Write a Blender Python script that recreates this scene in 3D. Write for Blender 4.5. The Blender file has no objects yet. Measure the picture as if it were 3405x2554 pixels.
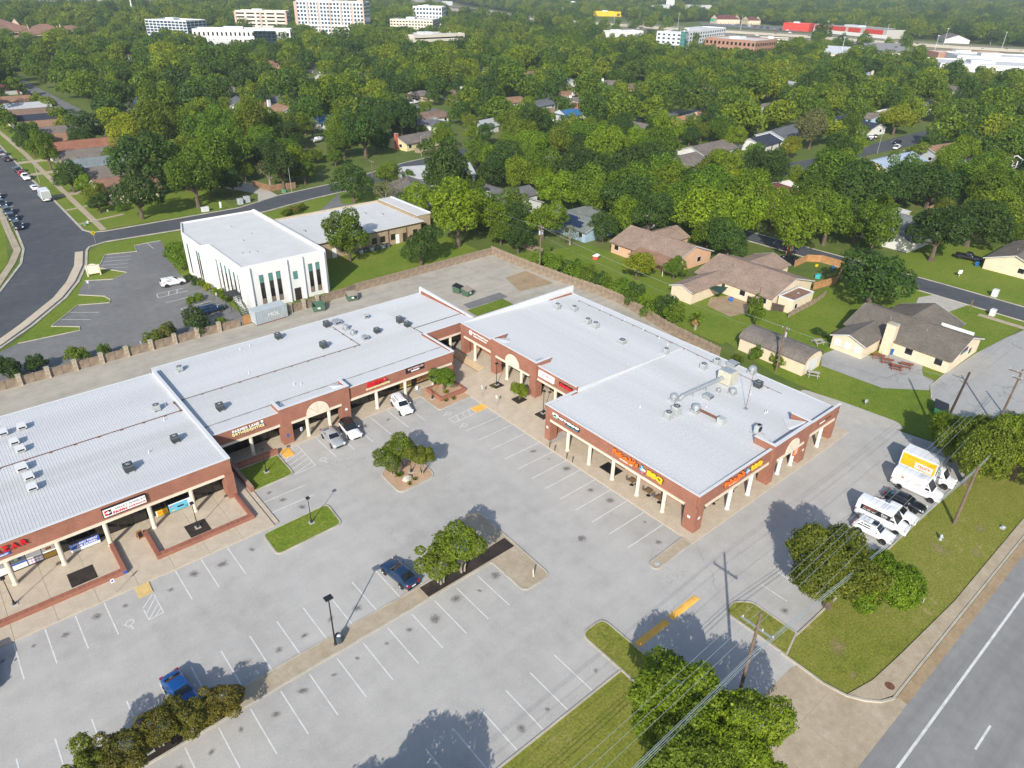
import bpy, bmesh, math, random
import numpy as np
from mathutils import Vector, Matrix

# ------------------------------------------------------------------ camera, sky, sun, exposure
SC = bpy.context.scene
COL = SC.collection
R = math.radians

cam_data = bpy.data.cameras.new('camera')
cam = bpy.data.objects.new('camera', cam_data)
COL.objects.link(cam)
cam_data.sensor_width = 36.0
cam_data.lens = 24.79
cam_data.clip_start = 0.5
cam_data.clip_end = 12000.0
_p, _r, _y = R(29.8764), R(1.31635), R(-41.0214)
_f = Vector((0, math.cos(_p), -math.sin(_p))); _u = Vector((0, math.sin(_p), math.cos(_p))); _x = Vector((1, 0, 0))
_rt = _x * math.cos(_r) + _u * math.sin(_r); _up = -_x * math.sin(_r) + _u * math.cos(_r)
_m = Matrix((_rt, _up, -_f)).transposed()
_m = Matrix.Rotation(_y, 3, 'Z') @ _m
cam.matrix_world = Matrix.Translation((0, 0, 55.0)) @ _m.to_4x4()
SC.camera = cam
CAM_RT, CAM_UP, CAM_FW = _m.col[0].copy(), _m.col[1].copy(), -_m.col[2]

SUN_AZ, SUN_EL = R(37.5), R(31.0)      # direction the shadows run (from +X), sun height
world = bpy.data.worlds.new('World'); SC.world = world; world.use_nodes = True
_nt = world.node_tree; _bg = _nt.nodes['Background']
_sky = _nt.nodes.new('ShaderNodeTexSky'); _sky.sky_type = 'NISHITA'; _sky.sun_disc = False
_sky.sun_elevation = SUN_EL; _sky.sun_rotation = R(232.5); _sky.altitude = 250; _sky.air_density = 1.0; _sky.dust_density = 1.2
_nt.links.new(_sky.outputs[0], _bg.inputs[0]); _bg.inputs[1].default_value = 0.13

_sd = bpy.data.lights.new('sun', 'SUN'); _sd.energy = 4.15; _sd.angle = R(0.55); _sd.color = (1.0, 0.945, 0.85)
sun = bpy.data.objects.new('sun', _sd); COL.objects.link(sun)
_d = Vector((math.cos(SUN_AZ) * math.cos(SUN_EL), math.sin(SUN_AZ) * math.cos(SUN_EL), -math.sin(SUN_EL)))
sun.rotation_euler = _d.to_track_quat('-Z', 'Y').to_euler()
sun.location = (-40, -30, 120)

SC.view_settings.view_transform = 'Standard'; SC.view_settings.look = 'None'
SC.view_settings.exposure = 0.5; SC.view_settings.gamma = 1.0
SC.render.engine = 'CYCLES'
SC.cycles.use_denoising = True
SC.cycles.max_bounces = 6; SC.cycles.diffuse_bounces = 3; SC.cycles.transparent_max_bounces = 12
SC.cycles.sample_clamp_indirect = 6.0

RNG = random.Random(7)

# ------------------------------------------------------------------ materials
def S(r, g, b):
 f = lambda c: (c / 255 / 12.92) if c / 255 <= 0.04045 else ((c / 255 + 0.055) / 1.055) ** 2.4
 return (f(r), f(g), f(b))

MATS = {}
def _nodes(name):
 m = bpy.data.materials.new(name); m.use_nodes = True
 nt = m.node_tree; b = nt.nodes['Principled BSDF']
 MATS[name] = m
 return m, nt, b
def N(nt, t, **kw):
 n = nt.nodes.new(t)
 for k, v in kw.items(): setattr(n, k, v)
 return n
def coords(nt, mode='Object'):
 return N(nt, 'ShaderNodeTexCoord').outputs[mode]
def noise(nt, co, scale, detail=3, rough=0.55):
 n = N(nt, 'ShaderNodeTexNoise'); n.inputs['Scale'].default_value = scale; n.inputs['Detail'].default_value = detail; n.inputs['Roughness'].default_value = rough
 nt.links.new(co, n.inputs['Vector']); return n.outputs['Fac']
def ramp(nt, fac, stops):
 r = N(nt, 'ShaderNodeValToRGB'); e = r.color_ramp.elements
 while len(e) < len(stops): e.new(0.5)
 for i, (p, c) in enumerate(stops):
  e[i].position = p; e[i].color = (*c, 1) if len(c) == 3 else c
 nt.links.new(fac, r.inputs['Fac']); return r.outputs['Color']
def mixc(nt, fac, a, b, blend='MIX'):
 n = N(nt, 'ShaderNodeMix', data_type='RGBA', blend_type=blend)
 for i, v in ((0, fac), (6, a), (7, b)):
  if hasattr(v, 'is_linked'): nt.links.new(v, n.inputs[i])
  elif isinstance(v, (int, float)): n.inputs[i].default_value = v
  else: n.inputs[i].default_value = (*v, 1)
 return n.outputs[2]
def bump(nt, b, h, strength=0.3, dist=0.05):
 n = N(nt, 'ShaderNodeBump'); n.inputs['Strength'].default_value = strength; n.inputs['Distance'].default_value = dist
 nt.links.new(h, n.inputs['Height']); nt.links.new(n.outputs[0], b.inputs['Normal'])
def mat(name, col, rough=0.7, var=0.12, scale=1.5, fine=18.0, metal=0.0, spec=0.4, bmp=0.0, dirt=None, mode='Object'):
 if name in MATS: return MATS[name]
 m, nt, b = _nodes(name); co = coords(nt, mode)
 n1 = noise(nt, co, scale, 4); n2 = noise(nt, co, fine, 2)
 lo = tuple(c * (1 - var) for c in col); hi = tuple(min(1, c * (1 + var)) for c in col)
 c1 = ramp(nt, n1, [(0.3, lo), (0.7, hi)])
 c2 = ramp(nt, n2, [(0.25, (1 - var * 0.8,) * 3), (0.75, (1 + var * 0.4,) * 3)])
 c = mixc(nt, 1.0, c1, c2, 'MULTIPLY')
 if dirt:
  n3 = noise(nt, co, scale * 0.6, 5, 0.65)
  f = ramp(nt, n3, [(0.52, (0, 0, 0)), (0.72, (0.7, 0.7, 0.7))])
  c = mixc(nt, f, c, dirt)
 nt.links.new(c, b.inputs['Base Color'])
 b.inputs['Roughness'].default_value = rough; b.inputs['Metallic'].default_value = metal
 b.inputs['Specular IOR Level'].default_value = spec
 if bmp: bump(nt, b, n2, bmp, 0.03)
 return m
def ground_mat(name, stops, s1, s2, s3, rough=0.9, bmp=0.0, extra=None, fine=(.86, 1.1)):
 m, nt, b = _nodes(name); co = coords(nt)
 a = noise(nt, co, s1, 5, 0.6); bb = noise(nt, co, s2, 4, 0.6); cc = noise(nt, co, s3, 2)
 f = N(nt, 'ShaderNodeMath', operation='MULTIPLY_ADD'); f.inputs[1].default_value = 0.55; nt.links.new(a, f.inputs[0])
 g = N(nt, 'ShaderNodeMath', operation='MULTIPLY'); g.inputs[1].default_value = 0.45; nt.links.new(bb, g.inputs[0]); nt.links.new(g.outputs[0], f.inputs[2])
 c = ramp(nt, f.outputs[0], stops)
 c = mixc(nt, 1.0, c, ramp(nt, cc, [(0.25, (fine[0],) * 3), (0.75, (fine[1],) * 3)]), 'MULTIPLY')
 if extra: c = extra(nt, co, c)
 nt.links.new(c, b.inputs['Base Color']); b.inputs['Roughness'].default_value = rough; b.inputs['Specular IOR Level'].default_value = 0.25
 if bmp: bump(nt, b, cc, bmp, 0.05)
 return m
def crack_lines(scale, width, amount, col=(0.1, 0.1, 0.1)):
 def f(nt, co, c):
  w = noise(nt, co, 0.35, 4); v = N(nt, 'ShaderNodeTexVoronoi', feature='DISTANCE_TO_EDGE'); v.inputs['Scale'].default_value = scale
  w5 = N(nt, 'ShaderNodeMath', operation='MULTIPLY'); w5.inputs[1].default_value = .9 / scale; nt.links.new(w, w5.inputs[0]); d = mixc(nt, 1.0, co, w5.outputs[0], 'ADD'); nt.links.new(d, v.inputs['Vector'])
  k = ramp(nt, v.outputs['Distance'], [(0.0, (1, 1, 1)), (width, (0, 0, 0))])
  msk = ramp(nt, noise(nt, co, 0.045, 3), [(0.5, (0, 0, 0)), (0.62, (amount,) * 3)])
  fac = mixc(nt, 1.0, k, msk, 'MULTIPLY')
  return mixc(nt, fac, c, col)
 return f
def streaks(direction, amount, col):
 def f(nt, co, c):
  mp = N(nt, 'ShaderNodeMapping'); mp.inputs['Scale'].default_value = (0.03, 0.5, 1) if direction == 'X' else (0.5, 0.03, 1)
  nt.links.new(co, mp.inputs['Vector'])
  k = ramp(nt, noise(nt, mp.outputs[0], 1.0, 4, 0.6), [(0.45, (0, 0, 0)), (0.75, (amount,) * 3)])
  return mixc(nt, k, c, col)
 return f
def chain(*fs):
 def f(nt, co, c):
  for q in fs: c = q(nt, co, c)
  return c
 return f

def brick_mat(name, c1, c2, mortar, w=0.22, h=0.075):
 m, nt, b = _nodes(name)
 g = N(nt, 'ShaderNodeNewGeometry'); sp = N(nt, 'ShaderNodeSeparateXYZ'); nt.links.new(coords(nt), sp.inputs[0])
 sn = N(nt, 'ShaderNodeSeparateXYZ'); nt.links.new(g.outputs['Normal'], sn.inputs[0])
 ax = N(nt, 'ShaderNodeMath', operation='ABSOLUTE'); nt.links.new(sn.outputs[0], ax.inputs[0])
 gt = N(nt, 'ShaderNodeMath', operation='GREATER_THAN'); gt.inputs[1].default_value = 0.5; nt.links.new(ax.outputs[0], gt.inputs[0])
 mx = N(nt, 'ShaderNodeMix', data_type='FLOAT'); nt.links.new(gt.outputs[0], mx.inputs[0]); nt.links.new(sp.outputs[0], mx.inputs[2]); nt.links.new(sp.outputs[1], mx.inputs[3])
 cb = N(nt, 'ShaderNodeCombineXYZ'); nt.links.new(mx.outputs[0], cb.inputs[0]); nt.links.new(sp.outputs[2], cb.inputs[1])
 br = N(nt, 'ShaderNodeTexBrick'); br.inputs['Scale'].default_value = 1.0; br.inputs['Brick Width'].default_value = w; br.inputs['Row Height'].default_value = h; br.inputs['Mortar Size'].default_value = 0.006
 br.inputs['Color1'].default_value = (*c1, 1); br.inputs['Color2'].default_value = (*c2, 1); br.inputs['Mortar'].default_value = (*mortar, 1)
 nt.links.new(cb.outputs[0], br.inputs['Vector'])
 n = noise(nt, coords(nt), 0.6, 4)
 c = mixc(nt, 1.0, br.outputs['Color'], ramp(nt, n, [(0.3, (0.85,) * 3), (0.7, (1.1,) * 3)]), 'MULTIPLY')
 nt.links.new(c, b.inputs['Base Color']); b.inputs['Roughness'].default_value = 0.85
 return m

def leaf_mat(name, tone=1.0, rnd=False):
 m, nt, b = _nodes(name)
 oi = N(nt, 'ShaderNodeObjectInfo'); at = N(nt, 'ShaderNodeAttribute'); at.attribute_name = 'tint'
 if rnd:
  base = ramp(nt, oi.outputs['Random'], [(0.0, (0.045, 0.09, 0.018)), (0.3, (0.08, 0.145, 0.015)), (0.6, (0.125, 0.19, 0.013)), (0.85, (0.2, 0.245, 0.012)), (1.0, (0.06, 0.11, 0.02))])
 else: base = oi.outputs['Color']
 c = mixc(nt, 1.0, base, ramp(nt, at.outputs['Fac'], [(0.0, (0.5, 0.58, 0.6)), (0.5, (1, 1, 1)), (0.85, (1.45, 1.35, 1.0)), (1.0, (2.0, 1.75, 1.1))]), 'MULTIPLY')
 nt.links.new(c, b.inputs['Base Color']); b.inputs['Roughness'].default_value = 0.6; b.inputs['Specular IOR Level'].default_value = 0.3
 tr = N(nt, 'ShaderNodeBsdfTranslucent'); tc = mixc(nt, 1.0, c, (1.5, 1.5, 0.55), 'MULTIPLY'); nt.links.new(tc, tr.inputs['Color'])
 ms = N(nt, 'ShaderNodeMixShader'); ms.inputs[0].default_value = 0.36
 nt.links.new(b.outputs[0], ms.inputs[1]); nt.links.new(tr.outputs[0], ms.inputs[2])
 nt.links.new(ms.outputs[0], nt.nodes['Material Output'].inputs['Surface'])
 return m

def glass_mat(name, col, rough=0.08, spec=0.8):
 m, nt, b = _nodes(name); co = coords(nt)
 c = mixc(nt, noise(nt, co, 1.3, 3), tuple(q * 0.5 for q in col), tuple(q * 1.6 for q in col))
 nt.links.new(c, b.inputs['Base Color']); b.inputs['Roughness'].default_value = rough; b.inputs['Specular IOR Level'].default_value = spec
 return m
def paint_mat(name, col, flake=0.06, metal=0.0):
 m, nt, b = _nodes(name); co = coords(nt)
 c = mixc(nt, noise(nt, co, 2.5, 3), tuple(q * (1 - flake) for q in col), tuple(min(1, q * (1 + flake)) for q in col))
 nt.links.new(c, b.inputs['Base Color']); b.inputs['Roughness'].default_value = 0.32; b.inputs['Coat Weight'].default_value = 0.7; b.inputs['Coat Roughness'].default_value = 0.06; b.inputs['Metallic'].default_value = metal
 return m

# ------------------------------------------------------------------ mesh helpers
class MB:
 def __init__(s, off=(0, 0, 0)): s.v = []; s.f = []; s.m = []; s.fi = 0; s.off = Vector(tuple(off))
 def add(s, vs, fs):
  k = len(s.v); s.v += [tuple(Vector(v) - s.off) for v in vs]
  for f in fs: s.f.append([k + i for i in f]); s.m.append(s.fi)
  return s
 def box(s, x0, x1, y0, y1, z0, z1):
  return s.add([(x0, y0, z0), (x1, y0, z0), (x1, y1, z0), (x0, y1, z0), (x0, y0, z1), (x1, y0, z1), (x1, y1, z1), (x0, y1, z1)],
                     [(3, 2, 1, 0), (4, 5, 6, 7), (0, 1, 5, 4), (1, 2, 6, 5), (2, 3, 7, 6), (3, 0, 4, 7)])
 def obox(s, c, ux, lx, ly, z0, z1):
  c = Vector((c[0], c[1])); u = Vector(ux).normalized(); w = Vector((-u.y, u.x))
  p = [c - u * lx / 2 - w * ly / 2, c + u * lx / 2 - w * ly / 2, c + u * lx / 2 + w * ly / 2, c - u * lx / 2 + w * ly / 2]
  return s.prism([(q.x, q.y) for q in p], z0, z1)
 def prism(s, poly, z0, z1, bottom=True):
  n = len(poly); a = sum(poly[i][0] * poly[(i + 1) % n][1] - poly[(i + 1) % n][0] * poly[i][1] for i in range(n))
  if a < 0: poly = poly[::-1]
  vs = [(x, y, z0) for x, y in poly] + [(x, y, z1) for x, y in poly]
  fs = [tuple(range(n, 2 * n))] + [(i, (i + 1) % n, n + (i + 1) % n, n + i) for i in range(n)]
  if bottom: fs.append(tuple(range(n - 1, -1, -1)))
  return s.add(vs, fs)
 def sheet(s, poly, z):
  n = len(poly); a = sum(poly[i][0] * poly[(i + 1) % n][1] - poly[(i + 1) % n][0] * poly[i][1] for i in range(n))
  if a < 0: poly = poly[::-1]
  return s.add([(x, y, z) for x, y in poly], [tuple(range(n))])
 def cyl(s, p0, p1, r0, r1=None, n=10, caps=True):
  r1 = r0 if r1 is None else r1
  p0, p1 = Vector(p0), Vector(p1); d = (p1 - p0).normalized()
  a = d.orthogonal().normalized(); b = d.cross(a)
  vs = []
  for p, r in ((p0, r0), (p1, r1)):
   vs += [p + (a * math.cos(2 * math.pi * i / n) + b * math.sin(2 * math.pi * i / n)) * r for i in range(n)]
  fs = [(i, (i + 1) % n, n + (i + 1) % n, n + i) for i in range(n)]
  if caps: fs += [tuple(range(n - 1, -1, -1)), tuple(range(n, 2 * n))]
  return s.add(vs, fs)
 def tube(s, pts, r, n=8):
  for i in range(len(pts) - 1): s.cyl(pts[i], pts[i + 1], r if not isinstance(r, (list, tuple)) else r[i], r if not isinstance(r, (list, tuple)) else r[i + 1], n)
  return s
 def lathe(s, prof, n=12, c=(0, 0, 0)):
  vs = []; c = Vector(c)
  for r, z in prof: vs += [c + Vector((r * math.cos(2 * math.pi * i / n), r * math.sin(2 * math.pi * i / n), z)) for i in range(n)]
  fs = []
  for k in range(len(prof) - 1):
   fs += [(k * n + i, k * n + (i + 1) % n, (k + 1) * n + (i + 1) % n, (k + 1) * n + i) for i in range(n)]
  fs += [tuple(range(n - 1, -1, -1)), tuple((len(prof) - 1) * n + i for i in range(n))]
  return s.add(vs, fs)
 def mesh(s, name):
  me = bpy.data.meshes.new(name); me.from_pydata(s.v, [], s.f)
  if any(s.m): me.polygons.foreach_set('material_index', s.m)
  me.update(); return me
 def build(s, name, mats, parent=None, smooth=False, loc=None, rotz=0.0, bevel=0.0):
  me = s.mesh(name)
  for m in (mats if isinstance(mats, (list, tuple)) else [mats]): me.materials.append(m)
  return obj(name, me, parent, smooth, loc, rotz, bevel)

def obj(name, me, parent=None, smooth=False, loc=None, rotz=0.0, bevel=0.0):
 o = bpy.data.objects.new(name, me); COL.objects.link(o)
 if parent is not None: o.parent = parent
 if loc is not None: o.location = loc
 if rotz: o.rotation_euler = (0, 0, rotz)
 if smooth:
  for p in me.polygons: p.use_smooth = True
 if bevel:
  b = o.modifiers.new('bevel', 'BEVEL'); b.width = bevel; b.segments = 2; b.limit_method = 'ANGLE'; b.angle_limit = R(35)
 return o
def tag(o, label, cat, group=None, kind=None):
 if label: o['label'] = label
 if cat: o['category'] = cat
 if group: o['group'] = group
 if kind: o['kind'] = kind
 return o
def thing(name, label, cat, loc=(0, 0, 0), rotz=0.0, group=None):
 o = bpy.data.objects.new(name, None); COL.objects.link(o); o.location = loc; o.rotation_euler = (0, 0, rotz); o.empty_display_size = 0.3
 return tag(o, label, cat, group)
def structure(o): o['kind'] = 'structure'; return o
def copy_tree(o, parent=None):
 c = o.copy(); COL.objects.link(c); c.parent = parent
 for ch in list(o.children): copy_tree(ch, c)
 return c
def fast_quads(name, P, tint=None):
 n = len(P); me = bpy.data.meshes.new(name)
 me.vertices.add(n * 4); me.vertices.foreach_set('co', P.reshape(-1).astype(np.float32))
 me.loops.add(n * 4); me.loops.foreach_set('vertex_index', np.arange(n * 4, dtype=np.int32))
 me.polygons.add(n); me.polygons.foreach_set('loop_start', np.arange(0, n * 4, 4, dtype=np.int32))
 me.polygons.foreach_set('loop_total', np.full(n, 4, dtype=np.int32))
 if tint is not None:
  a = me.attributes.new('tint', 'FLOAT', 'FACE'); a.data.foreach_set('value', tint.astype(np.float32))
 me.update(calc_edges=True); return me

FONT = None
_TXT = {}
def text_mesh(name, body, size, depth=0.03, align='CENTER', bold=0.0, shear=0.0, spacing=1.0):
 cu = bpy.data.curves.new(name, 'FONT'); cu.body = body; cu.size = size; cu.extrude = depth; cu.align_x = align; cu.align_y = 'CENTER'
 cu.offset = bold; cu.shear = shear; cu.space_character = spacing; cu.resolution_u = 3
 o = bpy.data.objects.new(name, cu); COL.objects.link(o)
 dg = bpy.context.evaluated_depsgraph_get(); me = bpy.data.meshes.new_from_object(o.evaluated_get(dg))
 bpy.data.objects.remove(o); bpy.data.curves.remove(cu)
 me.name = name
 return me
def text(name, body, size, mat_, parent, loc, face, depth=0.03, width=None, **kw):
 me = text_mesh(name, body, size, depth, **kw); me.materials.clear(); me.materials.append(mat_)
 if width:
  xs = [v.co.x for v in me.vertices]; w = max(xs) - min(xs)
  for v in me.vertices: v.co.x *= width / w
 o = bpy.data.objects.new(name, me); COL.objects.link(o)
 if parent is not None: o.parent = parent
 o.location = loc
 o.rotation_euler = {'S': (R(90), 0, 0), 'W': (R(90), 0, R(-90)), 'E': (R(90), 0, R(90)), 'UP': (0, 0, 0)}[face]
 return o


# ------------------------------------------------------------------ surface materials
M_LOT = ground_mat('lot_asphalt', [(0.3, (0.325, 0.313, 0.293)), (0.5, (0.405, 0.393, 0.37)), (0.7, (0.47, 0.453, 0.422))], 0.07, 0.45, 9.0, 0.9, 0.2,
                   chain(streaks('X', 0.4, (0.325, 0.31, 0.285)), streaks('Y', 0.25, (0.47, 0.46, 0.44)), crack_lines(0.05, 0.0016, 0.7, (0.25, 0.24, 0.225))))
M_CLOT = ground_mat('cracked_asphalt', [(0.3, (0.29, 0.285, 0.27)), (0.5, (0.345, 0.34, 0.325)), (0.7, (0.39, 0.385, 0.37))], 0.07, 0.6, 9.0, 0.9, 0.15, crack_lines(0.16, 0.02, 0.9, (0.1, 0.1, 0.1)))
M_ALLEY = ground_mat('alley_concrete', [(0.3, (0.28, 0.255, 0.215)), (0.5, (0.4, 0.37, 0.31)), (0.7, (0.47, 0.43, 0.36))], 0.09, 0.5, 7.0, 0.9, 0.1,
                     chain(streaks('X', 0.5, (0.26, 0.235, 0.19)), crack_lines(0.12, 0.008, 0.8, (0.16, 0.14, 0.12))))
M_ROAD = ground_mat('road_asphalt', [(0.3, (0.2, 0.198, 0.193)), (0.5, (0.24, 0.238, 0.232)), (0.7, (0.28, 0.277, 0.27))], 0.1, 0.8, 12.0, 0.9, 0.15, streaks('X', 0.5, (0.14, 0.14, 0.14)))
M_STREET = ground_mat('street_asphalt', [(0.3, (0.06, 0.066, 0.076)), (0.5, (0.08, 0.086, 0.096)), (0.7, (0.11, 0.114, 0.12))], 0.08, 0.6, 9.0, 0.9, 0.15, crack_lines(0.09, 0.01, 0.9, (0.025, 0.026, 0.03)))
M_OLOT = ground_mat('office_lot_asphalt', [(0.3, (0.13, 0.13, 0.13)), (0.5, (0.17, 0.17, 0.168)), (0.7, (0.215, 0.212, 0.205))], 0.09, 0.7, 9.0, 0.9, 0.15)
M_WALK = ground_mat('walk_concrete', [(0.3, (0.4, 0.335, 0.255)), (0.5, (0.5, 0.425, 0.325)), (0.7, (0.56, 0.485, 0.38))], 0.15, 0.9, 10.0, 0.9, 0.1)
M_CONC = ground_mat('pale_concrete', [(0.3, (0.33, 0.31, 0.275)), (0.5, (0.42, 0.395, 0.345)), (0.7, (0.48, 0.455, 0.4))], 0.12, 0.9, 10.0, 0.9, 0.1)
M_CURB = mat('kerb_concrete', (0.42, 0.385, 0.32), 0.9, 0.2, 0.5, 8)
M_GRASS = ground_mat('lawn_grass', [(0.3, (0.085, 0.14, 0.012)), (0.45, (0.125, 0.185, 0.015)), (0.6, (0.165, 0.205, 0.025)), (0.75, (0.235, 0.215, 0.065))], 0.09, 0.8, 4.5, 1.0, 0.6, fine=(.62, 1.3))
M_VERGE = ground_mat('verge_grass', [(0.3, (0.115, 0.14, 0.018)), (0.45, (0.165, 0.185, 0.025)), (0.6, (0.205, 0.205, 0.04)), (0.72, (0.33, 0.27, 0.13))], 0.13, 0.9, 4.5, 1.0, 0.6, fine=(.62, 1.3))
M_WILD = ground_mat('field_ground', [(0.3, (0.06, 0.1, 0.018)), (0.5, (0.1, 0.14, 0.025)), (0.7, (0.17, 0.165, 0.06))], 0.03, 0.25, 3.0, 1.0, 0.3)
M_DIRT = ground_mat('bare_soil', [(0.3, (0.24, 0.17, 0.1)), (0.5, (0.33, 0.245, 0.15)), (0.7, (0.4, 0.31, 0.2))], 0.4, 1.8, 14.0, 1.0, 0.3)
M_MULCH = ground_mat('dark_mulch', [(0.3, (0.022, 0.018, 0.016)), (0.5, (0.04, 0.032, 0.027)), (0.7, (0.075, 0.058, 0.045))], 0.6, 4.0, 25.0, 1.0, 0.8)
M_GRAVEL = ground_mat('pink_gravel', [(0.3, (0.4, 0.26, 0.165)), (0.5, (0.47, 0.315, 0.205)), (0.7, (0.53, 0.37, 0.25))], 0.4, 3.0, 25.0, 1.0, 0.6)
M_STRIPF = ground_mat('sandy_concrete', [(0.3, (0.31, 0.25, 0.17)), (0.5, (0.385, 0.32, 0.23)), (0.7, (0.46, 0.395, 0.3))], 0.35, 1.5, 12.0, 1.0, 0.2)
M_WHITEP = mat('white_road_paint', (0.62, 0.62, 0.6), 0.7, 0.12, 1.2, 9, dirt=(0.4, 0.4, 0.38))
M_YELP = mat('yellow_road_paint', (0.8, 0.44, 0.08), 0.7, 0.12, 1.0, 9, dirt=(0.45, 0.3, 0.12))
M_STEEL = mat('galvanised_steel', (0.5, 0.51, 0.52), 0.4, 0.1, 2, 20, metal=0.6)
M_BLACKM = mat('black_metal', (0.018, 0.02, 0.024), 0.45, 0.2, 2, 20)
M_RUST = mat('rusty_metal', (0.16, 0.065, 0.035), 0.8, 0.3, 3, 20)

def round_poly(poly, r, n=4):
 out = []; k = len(poly)
 for i in range(k):
  p = Vector(poly[i]).to_2d(); a = Vector(poly[i - 1]).to_2d(); b = Vector(poly[(i + 1) % k]).to_2d()
  rr = r[i] if isinstance(r, (list, tuple)) else r
  rr = min(rr, (a - p).length * 0.48, (b - p).length * 0.48)
  if rr <= 0.01: out.append((p.x, p.y)); continue
  u = (a - p).normalized() * rr; v = (b - p).normalized() * rr
  for t in range(n + 1):
   t /= n; q = (p + u) * (1 - t) ** 2 + p * 2 * t * (1 - t) + (p + v) * t * t
   out.append((q.x, q.y))
 return out
def strip(pts, w, z0, z1, mb=None, closed=False):
 mb = mb or MB(); P = [Vector(p).to_2d() for p in pts]; n = len(P); Lf, Rt = [], []
 for i in range(n):
  a = P[(i - 1) % n] if closed or i > 0 else P[i]; b = P[(i + 1) % n] if closed or i < n - 1 else P[i]
  d = (b - a); d = d.normalized() if d.length > 1e-6 else Vector((1, 0)); nn = Vector((-d.y, d.x)) * w / 2
  Lf.append(P[i] + nn); Rt.append(P[i] - nn)
 vs = []
 for q, r in zip(Lf, Rt): vs += [(q.x, q.y, z1), (r.x, r.y, z1), (r.x, r.y, z0), (q.x, q.y, z0)]
 fs = []
 for i in range(n if closed else n - 1):
  a, b = 4 * i, 4 * ((i + 1) % n)
  fs += [(a, a + 1, b + 1, b), (a + 1, a + 2, b + 2, b + 1), (a + 3, a, b, b + 3)]
 if not closed: fs += [(0, 3, 2, 1), (4 * n - 4, 4 * n - 3, 4 * n - 2, 4 * n - 1)]
 return mb.add(vs, fs)
def sheet(name, poly, z, m, parent=None):
 o = MB().sheet(poly, z).build(name, m, parent)
 if parent is None: structure(o)
 return o
def island(name, poly, fill, r=0.8, z=0.02, h=0.13, label=None):
 q = round_poly(poly, r); mb = MB().prism(q, z, z + h - 0.03, bottom=False); o = structure(mb.build(name, fill))
 strip(q, 0.17, z, z + h, closed=True).build('kerb', M_CURB, o)
 return o

# ------------------------------------------------------------------ ground, lots, roads
structure(MB().sheet([(-5000, -3000), (7000, -3000), (7000, 7000), (-5000, 7000)], 0.0).build('ground', M_WILD))
sheet('verge', [(-80, 8.5), (150, 8.5), (112, 20), (99, 17.5), (53, 17.6), (49.7, 17.6), (49.6, 15), (39.5, 15.2), (39.5, 26), (-80, 26)], 0.008, M_VERGE)
lot = sheet('parking_lot', [(-80, 25.7), (39.5, 25.7), (39.5, 15.6), (49.7, 15.6), (49.7, 17.4), (98.6, 17.1), (98.4, 23), (97.6, 27), (98, 35.5), (97, 41), (60, 41), (60, 80), (-80, 80)], 0.02, M_LOT)
alley = sheet('rear_alley', [(-80, 98), (60, 98), (60, 84), (80, 84), (86, 80), (86, 36), (94, 34), (97, 40), (95.6, 55), (96, 62), (97, 68), (98.7, 76), (100.2, 84), (100.4, 90), (99.3, 100.6), (98.2, 105), (97.7, 120.6), (57, 120.3), (56, 118.4), (-80, 118.2)], 0.012, M_ALLEY)
sheet('grass_patch', [(74.2, 95.8), (83.2, 95.7), (83.3, 99.2), (74.3, 99.0)], 0.05, M_GRASS)
sheet('worn_asphalt_strip', [(75.2, 99.3), (84.8, 99.3), (84.9, 102.1), (75.4, 101.7)], 0.03, M_OLOT)
sheet('stained_slab', [(88.5, 100), (97, 99), (97.2, 108), (91, 107.5)], 0.024, M_DIRT)
sheet('gravel_shoulder', round_poly([(89, 34.5), (94, 33), (98.4, 27), (99.8, 28.5), (99, 36), (97.6, 43), (94, 41)], 1.5), 0.03, M_CONC)
# the through road at the front
road = sheet('main_road', [(-300, -120), (900, -120), (900, 7.1), (-300, 7.1)], 0.012, M_ROAD)
MB().box(-120, 300, 4.9, 5.12, 0.014, 0.0165).build('edge_line', M_WHITEP, road)
_dm = MB().box(0, 3.4, -0.09, 0.09, 0, 0.003).mesh('lane_dash'); _dm.materials.append(M_WHITEP)
for i in range(-3, 8): obj('lane_dash', _dm, road, loc=(53.5 + i * 12.2, 1.55, 0.014))
gut = structure(MB().box(-300, 39.0, 7.1, 8.0, 0, 0.035).box(53.4, 900, 7.1, 8.0, 0, 0.035).build('gutter', M_DIRT))
k = structure(strip([(53.0, 8.15), (900, 7.9)], 0.2, 0, 0.16).build('kerb', M_CURB))
strip([(53.0, 8.15), (51.8, 8.7), (50.8, 9.7), (50.0, 11.0), (49.6, 13), (49.65, 17.3)], 0.2, 0, 0.16).build('kerb_return', M_CURB, k)
strip([(-300, 8.15), (39.4, 8.15)], 0.2, 0, 0.16).build('kerb_run', M_CURB, k)
sw = structure(MB().prism([(53.4, 8.3), (900, 8.0), (900, 9.3), (69.5, 9.3), (58.1, 9.9), (53.4, 10.25), (50.2, 11.0), (50.9, 9.8), (51.9, 8.85)], 0, 0.11).build('front_sidewalk', M_STRIPF))
for i in range(40):
 MB().box(56 + i * 1.52, 56.03 + i * 1.52, 8.3, 9.3, 0.108, 0.112).build('joint', M_DIRT, sw)
apron = sheet('driveway_apron', round_poly([(36.5, 7.1), (54.6, 7.1), (53.0, 8.2), (51.2, 9.2), (49.7, 11.5), (49.6, 15.8), (39.5, 15.8), (39.4, 11.5)], 0.9), 0.024, M_STRIPF)
MB().box(44.6, 44.64, 7.4, 15.6, 0.0255, 0.0285).box(39.6, 49.4, 12.2, 12.24, 0.0255, 0.0285).build('joint', M_DIRT, apron)
tag(MB().lathe([(0.42, 0), (0.42, 0.02), (0.36, 0.025), (0.2, 0.022)], 18).build('manhole_cover', M_RUST, loc=(54.0, 8.95, 0.112)), 'rusty round manhole cover in the front sidewalk by the driveway', 'manhole cover')
SOIL = []
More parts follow.
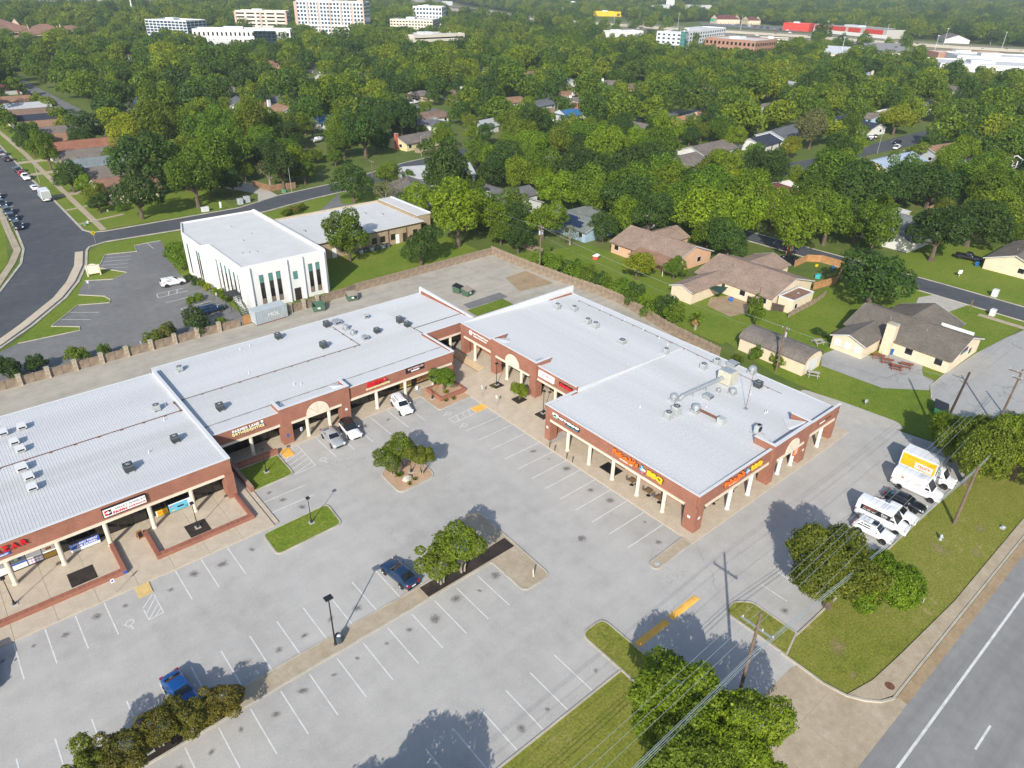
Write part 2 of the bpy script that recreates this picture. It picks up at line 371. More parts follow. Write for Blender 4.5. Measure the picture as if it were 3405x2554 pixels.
for x, y, s, a in [(54.6, 14.2, 1.3, 0.4), (52.6, 11.7, 0.6, 0.1), (76.5, 13.6, 1.4, 1.2), (84, 12, 1.0, 0.2), (79, 10.6, 0.8, 0.7)]:
 SOIL.append((x, y, s, a))
# church lot and street on the right
sheet('church_lot', [(107.3, 21.5), (108.2, 25.1), (110.8, 28.5), (114.7, 30.2), (122.5, 30.4), (133.7, 30.1), (144.4, 29.1), (152, 28), (152, -20), (100, -20), (100, 8), (112, 20)], 0.03, M_CLOT)
strip([(107.3, 21.5), (108.2, 25.1), (110.8, 28.5), (114.7, 30.2), (122.5, 30.5)], 0.18, 0, 0.15).build('lot_kerb', M_CURB).__setitem__('kind', 'structure')
sheet('patio_slab', [(111.0, 46.8), (115.3, 46.4), (117.1, 41.4), (121.3, 40.0), (122.7, 34.5), (119.3, 33.5), (117.5, 32.5), (117.0, 30.6), (113.1, 29.8), (107.9, 34.8), (107.3, 44.8)], 0.05, M_CLOT)
sheet('church_lawn', [(98.5, 48), (98.2, 36), (98.6, 24), (108, 21), (112, 29), (123, 30), (146, 29), (155, 29), (155, 62), (103, 62)], 0.016, M_GRASS)
st_e = sheet('east_street', [(155.2, -120), (163.2, -120), (163.2, 48), (161.5, 86), (160.5, 120), (158.5, 190), (163, 218), (140, 212), (126, 208), (150, 203), (150.5, 190), (153.5, 120), (154.8, 86), (155.4, 46)], 0.03, M_STREET)
strip([(163.3, -120), (163.3, 48), (161.6, 86), (160.6, 120), (158.6, 190)], 0.25, 0, 0.14).build('kerb', M_CURB, st_e)
strip([(155.1, -120), (155.3, 46), (154.7, 86), (153.4, 120), (150.4, 190)], 0.25, 0, 0.14).build('kerb', M_CURB, st_e)
strip([(151.9, 36.4), (152.2, -120)], 1.3, 0, 0.06).build('church_sidewalk', M_STRIPF).__setitem__('kind', 'structure')
sheet('church_driveway', [(151.1, 47.5), (155.3, 46.2), (155.4, 39.5), (145.7, 41.0), (146, 46)], 0.045, M_CONC)
sheet('far_street_lawn', [(164, -60), (200, -60), (200, 62), (164, 62)], 0.012, M_GRASS)
st_n = sheet('cross_street', [(215, 122.5), (268.8, 121.6), (277, 121), (330, 118), (420, 118), (420, 130), (320, 130.6), (274, 128), (240, 131.6), (215, 132)], 0.06, M_STREET)
for nm, q in (('far_street', [(198.5, 286), (205.5, 286), (211, 480), (200, 484), (190, 440), (198, 400)]), ('far_street', [(66, 335), (72, 335), (70, 450), (69, 545), (61, 545), (63, 450)]),
              ('far_street', [(255, 220), (310, 220.5), (330, 229), (255, 228.5)]), ('alley_street', [(140, 147), (155, 147), (155, 165), (152, 165), (146, 152)])):
 sheet(nm, q, 0.06, M_OLOT)
# residential road on the left and its side street
st_w = sheet('residential_street', [(-40, 92), (-10, 119), (3.7, 134.1), (9.6, 140.8), (16.9, 150.9), (20.8, 158.5), (24.4, 168), (26.7, 177.6), (27.8, 180), (31.7, 181.6), (48.3, 180.6), (71, 183), (86.4, 187.2), (106.1, 190.4), (126.8, 199.2), (150, 201.5), (150, 213), (133, 210.4), (110.5, 202.5), (98, 198.9), (80.4, 196), (67.2, 190.6), (57.3, 190.4), (33.8, 190), (30.8, 191), (29.7, 194), (29.9, 226.9), (29.6, 253.7), (30.5, 345), (33, 560), (22, 560), (19.4, 345), (18.8, 237), (17.1, 202.5), (16, 187), (13.8, 176.8), (7.8, 162), (-6, 143), (-30, 118), (-50, 100)], 0.024, M_STREET)
for q in ([(-10, 119), (3.7, 134.1), (9.6, 140.8), (16.9, 150.9), (20.8, 158.5), (24.4, 168), (26.7, 177.6), (27.8, 180), (31.7, 181.6), (48.3, 180.6), (71, 183), (86.4, 187.2), (106.1, 190.4)],
          [(150, 213), (133, 210.4), (110.5, 202.5), (98, 198.9), (80.4, 196), (67.2, 190.6), (57.3, 190.4), (33.8, 190), (30.8, 191), (29.7, 194), (29.9, 226.9), (29.6, 253.7), (30.5, 345)],
          [(19.4, 345), (18.8, 237), (17.1, 202.5), (16, 187), (13.8, 176.8), (7.8, 162), (-6, 143), (-30, 118)]):
 strip(q, 0.5, 0, 0.13).build('kerb', M_CURB, st_w)
w = structure(strip([(33.6, 191.5), (34.0, 246), (34.6, 295), (34.2, 345), (35, 520)], 1.4, 0, 0.07).build('residential_sidewalk', M_STRIPF))
for q in ([(30, 199.6), (33, 200.5)], [(30, 214.4), (39, 216.6)], [(34, 200.7), (41, 202.4)], [(30, 231), (40, 231.5)], [(30, 262), (40, 262.4)], [(30, 281), (40, 281.5)]): strip(q, 1.1 if q[0][1] < 230 else 3.2, 0, 0.06).build('front_path', M_STRIPF, w)
structure(strip([(-12, 118.5), (2.6, 135), (8.5, 142), (15.8, 152), (19.6, 159.4), (23, 168.5), (25.2, 177.8)], 1.6, 0, 0.09).build('curved_sidewalk', M_WALK))
structure(strip([(5.0, 158), (12.4, 178.5), (14.8, 187), (15.6, 203), (17.6, 237), (18, 345)], 1.4, 0, 0.09).build('far_sidewalk', M_STRIPF))
sheet('street_lawn', [(29.9, 192), (57, 191.2), (66, 191.8), (66, 215), (44, 250), (44, 520), (30, 520)], 0.012, M_GRASS)
sheet('west_lawn', [(-40, 150), (2, 156), (12, 180), (15, 204), (17, 237), (18, 345), (-40, 345)], 0.012, M_GRASS)
sheet('dirt_drive', [(72.9, 192.4), (80.4, 196.4), (81, 212), (77.7, 218), (70, 216), (76.5, 201)], 0.03, M_CONC)
olot = sheet('office_lot', [(-6, 118.6), (40.2, 118.6), (40.2, 146), (38, 150), (41.8, 175), (36, 174.9), (35.3, 170.4), (29.2, 172.3), (26.0, 164.5), (29.9, 157.9), (26.5, 155.8), (21.9, 158.2), (19.2, 151.6), (22.9, 147.3), (23.3, 144.8), (22.8, 143.4), (17.9, 145.7), (12.1, 138.4), (15.9, 135.2), (15.6, 133.6), (6.3, 134.3), (-6, 127)], 0.03, M_OLOT)
sheet('office_lawn', [(-14, 118.8), (-6, 118.8), (3.5, 131.5), (9, 139), (15.5, 149), (20.5, 157), (24, 166), (27, 177), (31, 180.4), (48, 179.6), (71, 182), (86, 186.2), (104, 189), (104, 178), (60, 160), (41, 150), (41, 118.8)], 0.016, M_GRASS)
for q in ([(6.3, 134.3), (15.6, 133.6), (15.9, 135.2), (12.1, 138.4), (17.9, 145.7), (22.8, 143.4), (23.3, 144.8), (22.9, 147.3), (19.2, 151.0)], [(21.9, 158.2), (26.5, 155.8), (29.9, 157.9), (26.0, 164.5), (29.2, 172.3), (35.3, 170.4), (36, 174.9), (41.8, 175)]):
 strip(q, 0.16, 0.02, 0.15).build('kerb', M_CURB, olot)
sheet('garden_lawn', [(58.8, 121), (97.3, 121), (97.3, 140.5), (58.8, 141)], 0.02, M_GRASS)
sheet('brick_office_lot', [(81.5, 174), (95, 187.8), (90.7, 177.7), (98, 172), (98, 164), (84, 164)], 0.03, M_OLOT)
sheet('backyard_lawn', [(100.8, 60), (120, 60), (121, 112), (100.5, 118)], 0.014, M_GRASS)
sheet('backyard_soil', [(112, 66), (120, 64.5), (121, 72), (117, 74), (113, 72)], 0.03, M_DIRT)

# ------------------------------------------------------------------ kerbed islands in the lot
def lawn_island(*a, **k): return island(*a, **k)
island('grass_island', [(18.5, 59.5), (26.4, 59.7), (26.7, 63.9), (18.6, 63.6)], M_GRASS, 0.7)
island('grass_bed', [(21.1, 71.7), (26.3, 71.9), (26.4, 77.0), (21.2, 77.0)], M_GRASS, [0.2, 0.8, 0.1, 0.1])
island('gravel_island', [(34.6, 60.2), (39.9, 60.4), (40.6, 65.5), (34.8, 65.2)], M_GRAVEL, 0.8)
isl = island('median_island', [(-30, 43.6), (35.9, 44.0), (35.9, 38.5), (39.5, 38.5), (39.9, 51.6), (37.0, 51.8), (36.4, 45.9), (-30, 45.8)], M_STRIPF, [0.1, 0.3, 0.8, 0.8, 0.9, 0.9, 0.3, 0.1])
for q in ([(27.75, 44.12), (39.4, 44.25), (39.4, 46.0), (36.3, 45.85), (27.75, 45.75)], [(-8, 43.75), (8.1, 43.85), (8.1, 45.7), (-8, 45.65)]): MB().sheet(q, 0.126).build('mulch_bed', M_MULCH, isl)
for i in range(-5, 15):
 if i % 2 == 0: MB().box(i * 2.75 - 0.02, i * 2.75 + 0.02, 43.75, 45.7, 0.121, 0.1235).build('joint', M_DIRT, isl)
island('entrance_island', [(36.4, 22.0), (39.4, 22.0), (39.5, 30.9), (36.5, 30.9)], M_VERGE, [0.1, 0.1, 0.9, 0.9], h=0.12)
island('pole_island', [(49.75, 16.8), (52.9, 17.6), (53.0, 22.6), (51.6, 23.9), (49.75, 23.6)], M_VERGE, [0.1, 0.2, 0.5, 0.7, 0.6], h=0.12)
island('planter_strip', [(48.9, 31.8), (55.2, 32.0), (55.2, 33.2), (48.9, 33.0)], M_STRIPF, [0.55, 0.1, 0.1, 0.55])
structure(strip([(-80, 25.75), (36.4, 25.65)], 0.16, 0, 0.14).build('lot_kerb', M_CURB))
structure(strip([(53, 17.45), (98.6, 17.05)], 0.16, 0, 0.14).build('lot_kerb', M_CURB))

# ------------------------------------------------------------------ painted markings
ZP = 0.0245
_lines = {}
def pline(x0, y0, x1, y1, w=0.11, parent=lot, z=ZP, m=None):
 L = round(math.hypot(x1 - x0, y1 - y0), 1); key = (L, w, (m or M_WHITEP).name)
 if key not in _lines:
  me = MB().box(0, L, -w / 2, w / 2, 0, 0.002).mesh('parking_line'); me.materials.append(m or M_WHITEP); _lines[key] = me
 return obj('parking_line', _lines[key], parent, loc=(x0, y0, z), rotz=math.atan2(y1 - y0, x1 - x0))
for x in (-8.2, -5.5, -2.9, -0.3, 2.3, 9.2, 11.9, 14.75): pline(x, 59.0, x, 64.1)
for i in range(-3, 15): pline(-4.65 + i * 2.745, 45.95, -4.65 + i * 2.745, 51.0)
for i in range(-3, 13): pline(0.5 + i * 2.75, 38.1, 0.5 + i * 2.75, 43.4)
for x in (12.5, 15.4, 18.3, 21.1, 24.0, 26.9, 29.8, 32.85): pline(x, 25.9, x, 30.75)
for y in (36.1, 38.95, 41.65, 44.4, 47.05, 49.7, 52.3, 54.9, 57.65, 60.5, 63.3, 66.15): pline(49.15, y, 55.2, y)
for y in (66.6, 69.0): pline(21.0, y, 26.45, y)
for x in (32.2, 34.9, 37.75, 40.65, 43.5, 46.3): pline(x, 71.9, x, 77.6)
for x, a, b in ((70.8, 17.5, 22.3), (55.95, 20.4, 23.4), (58.9, 18, 23.3), (61.8, 17.6, 22.4), (64.8, 17.6, 22.4), (67.8, 17.6, 22.4), (80.0, 17.4, 22.4), (82.85, 17.4, 22.5), (86.5, 17.4, 22.5)): pline(x, a, x, b)
# hatched access aisles
for a in [(5.05, 59.0, 6.45, 59.1), (6.45, 59.0, 6.45, 62.1), (5.05, 59.0, 5.05, 60.6), (5.05, 59.9, 6.4, 61.6), (5.05, 60.9, 6.4, 62.3), (5.1, 59.05, 6.4, 60.6), (5.7, 59.1, 6.4, 59.8)]: pline(*a, w=0.09)
for a in [(26.3, 71.75, 29.25, 71.9), (29.25, 71.9, 29.45, 77.5), (26.5, 75.0, 28.9, 77.5), (28.3, 77.5, 29.4, 77.5)] + [(26.4 + 0.02 * i, 71.9 + i * 1.02, 29.25, 72.9 + i * 1.02) for i in range(5)]: pline(*a, w=0.1)
for a in [(49.2, 68.85, 53.4, 69.0), (49.2, 70.2, 53.4, 70.45), (49.2, 68.85, 49.2, 70.2), (50.1, 68.9, 50.6, 70.3), (51.2, 68.9, 51.7, 70.35), (52.3, 68.9, 52.8, 70.4)]: pline(*a, w=0.09)
def wheelchair(x, y, rz, s=1.0, parent=lot):
 mb = MB()
 arc = [(0.34 * math.cos(t) - 0.05, 0.34 * math.sin(t) - 0.22) for t in [R(100 + 250 * i / 12) for i in range(13)]]
 strip(arc, 0.1, 0, 0.002, mb); strip([(-0.06, 0.52), (-0.02, 0.12), (0.3, 0.1), (0.42, -0.3), (0.56, -0.26)], 0.11, 0.0002, 0.0022, mb); strip([(-0.03, 0.33), (0.26, 0.32)], 0.09, 0.0004, 0.0024, mb)
 mb.prism([(-0.06 + 0.11 * math.cos(t), 0.68 + 0.11 * math.sin(t)) for t in [R(45 * i) for i in range(8)]], 0, 0.002)
 o = mb.build('wheelchair_symbol', M_WHITEP, parent, loc=(x, y, ZP), rotz=rz); o.scale = (s, s, 1); return o
wheelchair(3.5, 59.6, R(180)); wheelchair(30.65, 72.3, R(180)); wheelchair(49.8, 71.4, R(90)); wheelchair(49.8, 67.5, R(90))
for a in ((39.7, 44.35, 26.25, 27.0), (44.85, 49.25, 26.3, 27.05)):
 tag(MB().add([(a[0], a[2], 0.02), (a[1], a[2], 0.02), (a[1], a[3], 0.02), (a[0], a[3], 0.02), (a[0] + .1, a[2] + .22, 0.07), (a[1] - .1, a[2] + .22, 0.07), (a[1] - .1, a[3] - .22, 0.07), (a[0] + .1, a[3] - .22, 0.07)], [(4, 5, 6, 7), (0, 1, 5, 4), (1, 2, 6, 5), (2, 3, 7, 6), (3, 0, 4, 7)]).build('speed_bump', M_YELP),
  'yellow painted speed bump half next to the %s' % ('grass entrance island' if a[0] < 42 else 'utility pole island'), 'speed bump')
def op(q, parent=olot): pline(*q, parent=parent, z=0.0345)
for q in ((38.8, 170.2, 38.8, 174.6), (28.5, 170.2, 33.5, 168.3), (27.5, 168, 32.7, 165.9), (26.6, 165.9, 31.6, 163.5), (26.0, 163.7, 30.9, 161.4), (16.0, 143.1, 20.2, 139.8), (14.1, 140.6, 18.2, 137.3), (31.1, 142.5, 36, 142.4), (30.7, 140.3, 36.4, 140.5), (31.0, 137.0, 36.5, 137.3), (32.4, 132.5, 38, 132.6), (32.4, 130.2, 37, 130.3), (31.1, 142.5, 30.7, 140.3), (32.6, 140.4, 33.4, 142.4), (34.2, 140.4, 35, 142.4), (32.4, 132.5, 32.4, 130.2), (34, 130.2, 34.6, 132.5), (35.7, 130.2, 36.3, 132.5), (22, 119.3, 22.4, 123), (27, 119.3, 27.4, 123)): op(q)

# oil stains: thin irregular spots with a ragged edge
def stain_mat(name='oil_stain', col=(0.1, 0.08, 0.065)):
 m, nt, b = _nodes(name); co = coords(nt)
 oi = N(nt, 'ShaderNodeObjectInfo'); ad = N(nt, 'ShaderNodeVectorMath', operation='ADD'); nt.links.new(co, ad.inputs[0]); sc = N(nt, 'ShaderNodeMath', operation='MULTIPLY'); sc.inputs[1].default_value = 60; nt.links.new(oi.outputs['Random'], sc.inputs[0]); nt.links.new(sc.outputs[0], ad.inputs[1])
 ln = N(nt, 'ShaderNodeVectorMath', operation='LENGTH'); nt.links.new(co, ln.inputs[0])
 n = noise(nt, ad.outputs[0], 5.5, 6, 0.85)
 a = N(nt, 'ShaderNodeMath', operation='MULTIPLY_ADD'); a.inputs[1].default_value = -0.62; nt.links.new(ln.outputs['Value'], a.inputs[0]); nt.links.new(n, a.inputs[2])
 al = ramp(nt, a.outputs[0], [(0.22, (0, 0, 0)), (0.5, (0.55,) * 3)])
 nt.links.new(al, b.inputs['Alpha']); b.inputs['Base Color'].default_value = (*col, 1); b.inputs['Roughness'].default_value = 0.6
 return m
M_STAIN = stain_mat(); M_SOILA = stain_mat('bare_soil_spot', (0.38, 0.28, 0.16))
_sm = MB().sheet([(math.cos(R(30 * i)), math.sin(R(30 * i))) for i in range(12)], 0).mesh('oil_stain'); _sm.materials.append(M_STAIN)
rs = random.Random(3)
_spots = [(-6.8 + 2.66 * i, 62.4) for i in range(4)] + [(3.6, 62.6), (7.9, 61.8), (10.5, 62.2), (13.3, 62.2), (16.6, 62.3)]
_spots += [(-6 + 2.745 * i, 47.4 if i % 3 else 48.2) for i in range(14) if i != 12] + [(2.1 + 2.75 * i, 42.0 - 0.3 * (i % 2)) for i in range(13)]
_spots += [(54 - rs.random() * 0.9, 37.5 + 2.74 * i) for i in range(11)] + [(14, 27.5), (19.6, 27.4), (28.4, 27.0), (31.4, 28.0), (34.5, 27.2), (25.4, 27.2)]
_spots += [(23, 67.9), (22.3, 70.2), (24, 65.4), (39, 75.8), (42.2, 75.4), (45, 73.4), (33.6, 74), (57, 30), (46.4, 40.2), (52.4, 34.8), (52.1, 35.2), (54.4, 20.1), (50.9, 23.0)]
for i, (x, y) in enumerate(_spots):
 if rs.random() < .22: continue
 o = obj('oil_stain', _sm, lot, loc=(x + rs.uniform(-.25, .25), y + rs.uniform(-.3, .3), ZP + 0.004 + 0.0006 * (i % 5)), rotz=rs.random() * 6); s = rs.uniform(0.5, 1.45) ; o.scale = (s, s * rs.uniform(0.55, 1.2), 1)

_sp = _sm.copy(); _sp.materials.clear(); _sp.materials.append(M_SOILA)
for x, y, s, a in SOIL: structure(obj('bare_soil_patch', _sp, None, loc=(x, y, .014), rotz=a)).scale = (s * 2.2, s * 1.5, 1)
# ------------------------------------------------------------------ walks of the shopping centre (raised slabs)
def walk(name, rects, z=0.14, joint=3.0, zf=None):
 root = bpy.data.objects.new(name, None); COL.objects.link(root); structure(root)
 for (x0, x1, y0, y1) in rects:
  nx = max(1, round((x1 - x0) / joint)); ny = max(1, round((y1 - y0) / joint)); dx, dy = (x1 - x0) / nx, (y1 - y0) / ny
  me = MB().box(0.012, dx - 0.012, 0.012, dy - 0.012, 0, z).mesh('slab'); me.materials.append(M_WALK)
  for i in range(nx):
   if zf:
    a, b = zf(x0 + i * dx), zf(x0 + (i + 1) * dx)
    me = MB().add([(0.012, 0.012, 0), (dx - 0.012, 0.012, 0), (dx - 0.012, dy - 0.012, 0), (0.012, dy - 0.012, 0), (0.012, 0.012, a), (dx - 0.012, 0.012, b), (dx - 0.012, dy - 0.012, b), (0.012, dy - 0.012, a)], [(4, 5, 6, 7), (0, 1, 5, 4), (1, 2, 6, 5), (2, 3, 7, 6), (3, 0, 4, 7)]).mesh('slab'); me.materials.append(M_WALK)
   for j in range(ny): obj('slab', me, root, loc=(x0 + i * dx, y0 + j * dy, (i * 7 + j * 3) % 3 * 0.0015))
 return root
walk('pawn_walk', [(-20, 20.3, 64.25, 75.3)], joint=3.7)
walk('north_walk', [(26.6, 49.6, 77.8, 82.0), (19.3, 26.6, 78.2, 82.0), (49.6, 56.2, 79.9, 82)], joint=3.3)
plaza_z = lambda x: 0.14 + 0.42 * min(1, max(0, (x - 55.4) / 7.2))
walk('plaza', [(55.4, 62.6, 58.0, 78.0), (62.6, 65.6, 58.3, 84.9)], joint=3.6, zf=plaza_z)
walk('lower_court', [(56.3, 60.9, 78, 86.6), (55.4, 56.6, 56.2, 58)], joint=3.6)
walk('front_arcade_walk', [(55.35, 59.9, 31.85, 56.2), (59.9, 88.8, 31.85, 36.2), (88.8, 91.6, 31.9, 34)], joint=3.9)
sheet('corner_walk', [(20.4, 64.3), (20.9, 64.4), (20.9, 71.6), (20.4, 71.6)], 0.142, M_WALK)
_rmp = lambda q, m, z: MB().sheet(q, z).build('kerb_ramp', m)
for q in ([(53.4, 69.0), (55.4, 69.15), (55.4, 70.45), (53.4, 70.5)], [(26.9, 75.8), (28.2, 75.8), (28.3, 77.8), (27.0, 77.8)], [(5.15, 62.45), (6.5, 62.5), (6.55, 64.2), (5.2, 64.1)]):
 o = structure(MB().prism(q, 0.02, 0.1).build('kerb_ramp', M_YELP if q[0][0] > 20 else mat('faded_yellow', (0.6, 0.43, 0.17), 0.8)))
# steps with yellow nosings up to the court entrance
stp = thing('entrance_steps', 'wide concrete steps with yellow painted edges beside the court entrance', 'steps')
for i in range(4):
 MB().box(61.9 - 0.9 + i * 0.32, 62.58, 78.3, 86.4, 0.13 + i * 0.105, 0.24 + i * 0.105).build('step', M_WALK, stp)
 MB().box(61.0 + i * 0.32 - 0.002, 61.0 + i * 0.32 + 0.1, 78.3, 86.4, 0.24 + i * 0.105 + 0.001, 0.245 + i * 0.105).build('nosing', M_YELP, stp)


# ------------------------------------------------------------------ shopping centre
M_BRICK = brick_mat('red_brick', (0.25, 0.085, 0.052), (0.31, 0.115, 0.07), (0.33, 0.22, 0.16))
M_CREAM = mat('cream_stucco', (0.66, 0.59, 0.47), 0.85, 0.06, 0.8, 14, dirt=(0.55, 0.47, 0.36))
M_ROOFW = mat('white_metal_roof', (0.555, 0.562, 0.572), 0.6, 0.06, 0.25, 3, spec=0.4, dirt=(0.47, 0.47, 0.46))
M_COPING = mat('white_coping', (0.6, 0.61, 0.62), 0.5, 0.05, 0.5, 6)
M_GLASS = glass_mat('dark_shop_glass', (0.014, 0.013, 0.012))
M_FRAME = mat('bronze_frame', (0.035, 0.028, 0.022), 0.5, 0.2, 2, 20)
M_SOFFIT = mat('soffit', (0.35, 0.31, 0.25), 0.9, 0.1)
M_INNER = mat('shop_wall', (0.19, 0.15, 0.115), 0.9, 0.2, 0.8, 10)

def roof_panels(root_roof, axis, start, count, lo, hi, z_lo, z_hi, pw=0.914):
 L = hi - lo
 mb = MB()
 ribs = [0.0, 0.305, 0.61]
 prof = []
 for r in ribs: prof += [(r - 0.022, 0.0), (r - 0.012, 0.022), (r + 0.012, 0.022), (r + 0.022, 0.0)]
 prof.append((pw - 0.022, 0.0))
 prof = [(-0.022, 0.0)] + prof[1:]
 vs, fs = [], []
 for t, z in ((0, z_lo), (L, z_hi)):
  for p, h in prof: vs.append((p, t, z + h) if axis == 'Y' else (t, -p, z + h))
 n = len(prof)
 for i in range(n - 1): fs.append((i, i + 1, n + i + 1, n + i))
 mb.add(vs, fs); me = mb.mesh('roof_panel'); me.materials.append(M_ROOFW)
 for i in range(count):
  dz = (i * 5 % 3) * 0.0015
  obj('roof_panel', me, root_roof, loc=(start + i * pw, lo, dz) if axis == 'Y' else (lo, start - i * pw, dz))
def storefront(root, face, a0, a1, c, z0=0.14, z1=3.3, n=3, wallz=None, name='storefront'):
 w = (a1 - a0) / n; fr = MB(root['off'])
 def bx(mb, p, q, d0, d1, zz0, zz1):
  if face == 'S': mb.box(p, q, c + d0, c + d1, zz0, zz1)
  else: mb.box(c + d0, c + d1, p, q, zz0, zz1)
  return mb
 bx(fr, a0, a1, 0, 0.14, z1 - 0.07, z1 + 0.02); bx(fr, a0, a1, 0, 0.14, z0, z0 + 0.12); bx(fr, a0, a1, 0.01, 0.13, 2.25, 2.32)
 for i in range(n + 1): bx(fr, a0 + i * w - 0.04, a0 + i * w + 0.04, 0.005, 0.135, z0 + 0.12, z1 - 0.07)
 f = fr.build(name, M_FRAME, root)
 me = MB(); (me.box(0.045, w - 0.045, 0, 0.02, 0, 1) if face == 'S' else me.box(0, 0.02, 0.045, w - 0.045, 0, 1)); pm = me.mesh('pane'); pm.materials.append(M_GLASS)
 off = Vector(root['off'])
 for i in range(n):
  for za, zb in ((z0 + 0.12, 2.25), (2.32, z1 - 0.07)):
   o = obj('pane', pm, f, loc=Vector((a0 + i * w, c + 0.06, za) if face == 'S' else (c + 0.06, a0 + i * w, za)) - off); o.scale = (1, 1, zb - za)
 return f
def column(root, x, y, z1, m=None, r=0.24, z0=0.14):
 mb = MB(root['off']); mb.lathe([(r * 1.25, z0), (r * 1.25, z0 + 0.1), (r, z0 + 0.16), (r, z1 - 0.12), (r * 1.2, z1 - 0.05), (r * 1.2, z1)], 14, (x, y, 0))
 return mb.build('column', m or M_CREAM, root, smooth=False)
def lunette(root, face, a, c, z, r):
 for k in range(4):
  t0, t1 = math.pi * k / 4 + 0.012, math.pi * (k + 1) / 4 - 0.012; pts = [(0.04 * math.cos((t0 + t1) / 2), 0.04 * math.sin((t0 + t1) / 2))] + [(r * math.cos(t0 + (t1 - t0) * i / 6), r * math.sin(t0 + (t1 - t0) * i / 6)) for i in range(7)]
  n = len(pts)
  v = [((a + p, c, z + q) if face == 'S' else (c, a - p, z + q)) for p, q in pts] + [((a + p, c + 0.12, z + q) if face == 'S' else (c + 0.12, a - p, z + q)) for p, q in pts]
  MB(root['off']).add(v, [tuple(range(n)), tuple(range(2 * n - 1, n - 1, -1))] + [(i, n + i, n + (i + 1) % n, (i + 1) % n) for i in range(n)]).build('lunette_wedge', M_CREAM, root)
def building(name, label, loc):
 o = thing(name, label, 'building', loc); o['off'] = loc; return o
def part(root, name, m, *boxes):
 mb = MB(root['off'])
 for b in boxes: mb.box(*b)
 return mb.build(name, m, root)

# --- left wing -----------------------------------------------------------------
LB = building('shopping_building', 'long red brick shopping building with white ribbed metal roof and cream columns, left wing', (20, 78, 0))
X0 = -24.0
part(LB, 'wall', M_BRICK, (18.8, 19.12, 72.5, 78.9, 0, 5.5), (56.0, 56.32, 79.2, 86.9, 0, 5.05), (X0, 19.0, 100.1, 100.4, 0, 4.66), (19.0, 66.3, 102.0, 102.4, 0, 4.44), (66.0, 66.3, 86.9, 102.0, 0, 5.0))
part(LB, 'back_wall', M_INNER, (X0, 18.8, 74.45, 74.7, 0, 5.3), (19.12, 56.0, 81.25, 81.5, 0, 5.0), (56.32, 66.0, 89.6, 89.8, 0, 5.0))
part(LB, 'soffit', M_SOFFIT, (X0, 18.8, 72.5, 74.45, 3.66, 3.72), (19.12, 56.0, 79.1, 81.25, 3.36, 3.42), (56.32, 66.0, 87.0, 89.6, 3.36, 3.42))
part(LB, 'fascia', M_BRICK, (X0, 19.12, 72.2, 72.5, 3.65, 5.58))
part(LB, 'fascia', M_BRICK, (19.12, 28.05, 78.75, 79.05, 3.35, 5.12))
part(LB, 'fascia', M_BRICK, (38.2, 56.32, 78.75, 79.05, 3.35, 5.12))
part(LB, 'fascia', M_BRICK, (56.32, 66.3, 86.65, 86.95, 3.35, 5.08))
part(LB, 'portal', M_BRICK, (28.05, 38.2, 78.4, 78.72, 3.35, 5.72), (28.05, 28.37, 78.72, 80.9, 4.6, 5.72), (37.88, 38.2, 78.72, 80.9, 4.6, 5.72))
part(LB, 'beam', M_CREAM, (X0, 18.2, 72.08, 72.56, 3.33, 3.65)); part(LB, 'beam', M_CREAM, (19.2, 28.0, 78.63, 79.11, 3.03, 3.35)); part(LB, 'beam', M_CREAM, (29.45, 36.85, 78.28, 78.78, 3.03, 3.35)); part(LB, 'beam', M_CREAM, (38.25, 56.0, 78.63, 79.11, 3.03, 3.35)); part(LB, 'beam', M_CREAM, (56.5, 66.0, 86.53, 87.0, 3.03, 3.35))
part(LB, 'pillar', M_BRICK, (18.12, 19.14, 71.98, 73.7, 0, 3.65)); part(LB, 'pillar', M_BRICK, (28.07, 29.5, 78.38, 79.6, 0, 3.35)); part(LB, 'pillar', M_BRICK, (36.8, 38.18, 78.38, 79.6, 0, 3.35)); part(LB, 'pillar', M_BRICK, (55.2, 56.3, 78.73, 79.8, 0, 3.03))
lunette(LB, 'S', 33.3, 78.33, 3.36, 1.65)
for x in (-12.95, -8.45, -3.95, 0.55, 5.1, 9.64, 14.2): column(LB, x, 72.32, 3.33)
for x, y in ((24.0, 78.9), (31.7, 78.6), (34.95, 78.6), (42.65, 78.9), (47.55, 78.9), (52.4, 78.9), (61.6, 86.8)): column(LB, x, y, 3.03)
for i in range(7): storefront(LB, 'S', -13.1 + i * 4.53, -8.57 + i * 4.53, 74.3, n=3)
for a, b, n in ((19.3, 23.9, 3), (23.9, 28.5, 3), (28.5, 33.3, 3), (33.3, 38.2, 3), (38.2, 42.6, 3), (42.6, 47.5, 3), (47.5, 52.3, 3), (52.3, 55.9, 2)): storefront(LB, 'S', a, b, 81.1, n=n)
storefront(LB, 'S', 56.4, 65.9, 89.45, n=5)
LR = bpy.data.objects.new('roof', None); COL.objects.link(LR); LR.parent = LB; LR.location = Vector((0, 0, 0)) - Vector(LB['off'])
roof_panels(LR, 'Y', X0, 47, 72.3, 100.6, 5.5, 4.68)
roof_panels(LR, 'Y', 19.15, 41, 78.85, 102.6, 5.06, 4.46)
roof_panels(LR, 'Y', 56.55, 11, 86.75, 102.6, 5.06, 4.46)
MBl = lambda: MB((0, 0, 0))
for b in ((X0, 19.2, 72.1, 72.42, 5.58, 5.66), (19.2, 28.0, 78.66, 78.95, 5.12, 5.2), (38.25, 56.5, 78.66, 78.95, 5.12, 5.2), (27.98, 38.28, 78.3, 78.8, 5.72, 5.79), (27.98, 28.44, 78.8, 80.98, 5.72, 5.79), (37.81, 38.28, 78.8, 80.98, 5.72, 5.79), (56.5, 66.5, 86.56, 86.9, 5.08, 5.16)):
 MBl().box(*b).build('coping', M_COPING, LR)
